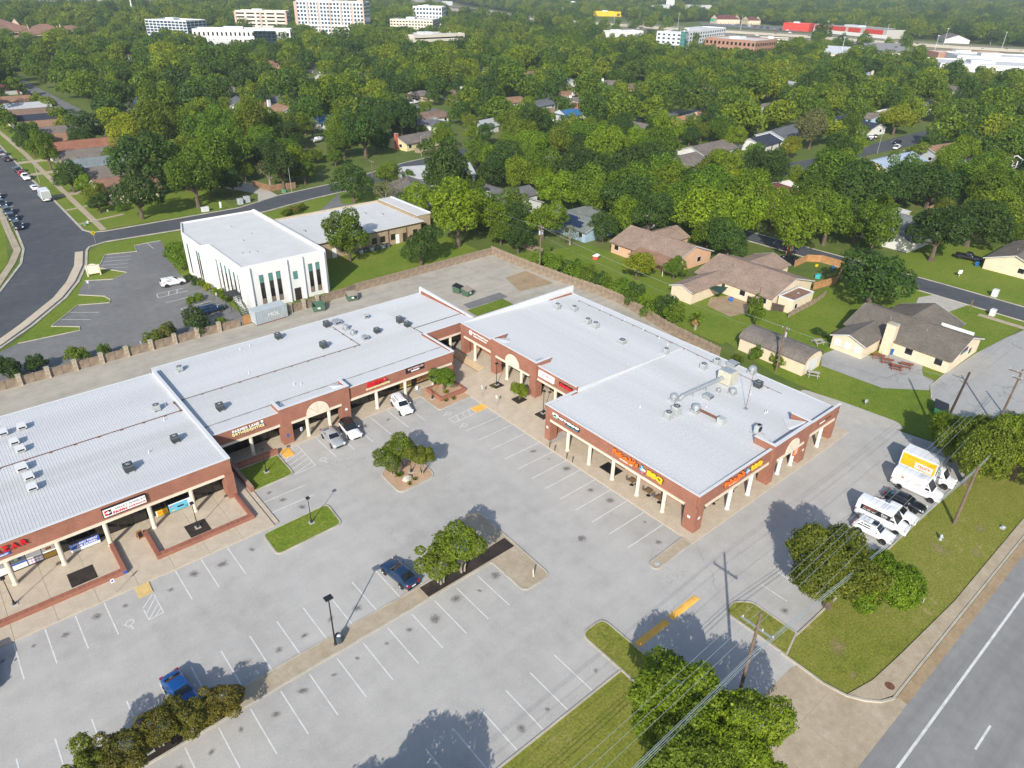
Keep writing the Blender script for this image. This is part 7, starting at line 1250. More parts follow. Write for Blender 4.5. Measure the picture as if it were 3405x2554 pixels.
# curved roof shed
o = thing('curved_shed', 'long cream shed with curved grey shingle roof', 'shed', (104.1, 51, 0)); HOUSES.append((104, 51, 6, 'curved shed', 'grey')); arc = [(2.9 * math.cos(t), 2.2 + 1.35 * math.sin(t)) for t in [math.pi * i / 12 for i in range(13)]]
MB().add([(x, s * 6.0, z) for s in (-1, 1) for x, z in [(2.75, 0)] + [(q * .95, w - .03) for q, w in arc] + [(-2.75, 0)]], [tuple(range(14, -1, -1)), tuple(range(15, 30)), (0, 15, 16, 1), (13, 28, 29, 14)]).build('wall', wallm('cream'), o); MB().add([(x, s * 6.25, z + d) for d in (.12, 0) for s in (-1, 1) for x, z in arc], [(i, i + 1, 14 + i, 13 + i) for i in range(12)] + [(26 + i, 39 + i, 40 + i, 27 + i) for i in range(12)] + [(26 + i, 27 + i, i + 1, i) for i in range(12)] + [(13 + i, 14 + i, 40 + i, 39 + i) for i in range(12)]).build('roof', shingle('greybrown'), o)
MB().box(-1.4, 1.6, -6.05, -6.0, 0, 2.2).build('garage_door', M_COPING, o)
tag(MB().add([(-1.0, -3.3, 0), (1.0, -3.3, 0), (1.0, 3.3, 0), (-1.0, 3.3, 0), (-1.0, -3.3, 1.9), (1.0, -3.3, 1.6), (1.0, 3.3, 1.6), (-1.0, 3.3, 1.9)], [(4, 5, 6, 7), (0, 1, 5, 4), (1, 2, 6, 5), (2, 3, 7, 6), (3, 0, 4, 7)]).build('lean_to', mat('red_metal_sheet', (0.3, 0.09, 0.06), .6, .15, 1.5, 12), loc=(89.4, 42.5, 0), rotz=R(0)), 'low red metal lean-to behind the right wing', 'lean-to')
for a in ((190, 107, 0, 20, 13, 'red', 'white', 'dark red hipped roof among the trees behind the tan houses'), (188.8, 68.2, 90, 14, 17, 'greygreen', 'white', 'large grey roofed house with white front gable across the street'), (190, 40.5, 0, 18, 11, 'church', 'cream', 'cream gabled house with carport at the right edge'), (261.5, 104, -3, 26, 13, 'metal', 'yellow', 'long pale metal roofed yellow house with brick end'), (297, 101.5, -10, 22, 15, 'orange', 'grey', 'orange roofed grey house with white chimney by the pickups'),
          (256, 152.5, 5, 15, 11, 'navy', 'white', 'navy roofed white garage house by the curving drive'), (280, 157, 8, 24, 12, 'slate', 'paleblue', 'slate roofed pale blue house behind the navy roof'), (167, 171, 60, 11, 9, 'pale', 'white', 'small white house with plain pale roof and one window'), (184, 151, 20, 12, 10, 'grey', 'tan', 'grey hipped roof rising behind the big oaks'), (201, 148.5, 3, 20, 11, 'greybrown', 'tan', 'long grey brown roof with front gable beyond the oaks'), (228, 156, 3, 22, 11, 'greybrown', 'white', 'grey roof continuing right of the long gabled house'),
          (108.6, 170.5, 62, 16, 11, 'greybrown', 'paleblue', 'grey roofed pale blue house behind the stone office'), (127, 184, -18, 21, 12, 'pale', 'white', 'white metal roofed house with white chimney at the street bend'), (150, 231, 10, 17, 10, 'greybrown', 'yellow', 'grey roofed yellow house with red brick chimney at the corner')):
 x, y, d, L, W, rf_, wl, lb = a
 k = {}
 if 'front gable' in lb: k['wing'] = (-L * .25, 2.5, 6.5, 1 if d == 90 else -1)
 if 'hip' in lb: k['hip'] = True
 if 'chimney' in lb: k['chim'] = (-L / 2 - .3, 0, mat('red_chimney', (0.42, 0.12, 0.07), .9) if 'red brick' in lb else M_COPING, 5.6, 1.3) if 'red brick' in lb else (L * .35, -W * .25, M_COPING, 5.8, 1.4)
 house(x, y, d, L, W, rf_, wl, lb, **k)
for i, (y, rf_, L, lb) in enumerate(((221, 'rust', 15, 'brown roofed white house at the street corner'), (236.5, 'greybrown', 14, 'grey brown roof second in the row on the left street'), (250.5, 'bluegrey', 15, 'blue grey roof third in the row on the left street'), (265, 'greybrown', 15, 'grey roof fourth in the row before the long red roof'), (280.5, 'redorange', 23, 'long red orange roof in the row on the left street'), (297, 'orange', 14, 'orange roof just behind the long red roof'), (312, 'greybrown', 15, 'grey gable above the orange roof on the left street'), (327, 'orange', 15, 'orange brown gable high in the left row'), (343, 'navy', 14, 'dark slate gable high in the left row'), (359, 'brown', 18, 'brown roof behind the dark slate gable'), (377, 'pale', 19, 'long white roof near the left edge'), (400, 'orange', 16, 'orange roof by the far left pickup'))):
 house(39.5 + L / 2, y, 0, L, 13.2, rf_, 'white' if i % 3 else 'cream', lb, wing=(-L * .22, 1.6, 5.5, -1) if i in (0, 3, 6) else None, pitch=.4)
FARH = [(86,343,14,'greybrown','white','grey brown house with two white dormers right of the long alley'),(94,374,11,'pale','tan','pale roofed house just behind the two dormer house'),(137,448,11,'pale','white','flat pale roof peeking out left of the yellow green trees'),(101,469,11,'rust','white','small rust roofed house with white chimney at upper left'),(145,574,12,'rust','white','rust roofed house below the glass cube office'),(99,583,11,'rust','tan','tiny rust roof below the spanish tiled offices'),(53,452,11,'red','white','dark red roof at the left edge of the view'),(143,384,12,'greybrown','tan','grey brown roof at the top of the slate roof cluster'),(136,367,12,'slate','white','slate roof with a white chimney in the left cluster'),(131,348,13,'slate','white','long slate roof at the front of the left cluster'),(146,345,13,'slate','white','slate roof with tall white chimney beside the orange roofs'),(131,330,12,'orange','white','left of the twin orange brown roofs with white chimneys'),(139,318,13,'orange','white','right of the twin orange brown roofs with white chimneys'),(143,285,14,'blue','white','bright blue roofed house with white gable'),(227,460,14,'greybrown','white','grey roofed white house with chimney below the hospital'),(209,412,11,'pale','white','little white gabled house below the hospital'),(212,497,13,'rust','brick','brick gabled house facing the open street end'),(230,405,12,'greybrown','tan','grey brown roof with pink chimney below the tan clinic'),(217,325,12,'greybrown','tan','small pinkish house beside the far white pickup'),(231,314,12,'rust','white','rust roofed house with broad white chimney in mid view'),(240,283,14,'orange','white','orange roofed house touching the slate roofed house'),(245,268,16,'slate','white','long slate roofed house touching the orange roofed one'),(230,249,11,'rust','white','small white gabled house with rust roof near the street light'),(241,240,14,'blue','white','sky blue metal roofed house by the street light'),(320,323,13,'pale','white','pale metal roofed house in a clearing at mid right'),(276,284,15,'orange','white','tan roofed house with wide white chimney gable'),(269,265,13,'greybrown','brick','grey roofed brick house beside the wide chimney gable'),(183,269,13,'brown','white','brown roof behind the white gabled porch'),(173,253,12,'slate','white','white gabled porch house with slate roof'),(313,394,12,'slate','tan','grey roof corner in the middle of the far canopy'),(325,362,14,'rust','white','rust roof behind a lamp in the far canopy'),(190,240,12,'pale','white','pale roof half sunk in trees left of centre'),(334,304,14,'greybrown','blue','grey roofed house with blue gable and two chimneys'),(335,286,14,'brown','tan','brown roofed house next to the blue gable'),(366,256,14,'tanroof','blue','beige roofed house with tall white chimney'),(335,200,13,'greybrown','white','grey brown roof with red brick chimney'),(279,202,18,'greybrown','brick','wide grey brown hipped house with pink chimney'),(240,200,13,'greybrown','tan','grey roof beside the dark parked cars'),(499,382,13,'greybrown','tan','small tan gable in front of the blue glass office'),(429,240,13,'pale','white','pale blue grey roof behind the round dark tree'),(530,242,16,'metal','tan','pale blue metal roof with tan chimney below the white barn'),(444,203,14,'greybrown','white','grey brown roof with white chimney at mid right'),(353,154,13,'greybrown','blue','left of the joined grey gables with white trim'),(377,157,14,'greybrown','white','right of the joined grey gables with white trim'),(326,144,11,'navy','white','white garage with navy roof by the teal car'),(331,159,14,'navy','white','navy roofed house left of the white garage'),(412,155,14,'slate','white','slate roof with brick chimney right of the yellow tree'),(499,175,14,'greybrown','white','cluttered grey roof near the right edge'),(471,136,15,'slate','white','slate gabled house close to the right edge')]
for i, (x, y, L, rf_, wl, lb) in enumerate(FARH):
 k = {}
 if 'chimney' in lb: k['chim'] = (L * .32 * (1 if i % 2 else -1), -4.6, mat('red_chimney', (0.42, 0.12, 0.07), .9) if 'brick chimney' in lb else (wallm('peach') if 'pink' in lb else (wallm('cream') if 'tan chimney' in lb else M_COPING)), 5.9, 1.3)
 if 'hip' in lb or i % 5 == 3: k['hip'] = True
 if 'gable' in lb or 'dormer' in lb: k['wing'] = (-L * .2, 1.5, 4.5, -1) if 'two' not in lb else [(-L * .3, 1, 2.6, -1), (L * .2, 1, 2.6, -1)]
 house(x, y, (0, 12, 90, -8, 80)[i % 5] if 'gable' not in lb else (-35, 0)[i % 2], L, 10, rf_, wl, lb, wins=True, **k)
# garden sheds, play set, white stair frame
o = thing('garden_shed', 'cream flat roofed garden shed among the trees', 'shed', (203, 75.5, 0)); MB().box(-3.4, 3.4, -1.8, 1.8, 0, 2.3).build('wall', wallm('cream'), o); MB().add([(-3.6, -2, 2.3), (3.6, -2, 2.3), (3.6, 2, 2.65), (-3.6, 2, 2.65), (-3.6, -2, 2.2), (3.6, -2, 2.2), (3.6, 2, 2.55), (-3.6, 2, 2.55)], [(0, 1, 2, 3), (7, 6, 5, 4), (0, 4, 5, 1), (1, 5, 6, 2), (2, 6, 7, 3), (3, 7, 4, 0)]).build('roof', M_COPING, o)
o = thing('play_set', 'wooden play tower with swings in a shaded yard', 'play set', (213, 70.5, 0)); wd = M_FENCEN
for sx in (-.9, .9):
 for sy in (-.9, .9): MB().box(sx - .07, sx + .07, sy - .07, sy + .07, 0, 3.0).build('post', wd, o)
MB().box(-1, 1, -1, 1, 1.4, 1.5).build('deck', wd, o); MB().add([(-1.2, -1.2, 2.9), (1.2, -1.2, 2.9), (1.2, 1.2, 2.9), (-1.2, 1.2, 2.9), (0, 0, 3.9)], [(0, 1, 4), (1, 2, 4), (2, 3, 4), (3, 0, 4), (3, 2, 1, 0)]).build('canopy', shingle('orange'), o); MB().box(-1, 1, -1.0, -.94, 0.1, 1.3).build('side_panel', wd, o); MB().cyl((-4, 0, 2.3), (-1, 0, 2.3), .07).build('swing_beam', wd, o); [MB().cyl((-3.9, s * .7, 0), (-3.9, 0, 2.3), .06).build('leg', wd, o) for s in (-1, 1)]; [MB().cyl((x, 0, .6), (x, 0, 2.3), .015, n=5).box(x - .25, x + .25, -.1, .1, .55, .6).build('swing', M_SK, o) for x in (-3.2, -2.2)]
o = thing('stair_pergola', 'white timber stair and pergola frame at the right edge', 'pergola', (293, 77, 0), R(-5))
for x in (-5, -1.5, 2, 5.5):
 for y in (-2, 2): MB().box(x - .12, x + .12, y - .12, y + .12, 0, 4.6).build('post', M_SW, o)
for x in (-5, 2): MB().add([(x - .1, -2.3, 4.4), (x - .1, 0, 5.6), (x - .1, 2.3, 4.4), (x - .1, 2.3, 4.7), (x - .1, 0, 5.9), (x - .1, -2.3, 4.7), (x + .1, -2.3, 4.4), (x + .1, 0, 5.6), (x + .1, 2.3, 4.4), (x + .1, 2.3, 4.7), (x + .1, 0, 5.9), (x + .1, -2.3, 4.7)], [(0, 1, 4, 5), (1, 2, 3, 4), (11, 10, 7, 6), (10, 9, 8, 7), (5, 4, 10, 11), (4, 3, 9, 10)]).build('gable_beam', M_SW, o)
MB().box(-5.2, 5.7, -2.1, -1.9, 2.4, 2.6).box(-5.2, 5.7, -2.1, -1.9, 3.3, 3.4).build('rail', M_SW, o)
# toys in the fenced yard
for x, y, s, c, l in ((151.8, 66.6, (.5, .4, 1.2), (0.02, 0.18, 0.5), 'tall blue toy in the cedar fenced yard'), (144.8, 66.2, (1.3, 1.0, .9), (0.05, 0.4, 0.42), 'teal toy table in the cedar fenced yard'), (151.6, 70.2, (1.2, .5, .3), (0.75, 0.6, 0.02), 'yellow toy slide in the cedar fenced yard'), (118.7, 70.4, (.7, .7, .9), (0.02, 0.12, 0.4), 'blue drum on the beige house patio'), (114.9, 103.9, (1.4, 1.1, 1.2), (0.55, 0.1, 0.06), 'little red and white playhouse on the bright lawn')):
 o = thing('yard_toy', l, 'toy', (x, y, .02), R(20)); m = flat('toy_' + l.split()[1] + l.split()[0], c); MB().box(-s[0] / 2, s[0] / 2, -s[1] / 2, s[1] / 2, 0, s[2] * .7).build('body', m, o, bevel=.06); MB().add([(-s[0] * .6, -s[1] * .6, s[2] * .7), (s[0] * .6, -s[1] * .6, s[2] * .7), (s[0] * .6, s[1] * .6, s[2] * .7), (-s[0] * .6, s[1] * .6, s[2] * .7), (-s[0] * .4, 0, s[2]), (s[0] * .4, 0, s[2])], [(0, 1, 5, 4), (1, 2, 5), (2, 3, 4, 5), (3, 0, 4), (3, 2, 1, 0)]).build('top', m if 'red' not in l else M_SW, o)


# ------------------------------------------------------------------ far buildings
PW = []
def P2(p): return Vector((p[0], p[1]))
def block(name, label, A, B, depth, h, wm, rows, cols, win=None, roofm=None, side=0, ww=.62, wh=.55, z0=1.2, cat='building', piers=None, parapet=.8):
 a, b = P2(A), P2(B); L = (b - a).length; o = thing(name, label, cat, (*a, 0), math.atan2(b.y - a.y, b.x - a.x)); HOUSES.append(((a.x + b.x) / 2, (a.y + b.y) / 2, L / 2, label, 'far')); n_ = Vector((-(b - a).y, (b - a).x)).normalized()
 PW.extend([(*a.lerp(b, t / 4), h * q) for t in range(5) for q in (.4, .85)] + ([(*(b + n_ * depth * t / 4), h * q) for t in range(1, 5) for q in (.45, .85)] if side else []))
 MB().box(0, L, 0, depth, 0, h).build('wall', wm, o); rf = MB().box(.4, L - .4, .4, depth - .4, h + .02, h + .12).build('roof', roofm or M_MEMB, o)
 strip([(0.2, .2), (L - .2, .2), (L - .2, depth - .2), (.2, depth - .2)], .4, h, h + parapet, closed=True).build('parapet', wm, rf); MB().box(L * .3, L * .5, depth * .4, depth * .7, h + .12, h + 2.2).build('plant_room', M_COPING, rf)
 if rows:
  fh = (h - z0) / rows; cw = L / cols; me = MB().box(0, cw * ww, -.12, 0, 0, fh * wh).mesh('window'); me.materials.append(win or M_GLASS)
  for r in range(rows):
   for c in range(cols): obj('window', me, o, loc=(c * cw + cw * (1 - ww) / 2, -.01, z0 + r * fh + fh * .22))
  if side:
   cs = depth / side; ms = MB().box(0, .12, 0, cs * ww, 0, fh * wh).mesh('window'); ms.materials.append(win or M_GLASS)
   for r in range(rows):
    for c in range(side): obj('window', ms, o, loc=(L + .01, c * cs + cs * (1 - ww) / 2, z0 + r * fh + fh * .22))
 if piers:
  for k in range(piers[0] + 1): MB().box(k * L / piers[0] - piers[1] / 2, k * L / piers[0] + piers[1] / 2, -.35, -.13, 0, h).build('pier', piers[2], o)
 return o
M_FW = mat('far_white', (0.74, 0.73, 0.71), .8, .04); M_PINK = mat('pink_granite', (0.5, 0.37, 0.31), .8, .08); M_CREAMB = mat('cream_wall', (0.66, 0.6, 0.5), .8, .06); M_BLUEG = glass_mat('blue_glass', (0.02, 0.06, 0.1)); M_GREYM = mat('grey_metal_roof', (0.24, 0.235, 0.23), .7, .1); M_TILE = mat('brown_tile', (0.2, 0.1, 0.07), .9, .2, 1, 6)
hos = block('hospital', 'tall white and pink hospital block with rows of windows', (350, 741), (398, 694), 26, 31.5, M_FW, 9, 20, M_BLUEG, side=5, ww=.66, wh=.62, piers=(6, 1.6, M_PINK)); MB().box(-1.2, 60, -.8, -.14, 10.2, 11.2).build('cornice', M_FW, hos); MB().box(60, 66, 6, 18, 0, 36).build('stair_tower', M_PINK, hos); MB().box(-3, -.05, 2, 22, 0, 31.5).build('end_pier', M_PINK, hos)
block('clinic_tower', 'five storey pale clinic with dark window bands left of the hospital', (330, 850), (372, 816), 20, 19, M_CREAMB, 5, 5, M_GLASS, side=2, ww=.8, wh=.42, piers=(2, 2.2, M_PINK))
block('long_office', 'long low white office with glass ends below the clinic', (225, 680), (294, 640), 22, 12.5, M_FW, 2, 22, M_GLASS, side=6, ww=.4, wh=.5); o = block('glass_wing', 'dark glass wing at the right end of the long white office', (267, 653.3), (282.6, 644.3), 3, 11.5, M_BLUEG, 4, 5, M_GLASS, ww=.86, wh=.8)
block('cube_office', 'white cube office with two large glass grids', (226, 812), (252, 774), 30, 13.5, M_FW, 5, 11, M_BLUEG, side=5, ww=.82, wh=.75)
block('hospital_wing', 'low cream hospital wing with a row of small windows', (497, 806), (533, 770), 50, 10.5, M_CREAMB, 3, 14, M_GLASS, side=6, ww=.6, wh=.4); block('hospital_pavilion', 'white hospital pavilion with dark blue glass roof slope', (585, 890), (612, 862), 30, 20.5, M_FW, 4, 9, M_BLUEG, side=4); block('surgery_center', 'two storey tan medical building with bands of shade', (391, 596), (452, 600), 26, 8.5, M_CREAMB, 2, 1, M_GLASS, ww=.94, wh=.3)  # surgery center: bands of shade painted in as long dark glass strips
block('box_store', 'small white cube building before the long white office', (228, 640), (241, 640), 12, 5.5, M_FW, 0, 0)
block('corner_office', 'white four storey office with blue glass corners', (590, 480), (597, 456), 125, 14, M_FW, 4, 5, M_BLUEG, side=18, ww=.5, wh=.5); o = block('glass_corner', 'blue glass corner tower of the white four storey office', (596, 456.4), (597.4, 452), 7, 14.6, M_BLUEG, 4, 1, M_TEAL, side=2, ww=.9, wh=.9)
block('brick_block', 'two storey brick office with white flat roof and dark glazing', (607, 436), (612, 386), 42, 11, mat('far_brick', (0.36, 0.2, 0.14), .85, .1), 2, 12, M_GLASS, side=12, ww=.5, wh=.5)
block('white_warehouse', 'long white warehouse beyond the freeway', (1278, 1062), (1530, 1076), 60, 11, M_FW, 0, 0); block('red_store', 'small bright red store beyond the freeway', (1006, 596), (1012, 560), 20, 9, mat('store_red', (0.55, 0.05, 0.03), .7, .08), 0, 0)
o = block('red_banner_store', 'long store with bright red front beyond the freeway', (1018, 556), (976, 436), 40, 9, mat('store_grey', (0.45, 0.43, 0.4), .8, .1), 0, 0, roofm=M_GREYM); L_ = (P2((976, 436)) - P2((1018, 556))).length; [MB().box(L_ * a, L_ * b, -.6, -.05, 4, 9.3).build('red_front', mat('store_red', (0.55, 0.05, 0.03), .7, .08), o) for a, b in ((.02, .46), (.5, .66), (.72, .95))]; MB().box(0, L_, -.5, -.04, 0, 4).build('white_base', M_FW, o)
text('lettering', 'FURNITURE', 3.2, M_SW, o, (L_ * .2, -.65, 7.4), 'S', .05)
def barn(name, label, A, B, depth, h, rise, wm, rm):
 a, b = P2(A), P2(B); L = (b - a).length; o = thing(name, label, 'building', (*a, 0), math.atan2(b.y - a.y, b.x - a.x)); HOUSES.append(((a.x + b.x) / 2, (a.y + b.y) / 2, L / 2, label, 'far'))
 MB().add([(0, 0, 0), (L, 0, 0), (L, depth, 0), (0, depth, 0), (0, 0, h), (L, 0, h), (L, depth, h), (0, depth, h), (0, depth / 2, h + rise), (L, depth / 2, h + rise)], [(0, 1, 5, 4), (2, 3, 7, 6), (1, 2, 6, 9, 5), (3, 0, 4, 8, 7)]).build('wall', wm, o); v, f = gable_roof(L, depth, h, rise, .8, .3, L / 2); MB().add([(x, y + depth / 2, z) for x, y, z in v], f).build('roof', rm, o); return o
barn('white_barn', 'white metal warehouse with low gable beside the grey hall', (640, 345), (650, 312), 70, 5, 3.5, M_CREAMB, M_COPING); barn('grey_hall', 'large grey roofed hall with cream end wall', (690, 318), (712, 290), 75, 6, 4.5, M_CREAMB, M_GREYM)
for i, (A, B, d, h, lb) in enumerate((((632, 236), (680, 165), 50, 5, 'flat white plant building at the right below the freeway'), ((700, 250), (742, 190), 40, 6.5, 'higher white plant building with roof gear at the right'), ((725, 275), (775, 232), 22, 6, 'brown brick plant hall with white rim at the right'))): block('plant_building', lb, A, B, d, h, M_FW if i < 2 else mat('far_brick', (0.36, 0.2, 0.14), .85, .1), 0, 0, M_GLASS)
house(1010, 372, 30, 60, 26, 'greybrown', 'white', 'brown gabled restaurant beyond the freeway', h=4, wins=False); house(1068, 735, -25, 40, 22, 'red', 'cream', 'red roofed hotel beyond the freeway', h=7, hip=True, pitch=.5); house(1105, 712, -25, 22, 20, 'red', 'cream', 'red roofed wing beside the red roofed hotel', h=6, hip=True, pitch=.5)
for i, (x, y, L, W, h, lb) in enumerate(((122, 748, 26, 18, 8, 'front hip roofed block of the spanish tiled offices'), (132, 768, 24, 20, 10, 'taller hip roofed block behind the front spanish tiled one'), (112, 775, 30, 20, 9, 'middle hip roofed block of the spanish tiled offices'), (152, 772, 20, 16, 9, 'right hip roofed block of the spanish tiled offices'), (100, 800, 34, 22, 12, 'rear hip roofed block of the spanish tiled offices'))): house(x, y, -8 + 4 * i, L, W, 'rust', 'tan', lb, h=h, hip=True, pitch=.4, wins=False, name='tiled_office'); tag(MB().box(-L / 2 + 1, L / 2 - 1, -.1, 0, h - 3, h - 1.2).build('window_band', M_GLASS, loc=(x, y - W / 2 - .06, 0)), None, None).parent = None if False else COL.objects[[o.name for o in COL.objects if o.get('label') == lb][0]]
for o in COL.objects:
 if o.name.startswith('window_band'): o.location = (0, -{'f': 9, 't': 10, 'm': 10, 'r': 8}[o.parent['label'][0]] - .06, 0) if not o.parent['label'].startswith('rear') else (0, -11.06, 0)
block('parking_deck', 'long dark roofed parking deck behind the tiled offices', (70, 850), (130, 880), 30, 9, M_INNER, 0, 0, roofm=M_COPING)
for i in range(5): block('apartment_block', '%s grey apartment block far behind the wood at top left' % ('first', 'second', 'third', 'fourth', 'fifth')[i], (180 + i * 62, 1490 + i * 20), (226 + i * 62, 1506 + i * 20), 20, 9 + (i % 2), mat('apartment_grey', (0.35, 0.33, 0.3), .85, .15), 3, 8, M_GLASS, ww=.4, wh=.5)
for i in range(6): house(560 + i * 55, 1180 + (i % 3) * 40, 10 * i, 36, 18, 'brown', 'tan', '%s brown roofed apartment house beyond the hospital' % ('first', 'second', 'third', 'fourth', 'fifth', 'sixth')[i], h=6, wins=False)
o = block('gas_canopy', 'white fuel station canopy before the freeway', (650, 600), (708, 596), 18, 5.2, M_FW, 0, 0); o2 = block('yellow_canopy', 'yellow fuel station beyond the freeway', (1035, 985), (1075, 960), 20, 7, M_SY, 0, 0)
block('drive_through', 'low grey roofed building between the offices and freeway', (736, 462), (750, 436), 30, 5, M_CREAMB, 0, 0, roofm=M_GREYM)
# freeway with frontage roads
M_FWYC = mat('freeway_concrete', (0.42, 0.385, 0.32), .9, .1, .02, 1); M_DRYG = ground_mat('dry_grass', [(.3, (.11, .11, .03)), (.5, (.16, .15, .04)), (.7, (.22, .19, .07))], .01, .08, 1.0)
fw = [(980, 150), (925, 271), (905, 325), (898, 386), (900, 500), (880, 600), (852, 690), (845, 800), (800, 950), (915, 1237), (1000, 1458), (1200, 1800), (1500, 2300)]
structure(strip(fw, 170, 0, .1).build('freeway_verge', M_DRYG)); structure(strip(fw, 26, 0, .4).build('freeway', M_FWYC)); structure(strip([(x - 38, y) for x, y in fw], 14, 0, .25).build('frontage_road', M_ROAD)); structure(strip([(x + 62, y) for x, y in fw], 14, 0, .25).build('frontage_road', M_ROAD)); structure(strip(fw, .8, .4, 1.6).build('freeway_barrier', M_FWYC)); structure(strip([(x + 12.5, y) for x, y in fw], .8, .4, 1.6).build('freeway_rail', M_FWYC)); structure(strip([(x - 12.5, y) for x, y in fw], .8, .4, 1.6).build('freeway_rail', M_FWYC))
structure(MB().sheet([(640, 560), (800, 640), (840, 540), (830, 440), (700, 440), (660, 500)], .3).build('office_parking', M_OLOT)); structure(MB().sheet([(560, 700), (760, 800), (800, 900), (640, 860), (520, 760)], .3).build('hospital_parking', M_OLOT)); structure(MB().sheet([(200, 770), (330, 770), (350, 840), (210, 860)], .3).build('clinic_parking', M_OLOT)); structure(MB().sheet([(166, 776), (182, 770), (192, 874), (178, 880)], .3).build('hill_lawn', M_DRYG)); structure(MB().sheet([(620, 150), (800, 120), (860, 260), (760, 300), (640, 250)], .3).build('plant_yard', M_CONC)); structure(MB().sheet([(985, 560), (1100, 600), (1060, 780), (990, 720)], .3).build('store_parking', M_OLOT))
fc = MB().box(-2.2, 2.2, -.9, .9, .3, .85).box(-1.3, 1.0, -.8, .8, .85, 1.45).box(-2.21, 2.21, -.7, .7, .1, .3); fc.fi = 1; fc.box(-1.32, 1.02, -.7, .7, .95, 1.3).box(-1.0, .7, -.815, .815, .95, 1.3); fcm = fc.mesh('distant_car')
FCM = {}
for p in ('white', 'silver', 'black', 'red', 'navy', 'grey'): m_ = fcm.copy(); m_.materials.append(PAINT[p]); m_.materials.append(M_CG); FCM[p] = m_
rr = random.Random(11); pal = ['white', 'white', 'silver', 'black', 'black', 'grey', 'navy', 'red']
def fcar(x, y, rz, grp, lb):
 p = rr.choice(pal); o = obj('distant_car', FCM[p], None, loc=(x, y, .42), rotz=rz); tag(o, '%s car %s' % (p if p != 'navy' else 'dark blue', lb), 'car', grp + ', ' + p)
for i in range(46):
 k = rr.randrange(0, len(fw) - 3); a, b = Vector(fw[k]), Vector(fw[k + 1]); t = rr.random(); q = a.lerp(b, t); d = (b - a).normalized(); side = rr.choice((-38, -9, -5.5, 5.5, 9, 62)); fcar(q.x + side, q.y, math.atan2(d.y, d.x), 'freeway cars', 'driving on the freeway or its frontage road')
for (x0, y0, n, dx, dy, grp, lb) in ((570, 735, 14, 9, 4.6, 'hospital lot cars', 'parked in the hospital lot under the trees'), (600, 775, 14, 9, 4.6, 'hospital lot cars', 'parked in the hospital lot under the trees'), (215, 785, 16, 7, 0, 'clinic lot cars', 'parked between the cube office and the long office'), (220, 815, 14, 7.5, 1, 'clinic lot cars', 'parked between the cube office and the long office'), (690, 480, 12, 6, 4, 'office lot cars', 'parked beside the blue glass office'), (1000, 585, 10, 6, 14, 'store lot cars', 'parked before the stores beyond the freeway')):
 for i in range(n):
  if rr.random() < .8: fcar(x0 + i * dx, y0 + i * dy, math.atan2(dx, -dy), grp, lb)
# carports, mast, billboards, tall light poles
for i in range(12): o = thing('carport_roof', 'flat white carport roof in the far lot beside the cube office', 'carport', (190 + (i % 6) * 26, 960 + (i // 6) * 40 + (i % 6) * 5, 0), R(8), 'white carports beside the cube office'); MB().box(0, 22, 0, 9, 3.2, 3.5).build('canopy', M_COPING, o); [MB().box(x, x + .3, 4, 4.3, 0, 3.2).build('post', M_STEEL, o) for x in (1, 11, 20.5)]
o = thing('radio_mast', 'very tall thin white mast at top left', 'mast', (277, 1038, 0)); MB().cyl((0, 0, 0), (0, 0, 46), .8, .4, 8).build('mast', M_SW, o); MB().cyl((0, 0, 18), (0, 0, 19), 1.2, n=8).build('collar', M_SW, o)
for i, (x, y, h, w, l) in enumerate(((1210, 960, 24, 15, 'wide white billboard on a dark post beyond the freeway'), (1150, 1160, 16, 11, 'white billboard with small blue print'), (1080, 1230, 14, 10, 'plain white billboard left of the printed one'), (930, 1290, 12, 20, 'grey backed billboard near the freeway bend'))):
 o = thing('billboard', l, 'billboard', (x, y, 0), R(-42)); MB().cyl((0, 0, 0), (0, 0, h - 3), .6, n=8).build('post', M_RUST, o); MB().box(-w / 2, w / 2, -.4, .4, h - 5, h + 2).build('panel', M_SW if 'grey' not in l else M_INS, o)
for i, (x, y) in enumerate(((760, 690), (690, 800), (640, 760), (720, 830), (600, 800), (560, 740), (940, 420), (948, 500), (930, 350), (925, 290), (940, 620), (905, 700), (915, 780), (870, 900), (955, 455), (1010, 330), (660, 330), (780, 300), (590, 660), (620, 690))):
 o = thing('tall_light_pole', None, 'light pole', (x, y, 0), i * .7, 'tall far light poles'); MB().cyl((0, 0, 0), (0, 0, 17), .22, .14, 6).build('pole', M_COPING, o); MB().box(-1.2, 1.2, -.3, .3, 16.8, 17.2).build('head', M_COPING, o)
for x, y, l in ((1000, 800, 'green freeway sign beyond the median, left one'), (985, 700, 'green freeway sign beyond the median, right one')): o = thing('freeway_sign', l, 'sign', (x, y, 0), R(-50)); MB().box(-3, 3, -.1, .1, 6, 10).build('panel', mat('sign_green', (0.01, 0.25, 0.12), .5), o); [MB().cyl((s, .2, 0), (s, .2, 9), .15, n=6).build('post', M_STEEL, o) for s in (-2, 2)]


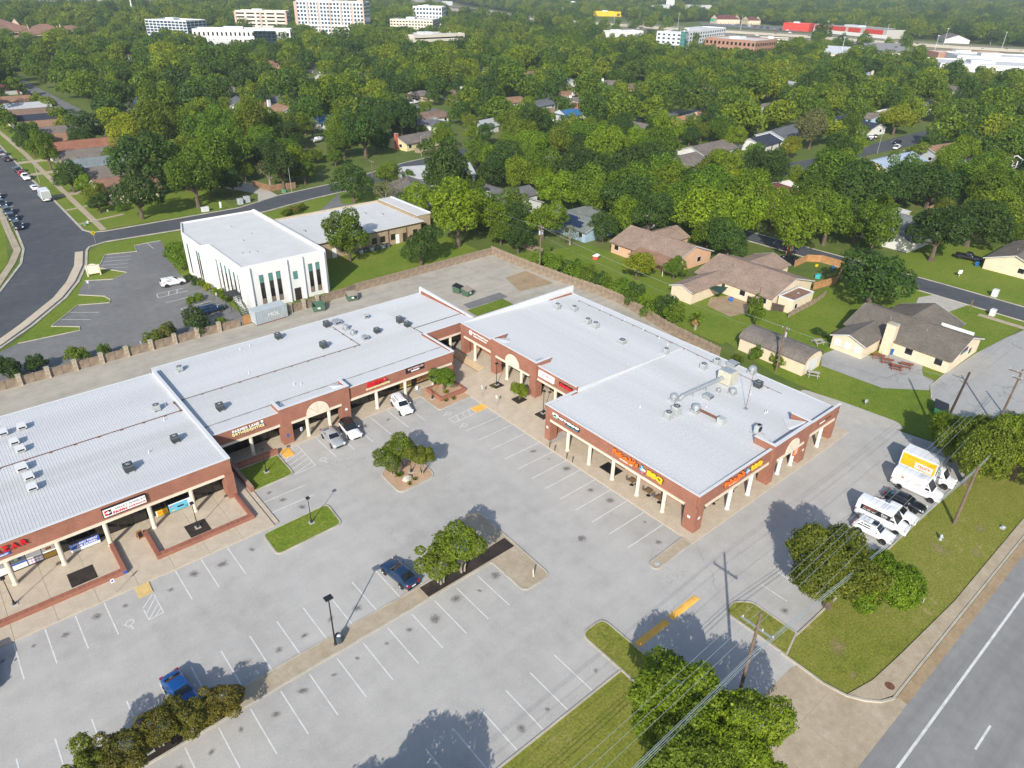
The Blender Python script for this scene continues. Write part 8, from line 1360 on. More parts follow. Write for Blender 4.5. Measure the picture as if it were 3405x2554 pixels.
# ------------------------------------------------------------------ trees and shrubs
M_BARK = mat('bark', (0.12, 0.09, 0.065), .95, .3, 2, 14); M_PALEB = mat('pale_bark', (0.3, 0.26, 0.21), .95, .25, 2, 14); M_LEAF = leaf_mat('leaves'); M_LEAFR = leaf_mat('far_leaves', rnd=True)
def make_tree_mesh(seed, kind, nleaf, leaf):
 g = np.random.default_rng(seed); zc, zr = {'oak': (1.02, .62), 'round': (1.15, .85), 'tall': (1.5, 1.15), 'myrtle': (1.35, .8), 'shrub': (.62, .58), 'bare': (1.1, .8)}[kind]
 nb = {'oak': 20, 'round': 16, 'tall': 18, 'myrtle': 15, 'shrub': 11, 'bare': 12}[kind]; C, Rr = [], []
 for i in range(nb):
  a = 2.399 * i + g.uniform(-.4, .4); t = (i + .5) / nb; el = math.asin(max(-.75, 1 - 1.62 * t)); q = g.uniform(.42, .92)
  if kind == 'myrtle' and el < 0: q *= .7
  C.append((q * math.cos(a) * math.cos(el), q * math.sin(a) * math.cos(el), zc + q * zr * math.sin(el))); Rr.append(g.uniform(.2, .46) * (1 if kind != 'tall' else 1.05))
 k_ = g.normal(size=3) * .12; C = [(c[0] + k_[0] * (c[2] > zc), c[1] + k_[1] * (c[2] > zc), c[2] + abs(k_[2]) * (c[0] > 0)) for c in C]
 C.append((0, 0, zc)); Rr.append(.55 * min(1, zr + .2)); C, Rr = np.array(C), np.array(Rr)
 pts, nrm = [], []; need = nleaf
 pr = Rr ** 2 / (Rr ** 2).sum()
 while need > 0:
  n = int(need * 1.6) + 50; b = g.choice(len(C), n, p=pr); d = g.normal(size=(n, 3)); d /= np.linalg.norm(d, axis=1)[:, None]; keep = d[:, 2] > -.75; b, d = b[keep], d[keep]
  lump = 1 + .22 * np.sin(d[:, 0] * 7 + b) * np.sin(d[:, 1] * 6 + 2 * b) * np.sin(d[:, 2] * 5)
  p = C[b] + d * (Rr[b] * lump * g.uniform(.78, 1.06, len(b)))[:, None] * np.array([1, 1, .9 if kind != 'tall' else 1.1])
  dist = np.linalg.norm((p[:, None, :] - C[None]) , axis=2) / Rr[None]; dist[np.arange(len(b)), b] = 9; ok = dist.min(1) > .74
  if kind == 'bare': ok &= g.random(len(b)) < .5
  pts.append(p[ok]); nrm.append(d[ok]); need -= int(ok.sum())
  if kind == 'bare' : need -= 0
 p = np.concatenate(pts)[:nleaf]; d = np.concatenate(nrm)[:nleaf]; n = len(p)
 nn = d * .75 + g.normal(size=(n, 3)) * .5 + np.array([0, 0, .3]); nn /= np.linalg.norm(nn, axis=1)[:, None]
 t = np.cross(nn, g.normal(size=(n, 3))); t /= np.linalg.norm(t, axis=1)[:, None]; bt = np.cross(nn, t); s = leaf * g.uniform(.55, 1.25, n)[:, None]
 P = np.stack([p - t * s * .55, p - bt * s * .32 + nn * s * .05, p + t * s * .55, p + bt * s * .32], 1)
 tint = np.clip(g.normal(.5, .2, n) + .12 * np.sin(p[:, 0] * 5 + seed) * np.sin(p[:, 1] * 4.3), 0, 1)
 cm = fast_quads('crown', P, tint); mb = MB(); rr_ = random.Random(seed)
 if kind in ('myrtle',): stems = [(.1 * math.cos(a), .1 * math.sin(a)) for a in (0, 1.6, 3.1, 4.6)]
 else: stems = [(0, 0)]
 tops = sorted(range(len(C) - 1), key=lambda i: C[i][2])
 if kind != 'shrub':
  fork = zc - zr * (.75 if kind != 'myrtle' else 1.2); fork = max(.22, fork); tr = .075 if kind != 'myrtle' else .035
  for q in stems: mb.tube([(q[0], q[1], -.03), (q[0] * 1.1, q[1] * 1.1, fork * .5), (q[0] * 1.6 + rr_.uniform(-.03, .03), q[1] * 1.6, fork)], [tr * 1.35, tr, tr * .85], 7)
  for k, i in enumerate(tops[::2]):
   q = stems[k % len(stems)]; e = C[i] * .86; m = ((q[0] * 1.6 + e[0]) * .45, (q[1] * 1.6 + e[1]) * .45, fork + (e[2] - fork) * .55); mb.tube([(q[0] * 1.6, q[1] * 1.6, fork - .03), m, tuple(e)], [tr * .7, tr * .42, tr * .12], 5)
 else:
  for i in tops[::3]: mb.tube([(0, 0, 0), tuple(C[i] * .8)], [.03, .008], 4)
 tm = mb.mesh('trunk'); return cm, tm
TM = {}
def proto(key, seed, kind, nleaf, leaf, bark=None):
 cm, tm = make_tree_mesh(seed, kind, nleaf, leaf); cm.materials.append(M_LEAF); tm.materials.append(bark or M_BARK); TM[key] = (cm, tm)
for i in range(3): proto(('near', 'oak', i), 10 + i, 'oak', 24000, .062)
for i in range(3): proto(('near', 'myrtle', i), 20 + i, 'myrtle', 7500, .085, M_PALEB)
proto(('near', 'round', 0), 30, 'round', 9000, .075)
for i in range(3): proto(('mid', 'oak', i), 40 + i, 'oak', 6500, .088)
for i in range(3): proto(('mid', 'round', i), 50 + i, 'round', 6500, .09)
for i in range(2): proto(('mid', 'tall', i), 60 + i, 'tall', 6500, .1)
for i in range(2): proto(('mid', 'bare', i), 64 + i, 'bare', 1500, .07, M_PALEB)
for i in range(2): proto(('mid', 'shrub', i), 70 + i, 'shrub', 2600, .12)
TONE = {'d': (.048, .094, .016), 'm': (.1, .168, .012), 'b': (.145, .215, .01), 'y': (.23, .26, .012), 'g': (.14, .15, .06), 'br': (.14, .135, .022), 'o': (.125, .165, .014)}
WORD = {'d': 'dark green', 'm': 'mid green', 'b': 'bright green', 'y': 'yellow green', 'g': 'greyish olive', 'br': 'brownish green', 'o': 'olive green'}
rt = random.Random(21); TREES = []
def tree(x, y, Rr, tone, kind, lod, label=None, z=0.0, name=None, cat='tree', group=None, sz=1.0, idx=None):
 ks = [k for k in TM if k[0] == lod and k[1] == kind]; cm, tm = TM[ks[(idx if idx is not None else rt.randrange(99)) % len(ks)]]
 o = thing(name or {'oak': 'oak_tree', 'round': 'shade_tree', 'tall': 'tall_tree', 'bare': 'bare_tree', 'myrtle': 'crape_myrtle', 'shrub': 'shrub'}[kind], label, cat, (x, y, z), rt.uniform(0, 6.28), group); o.scale = (Rr * rt.uniform(.88, 1.12), Rr * rt.uniform(.88, 1.12), Rr * sz * rt.uniform(.88, 1.18))
 obj('trunk', tm, o); c = obj('crown', cm, o); v = rt.uniform(.85, 1.18); c.color = tuple(q * v * rt.uniform(.94, 1.06) for q in TONE[tone]) + (1,)
 TREES.append((x, y, Rr)); return o
# near trees
for i, (x, y, r_, l) in enumerate(((34.5, 18.8, 3.9, 'large green oak beside the driveway, upper one of the roadside clump'), (31.4, 15.6, 4.0, 'large green oak of the roadside clump, lower left one'), (35.6, 13.2, 3.8, 'large green oak of the roadside clump, lower right one'), (58.4, 17.4, 4.5, 'broad green oak on the verge under the wires, larger one'), (61.3, 14.6, 3.6, 'broad green oak on the verge under the wires, lower smaller one'), (91.5, 16.6, 4.6, 'green oak shading the box truck'), (97.6, 13.2, 4.8, 'green oak at the right edge beyond the box truck'), (103.5, 10, 4.6, 'green oak at the right edge of the verge'), (95.5, 19.8, 3.2, 'small green oak over the lot corner by the leaning pole'), (11.0, 23.4, 4.4, 'oak below the bottom edge whose shadow falls on the stalls'), (6.3, 23.6, 4.6, 'second oak below the bottom edge throwing shade on the stalls'))): tree(x, y, r_, 'o' if i % 2 else 'b', 'oak', 'near', l, sz=(1.0 if y < 21 and x > 20 else .8) * (1.1 if x > 55 else 1), idx=i)
for i, (x, y, r_, z, t, l) in enumerate(((29.9, 45.0, 2.5, .12, 'o', 'left of the two bushy trees at the end of the median'), (32.6, 44.9, 2.9, .12, 'o', 'right larger one of the two bushy trees at the end of the median'), (36.0, 64.0, 2.1, .12, 'o', 'left tree on the gravel island'), (38.9, 61.8, 2.0, .12, 'o', 'right front tree on the gravel island'), (38.0, 64.9, 2.2, .12, 'o', 'rear tree on the gravel island'), (7.0, 44.5, 2.1, .12, 'br', 'rightmost tree of the brownish row at bottom left'), (4.4, 44.2, 2.2, .12, 'br', 'brownish median tree standing over the blue sedan'), (1.9, 44.8, 2.3, .12, 'br', 'third brownish median tree from the right at bottom left'), (-.5, 44.7, 2.5, .12, 'br', 'fourth brownish median tree from the right at bottom left'), (-2.8, 44.4, 2.2, .12, 'o', 'fifth brownish median tree from the right at bottom left'))): tree(x, y, r_, t, 'myrtle', 'near', l, z, sz=.84 if x > 20 else .72, idx=i)
tree(53.0, 76.7, 2.05, 'm', 'round', 'near', 'round green tree growing in the raised brick planter', .6, sz=.95); tree(60.2, 67.4, 1.35, 'b', 'round', 'near', 'small round tree on the plaza before the portal', .5, sz=1.0)
MAN = [(43.6, 195, 6.0, 'd'), (58.4, 197, 6.6, 'm'), (54, 219.7, 9, 'd'), (36.1, 232.3, 4.4, 'd'), (36.1, 286.8, 4.6, 'd'), (76.5, 222, 7, 'm'), (80.2, 241.4, 4.5, 'g'), (81.4, 252.8, 8.2, 'm'), (39.4, 152.6, 2.8, 'm'), (69.9, 135.9, 5.0, 'm'), (81.0, 124.4, 4.2, 'd'), (95.0, 129.5, 6.2, 'b'), (112, 157.5, 6.6, 'd'), (115.5, 160.7, 5.4, 'd'), (93.9, 176.5, 4.9, 'd'), (98.2, 167, 4.1, 'g'), (110.5, 186.4, 3.4, 'b'), (139.5, 198, 2.6, 'm'), (92.2, 203.0, 3.4, 'm'), (88.7, 206.2, 3.4, 'm'), (83, 207, 4.8, 'g'), (138.8, 116.4, 5.8, 'd'), (141.8, 132.0, 6.5, 'm'), (147.9, 137.0, 8.0, 'd'), (148.5, 123.0, 7, 'm'), (146.3, 97, 7.2, 'b'), (114.6, 121.7, 4.9, 'b'), (113.3, 131.3, 4.5, 'm'), (137.5, 84.5, 4.2, 'd'), (190.6, 173.5, 4.9, 'g'), (196.1, 164, 4.8, 'b'), (112.4, 89.9, 3.3, 'y'), (103, 117.4, 3.2, 'd'), (103.5, 124.2, 2.8, 'm'), (118.4, 84.7, 2.3, 'm'), (142.5, 170, 6.2, 'd'), (133.7, 165.9, 4.8, 'd'), (147.6, 161.1, 4.6, 'm'), (171.6, 105.7, 4.8, 'm'), (117.0, 114.6, 2.4, 'g'), (139.7, 52.5, 7.4, 'd'), (176.5, 55.5, 6.6, 'd'), (195, 54.6, 7.6, 'd'), (208.8, 80.2, 6.5, 'd'), (222, 75.4, 7.0, 'd'), (152.6, 77.5, 6.6, 'b'), (178.6, 84, 5.8, 'm'), (183.9, 91, 6.0, 'm'), (209, 97.8, 7.4, 'm'), (253.4, 117, 5, 'b'), (249.4, 136, 4.1, 'y'), (271.6, 140, 7, 'g'), (167.5, 92, 4.4, 'b'), (238.2, 68, 7.3, 'm'), (205.7, 121, 5.1, 'd'), (219, 89.4, 4.1, 'm'), (330, 134, 6.5, 'y'), (292.9, 138, 5.0, 'm'), (234, 56.5, 5.2, 'm'), (168, 66, 5.5, 'm'), (169.5, 118, 6, 'd'), (171, 132, 6, 'm'), (176, 141, 6.5, 'd'), (137.5, 157, 4.5, 'b'), (104, 138, 4, 'm'), (106, 148, 5, 'd'), (102, 156, 4, 'b'), (124.5, 111, 3.5, 'd'), (136, 106.5, 5, 'd'), (139.5, 91.5, 4, 'm'), (150, 90, 6.5, 'b'), (151, 104, 6.5, 'm'), (148, 112, 6, 'b'), (149, 146, 7, 'd'), (150, 157, 6, 'm'), (167, 77, 6.5, 'm'), (168, 101, 7, 'b'), (168, 111, 6.5, 'm'), (168, 125, 6.5, 'b'), (168, 140, 7, 'd'), (167, 152, 6, 'm'), (165, 184, 6, 'b'), (143, 184, 5, 'm'), (133, 136, 5.5, 'b'), (137, 126, 5, 'm'), (133, 111.5, 4.2, 'b'), (106, 131, 4.5, 'b'), (109, 139, 4.5, 'm'), (111, 127, 4, 'd')]
for x, y, r_, t in MAN: tree(x, y, r_, t, 'bare' if t == 'g' and r_ < 5 else ('tall' if (x, y) in ((95.0, 129.5), (112, 157.5), (115.5, 160.7)) else ('oak' if r_ > 5.5 else 'round')), 'mid', sz=.9 if r_ > 7 else 1.0)
N_MAN = len(MAN)
# shrubs: vines along the right fence, beds round the office, tufts on the gravel
SHR = []
def shrub(x, y, r_, t, label, sz=1.0, z=0.0, grp=None): tree(x, y, r_, t, 'shrub', 'mid', label, z, 'shrub', 'shrub', grp, sz); TREES.pop()
for i in range(17): y = 108 - i * 2.35; shrub(100.9 + (.8 if i % 2 else 0) + (1.2 if y > 82 else -.6), y, rt.uniform(1.8, 2.7), ('m', 'b', 'm', 'd')[i % 4], ('%s clump of vines from the transformer pole along the right fence' % ('first', 'second', 'third', 'fourth', 'fifth', 'sixth', 'seventh', 'eighth', 'ninth', 'tenth', 'eleventh', 'twelfth', 'thirteenth', 'fourteenth', 'fifteenth', 'sixteenth', 'last')[i]), 1.3, grp='vine clumps along the right fence')
for x, y, r_, t, l, s in ((3.2, 121.5, 2.3, 'd', 'leftmost large shrub behind the stone pier fence', 1.1), (7.0, 121.8, 2.0, 'd', 'second large shrub behind the stone pier fence', 1.0), (12.6, 120.9, 1.8, 'o', 'third shrub from the left behind the stone pier fence', 1.1), (16.6, 120.6, .9, 'm', 'thin young shrub behind the stone pier fence', 1.8), (19.5, 119.8, .8, 'b', 'small bright shrub leaning on the stone pier fence', 1.2), (23.9, 120.4, 1.6, 'o', 'olive shrub left of the office SUV', 1.4), (26.6, 120.3, 1.7, 'br', 'brownish shrub beside the olive one at the fence', 1.4), (31.4, 120.6, 2.5, 'd', 'tall dark shrub beside the parked dark SUV', 1.2), (35.4, 120.2, 1.3, 'b', 'bright low shrub near the cedar panel', .9), (-4, 121.5, 2.4, 'd', 'dark shrub at the far left end of the stone pier fence', 1.0), (34.8, 134.0, 1.1, 'b', 'clipped hedge piece by the accessible stall, left', .9), (36.3, 134.2, 1.1, 'b', 'clipped hedge piece by the accessible stall, right', .9), (39.6, 138.6, 1.0, 'y', 'bright round bush nearest the office wall windows', .9), (39.3, 140.6, 1.1, 'b', 'rounded bush in the office bed', .9), (38.9, 142.8, 1.1, 'd', 'dark rounded bush in the office bed', .9), (38.4, 145.6, 1.2, 'd', 'dark bush at the head of the office bed', .9), (40.2, 134.0, 1.2, 'b', 'loose bush under the office windows', 1.0), (40.3, 130.4, 1.2, 'm', 'loose bush beside the steel stair', 1.1), (42.6, 121.6, .8, 'b', 'little clipped bush at the foot of the steel stair', .8), (113.2, 61.6, 1.7, 'm', 'leafy bush climbing the thin pole by the annex', 2.2), (101.2, 49.5, 1.5, 'b', 'vine on the wall of the curved shed', 1.4), (103, 46.4, .9, 'b', 'small vine at the end of the curved shed', 1.5), (100.6, 53, 1.4, 'm', 'weedy bush behind the curved shed', 1.2), (117.9, 51.0, 1.2, 'd', 'dark bush on the church lawn', .8), (96.8, 58.5, 1.0, 'b', 'weeds at the end of the leaning fence', .8), (97.6, 54.5, 1.2, 'm', 'weeds on the bank behind the right wing', .8), (73.5, 176, 1.6, 'o', 'left shrub in the bed behind the stone office', .9), (76.6, 177.5, 1.7, 'br', 'middle shrub in the bed behind the stone office', .9), (79.5, 179, 1.6, 'o', 'right shrub in the bed behind the stone office', .9), (38.2, 221.5, 2.2, 'o', 'round olive bush before the corner house', 1.0), (41.2, 205.5, 1.4, 'm', 'tall bush beside the corner house wall', 1.3), (103, 73, 1.3, 'b', 'bush in the yard behind the leaning fence', 1.0), (150.5, 223, 1.8, 'm', 'bush before the yellow house', 1.1), (146.5, 222.5, 1.3, 'd', 'dark bush left of the yellow house door', 1.2)): shrub(x, y, r_, t, l, s)
def tuft(x, y, z, s, tone, label, n=46):
 g = np.random.default_rng(int(x * 10)); o = thing('yucca_plant', label, 'plant', (x, y, z)); P = []
 for i in range(n):
  a = g.uniform(0, 6.28); e = g.uniform(.35, 1.4); L = s * g.uniform(.7, 1.1); d = np.array([math.cos(a) * math.cos(e), math.sin(a) * math.cos(e), math.sin(e)]) * L; w = np.array([-math.sin(a), math.cos(a), 0]) * .05 * s * 1.3; m = d * .6 + np.array([0, 0, .06 * L]); P.append([-w * .6, w * .6, m + w, m - w]); P.append([m - w, m + w, d + w * .12 - np.array([0, 0, .1 * L]), d - w * .12 - np.array([0, 0, .1 * L])])
 me = fast_quads('blades', np.array(P), g.random(len(P))); me.materials.append(M_LEAF); c = obj('blades', me, o); c.color = (*TONE[tone], 1)
tuft(36.3, 63.2, .11, .8, 'm', 'spiky agave in the middle of the gravel island', 80); tuft(36.4, 60.9, .11, .5, 'o', 'small grass tuft at the front left of the gravel island'); tuft(37.4, 61.2, .11, .55, 'o', 'small grass tuft right of the island boulder'); tuft(52.5, 75.6, .6, .7, 'y', 'bright spiky plant under the planter tree', 70); tuft(51.6, 74.2, .1, .6, 'o', 'grey green tuft at the planter foot, left'); tuft(52.8, 74.0, .1, .7, 'o', 'grey green tuft at the planter foot, right'); tuft(59.3, 72.6, .45, .6, 'g', 'dry tuft in the plaza mulch square')
# palms
def palm(x, y, h, label, s=2.0):
 g = np.random.default_rng(5); o = thing('palm_tree', label, 'tree', (x, y, 0)); MB().tube([(0, 0, 0), (.05, 0, h * .5), (0, .05, h)], [.28, .22, .2], 8).build('trunk', M_PALEB, o)
 for nm, e0, e1, tn, n in (('crown', .1, 1.2, 'b', 34), ('dead_fronds', -1.3, -.5, 'dry', 26)):
  P = []
  for i in range(n):
   a, e = g.uniform(0, 6.28), g.uniform(e0, e1); u = np.array([math.cos(a), math.sin(a), 0]); w = np.array([-math.sin(a), math.cos(a), 0]); L = s * g.uniform(.8, 1.1) * (1 if e0 > 0 else .7); prev = np.array([0, 0, h]); d = u * math.cos(e) + np.array([0, 0, math.sin(e)])
   for k in range(3): nx = prev + d * L / 3; d = d - np.array([0, 0, .3]); wk, wn = w * (.12, .42, .4)[k] * s * .4, w * (.42, .4, .05)[k] * s * .4; P.append([prev - wk, prev + wk, nx + wn, nx - wn]); prev = nx
  me = fast_quads(nm, np.array(P), g.random(len(P))); me.materials.append(M_LEAF); c = obj(nm, me, o); c.color = (*(TONE['b'] if tn == 'b' else (.3, .2, .08)), 1)
palm(102.0, 66.6, 2.4, 'small palm with a skirt of dead fronds by the leaning fence', 1.7); palm(282, 170, 6, 'palm rising beside the slate roofed blue house'); palm(376, 286, 8, 'tall palm among the far canopy', 3)

# ------------------------------------------------------------------ canopy of the neighbourhood
def proj(x, y, z):
 v = Vector((x, y, z - 55.0)); w = v.dot(CAM_FW); return (1106 + 1523.3 * v.dot(CAM_RT) / w, 829.5 - 1523.3 * v.dot(CAM_UP) / w, w)
PROT = []
for hx, hy, hr, lb, rk in HOUSES:
 for dx in ((-.4, 0, .4) if hx * hx + hy * hy < 9e4 or rk == 'far' else (0,)):
  for z in ((3.2,) if rk != 'far' else (4, 9)): px, py, w = proj(hx + dx * hr * .75, hy - dx * hr * .65, z); PROT.append((px, py, w))
PROT += [proj(*q) for q in PW]
for q in ((124, 257, 1), (206, 316, 1), (300, 117, 1), (312, 124, 1), (275, 123, 1), (207, 485, 1), (127, 325, 1), (61, 438, 1), (200, 420, 0), (68, 360, 0), (66, 480, 0), (150, 207, 0), (160, 212, 0), (240, 126, 0), (290, 126, 0), (330, 125, 0), (213, 71, 2), (203, 75, 2), (281, 214, 0), (293, 77, 4), (172, 45, 1), (178, 43, 0), (155, 30, 0), (70, 800, 8), (186, 830, 0), (175, 800, 0), (640, 800, 12), (560, 740, 12), (720, 830, 12)): PROT.append(proj(*q))
for a, b in zip(fw[1:-4], fw[2:-3]):
 for t in (0, .25, .5, .75):
  for e in (-38, 0): PROT.append(proj(a[0] + (b[0] - a[0]) * t + e, a[1] + (b[1] - a[1]) * t, .5))
BAN = [(-400, 98, -300, 186), (98, 153, -300, 122), (153, 166, -300, 200), (-400, 36, 100, 360), (98, 153, 122, 150), (36, 108, 178, 200), (98, 170, 186, 218), (212, 424, 115.5, 134), (196, 209, 284, 484), (60, 74, 333, 545), (253, 332, 218, 231), (166, 200, -60, 60)]
FAR_BAN = [(812, 1000, -100, 960), (200, 340, 770, 860), (640, 840, 440, 640), (620, 860, 110, 305), (985, 1110, 540, 790), (164, 194, 766, 882)]
def banned(x, y):
 for a, b, c, d in BAN + FAR_BAN:
  if a < x < b and c < y < d: return True
 for i in range(len(fw) - 1):
  if y > 900 and abs(y - fw[i][1]) < 180 and abs(x - np.interp(y, [q[1] for q in fw], [q[0] for q in fw])) < 90: return True
 return False
def hidden(x, y, Rr):
 px, py, w = proj(x, y, Rr * 1.05)
 rp = 1523.3 * Rr / w
 for qx, qy, qw in PROT:
  if qw > w - 1 and abs(qx - px) < rp * (1.05 if qw < 300 else .8) + 3 and abs(qy - py) < rp * (1. if qw < 300 else .75) + 3: return True
 return False
cand = []; ring = [(95, 330, 9.0), (330, 850, 10.8)]
for r0, r1, sp in ring:
 n = int(r1 / sp)
 for i in range(-n, n + 1):
  for j in range(-n, n + 1):
   x, y = (i + rt.uniform(-.42, .42)) * sp, (j + rt.uniform(-.42, .42)) * sp; d = math.hypot(x, y)
   if not (r0 <= d < r1) or x < -20: continue
   px, py, w = proj(x, y, 5)
   if w < 5 or px < -90 or px > 2300 or py < -30 or banned(x, y): continue
   Rr = min(7.6, max(3.0, rt.gauss(5.0 if d < 330 else 5.5, 1.3)))
   if any((x - hx) ** 2 + (y - hy) ** 2 < (hr * .8 + Rr * .35) ** 2 for hx, hy, hr, _, _ in HOUSES): continue
   if d < 330 and any((x - a) ** 2 + (y - b) ** 2 < ((Rr + c) * .6) ** 2 for a, b, c in TREES): continue
   if hidden(x, y, Rr):
    Rr *= .55
    if Rr < 1.9 or hidden(x, y, Rr): continue
   cand.append((d, x, y, Rr));
   if d < 330: TREES.append((x, y, Rr))
cand.sort(); N_IND = 300 - N_MAN - 24
tone_pick = lambda: rt.choices(('d', 'm', 'b', 'y', 'o', 'g'), (30, 30, 18, 5, 13, 4))[0]
IND = []
for d, x, y, Rr in cand[:N_IND]: t = tone_pick(); tree(x, y, Rr, t, rt.choice(('oak', 'oak', 'round', 'round', 'tall')) if t != 'g' else 'bare', 'mid')
# labels that single each canopy tree out by tone, size and the landmark beside it
LM = [(h[0], h[1], h[3]) for h in HOUSES if h[4] != 'far']
cut = (' with ', ' behind ', ' among ', ' at ', ' beside ', ' by ', ' in ', ' across', ' deep', ' beyond', ' below', ' right of', ' left of', ' next to', ' on ', ' near', ' facing', ' close', ' high', ' second', ' third', ' fourth', ' before', ' just', ' touching', ' half', ' rising', ' continuing', ' peeking')
def short(l):
 k = min([l.find(c) for c in cut if l.find(c) > 6] or [len(l)]); return l[:k]
from collections import Counter
cnt = Counter(short(l) for _, _, l in LM); LMS = [(a, b, short(l) if cnt[short(l)] == 1 else ' '.join(l.split()[:8])) for a, b, l in LM]
grp_ = {}
fwd = Vector((CAM_FW.x, CAM_FW.y)).normalized(); rgt = Vector((CAM_RT.x, CAM_RT.y)).normalized()
for o in [o for o in COL.objects if o.type == 'EMPTY' and o.get('category') == 'tree' and 'label' not in o]:
 v = Vector((o.location.x, o.location.y)); k = min(range(len(LMS)), key=lambda i: (v - Vector(LMS[i][:2])).length); r_ = v - Vector(LMS[k][:2]); f, s = r_.dot(fwd), r_.dot(rgt)
 rel = ('behind' if f > 0 else 'in front of') if abs(f) > abs(s) else ('right of' if s > 0 else 'left of'); grp_.setdefault((LMS[k][2], rel), []).append((r_.length, o))
def near_labels(cat, marks, fmt):
 g_ = {}
 for o in [o for o in COL.objects if o.parent is None and o.get('category') == cat and not o.get('label')]:
  k = min(marks, key=lambda q: (o.location.x - q[0]) ** 2 + (o.location.y - q[1]) ** 2); g_.setdefault(k[2], []).append(((o.location.x - k[0]) ** 2 + (o.location.y - k[1]) ** 2, o.name))
 for m_, l in g_.items():
  for i, (_, n_) in enumerate(sorted(l)): COL.objects[n_]['label'] = ' '.join((fmt % (NTH[i] if len(l) > 1 else '', m_)).split()[:16])
NTH = ('nearest', 'second', 'third', 'fourth', 'fifth', 'sixth', 'seventh', 'eighth', 'ninth', 'tenth', 'eleventh', 'twelfth', 'thirteenth', 'fourteenth', 'fifteenth') + tuple('%dth' % i for i in range(16, 90))
near_labels('vent pipe', [(o.location.x, o.location.y, o['label']) for o in COL.objects if o.get('category') in ('air conditioner', 'exhaust fan')], '%s white vent pipe closest to the %s'); near_labels('light pole', [(h[0], h[1], h[3]) for h in HOUSES if h[4] == 'far'], '%s tall pale light pole from the %s')
for (lm, rel), l in grp_.items():
 l.sort(key=lambda q: q[0])
 for i, (_, o) in enumerate(l):
  c = [ch for ch in o.children if ch.name.startswith('crown')][0].color; g_ = 'yellowish' if c[0] > .1 else ('bright green' if c[1] > .1 else ('dark green' if c[1] < .068 else 'green')); sz_ = 'broad' if o.scale[0] > 5.8 else ('small' if o.scale[0] < 3.6 else 'medium')
  lab = '%s %s %s tree %s the %s' % (NTH[i], sz_, g_, rel, lm) if len(l) > 1 else '%s %s tree %s the %s' % (sz_, g_, rel, lm); o['label'] = ' '.join(lab.split()[:16]); o['group'] = 'trees of the neighbourhood canopy'
# the rest of the canopy and the woods beyond: one mass of instanced trees
FARP = []
for i in range(5):
 cm, _ = make_tree_mesh(80 + i, ('oak', 'round', 'oak', 'tall', 'round')[i], 1500, .17); cm.materials.append(M_LEAFR); FARP.append(bpy.data.objects.new('far_crown_source', cm))
fcol = bpy.data.collections.new('far_crown_sources'); [fcol.objects.link(o) for o in FARP]
pts = [(x, y, Rr) for d, x, y, Rr in cand[N_IND:]]
rf_ = random.Random(5); sp = 15.0
for i in range(0, 260):
 for j in range(-20, 260):
  x, y = (i + rf_.uniform(-.45, .45)) * sp, (j + rf_.uniform(-.45, .45)) * sp; d = math.hypot(x, y)
  if d < 850 or d > 3600: continue
  if d > 1700 and (i + j) % 2: continue
  px, py, w = proj(x, y, 6)
  if w < 5 or px < -60 or px > 2280 or py < -40 or py > 300: continue
  if banned(x, y): continue
  Rr = rf_.uniform(6, 9.5) * (1 if d < 1700 else 1.5)
  if any((x - hx) ** 2 + (y - hy) ** 2 < (hr * .9 + Rr * .4) ** 2 for hx, hy, hr, _, k in HOUSES if hx * hx + hy * hy > 490000): continue
  if d < 1750 and hidden(x, y, Rr * .8):
   Rr *= .5
   if hidden(x, y, Rr): continue
  pts.append((x, y, Rr))
me = bpy.data.meshes.new('far_woods'); me.vertices.add(len(pts)); me.vertices.foreach_set('co', np.array([(x, y, 0) for x, y, _ in pts], np.float32).reshape(-1)); a = me.attributes.new('size', 'FLOAT', 'POINT'); a.data.foreach_set('value', np.array([q[2] for q in pts], np.float32)); me.update()
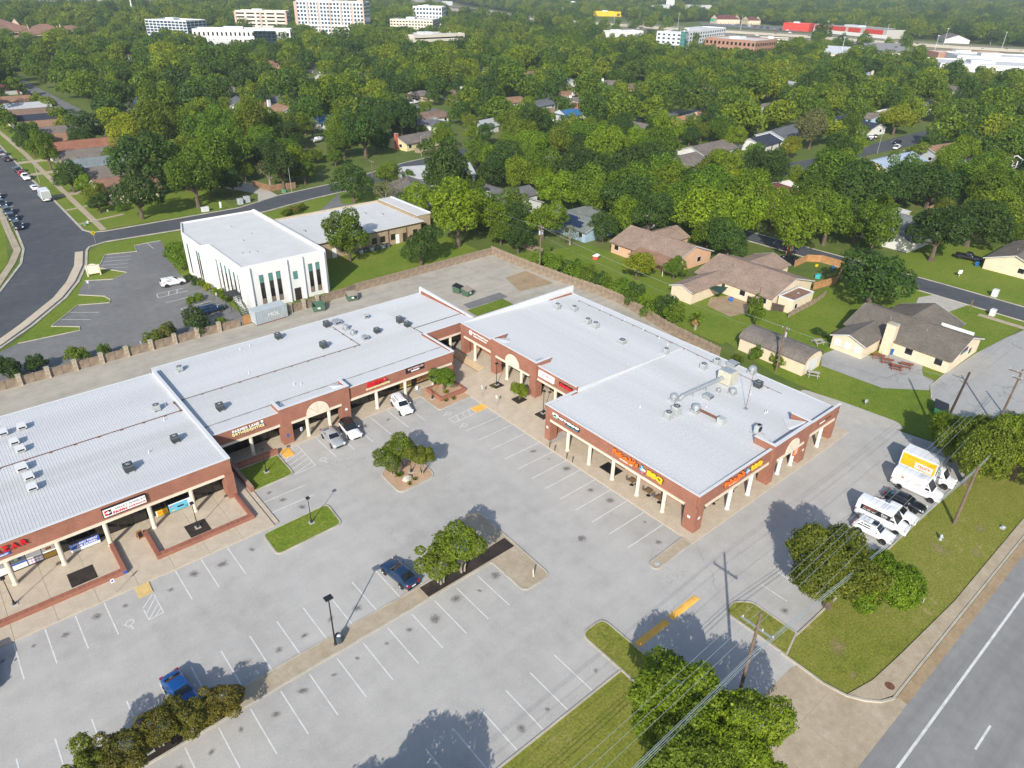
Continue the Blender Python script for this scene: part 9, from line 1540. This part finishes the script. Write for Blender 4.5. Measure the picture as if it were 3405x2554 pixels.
fo = obj('far_woods', me); tag(fo, 'mass of green treetops filling the distance behind the houses', 'woods', kind='stuff')
ng = bpy.data.node_groups.new('scatter_woods', 'GeometryNodeTree'); ng.interface.new_socket('Geometry', in_out='INPUT', socket_type='NodeSocketGeometry'); ng.interface.new_socket('Geometry', in_out='OUTPUT', socket_type='NodeSocketGeometry')
gi, go = ng.nodes.new('NodeGroupInput'), ng.nodes.new('NodeGroupOutput'); m2p = ng.nodes.new('GeometryNodeMeshToPoints'); iop = ng.nodes.new('GeometryNodeInstanceOnPoints'); ci = ng.nodes.new('GeometryNodeCollectionInfo'); ci.inputs[0].default_value = fcol; ci.inputs['Separate Children'].default_value = True; ci.inputs['Reset Children'].default_value = True
na = ng.nodes.new('GeometryNodeInputNamedAttribute'); na.data_type = 'FLOAT'; na.inputs[0].default_value = 'size'; rv = ng.nodes.new('FunctionNodeRandomValue'); rv.data_type = 'FLOAT_VECTOR'; rv.inputs[0].default_value = (0, 0, 0); rv.inputs[1].default_value = (0, 0, 6.28)
lk = ng.links.new; lk(gi.outputs[0], m2p.inputs[0]); lk(m2p.outputs[0], iop.inputs['Points']); lk(ci.outputs[0], iop.inputs['Instance']); iop.inputs['Pick Instance'].default_value = True; lk(rv.outputs[0], iop.inputs['Rotation']); lk(na.outputs[0], iop.inputs['Scale']); lk(iop.outputs[0], go.inputs[0])
md = fo.modifiers.new('scatter', 'NODES'); md.node_group = ng
# air between the camera and the far woods
hz_m, hz_nt, hz_b = _nodes('thin_haze'); hz_nt.nodes.remove(hz_b); pv = N(hz_nt, 'ShaderNodeVolumePrincipled'); pv.inputs['Color'].default_value = (.86, .92, 1, 1); pv.inputs['Density'].default_value = .00016; pv.inputs['Anisotropy'].default_value = .3; hz_nt.links.new(pv.outputs[0], hz_nt.nodes['Material Output'].inputs['Volume'])
HAZE = True
if HAZE: o = MB().box(-900, 4300, -900, 4300, -1, 60).build('haze', hz_m); o['kind'] = 'stuff'
print('trees', len(cand), 'far', len(pts))
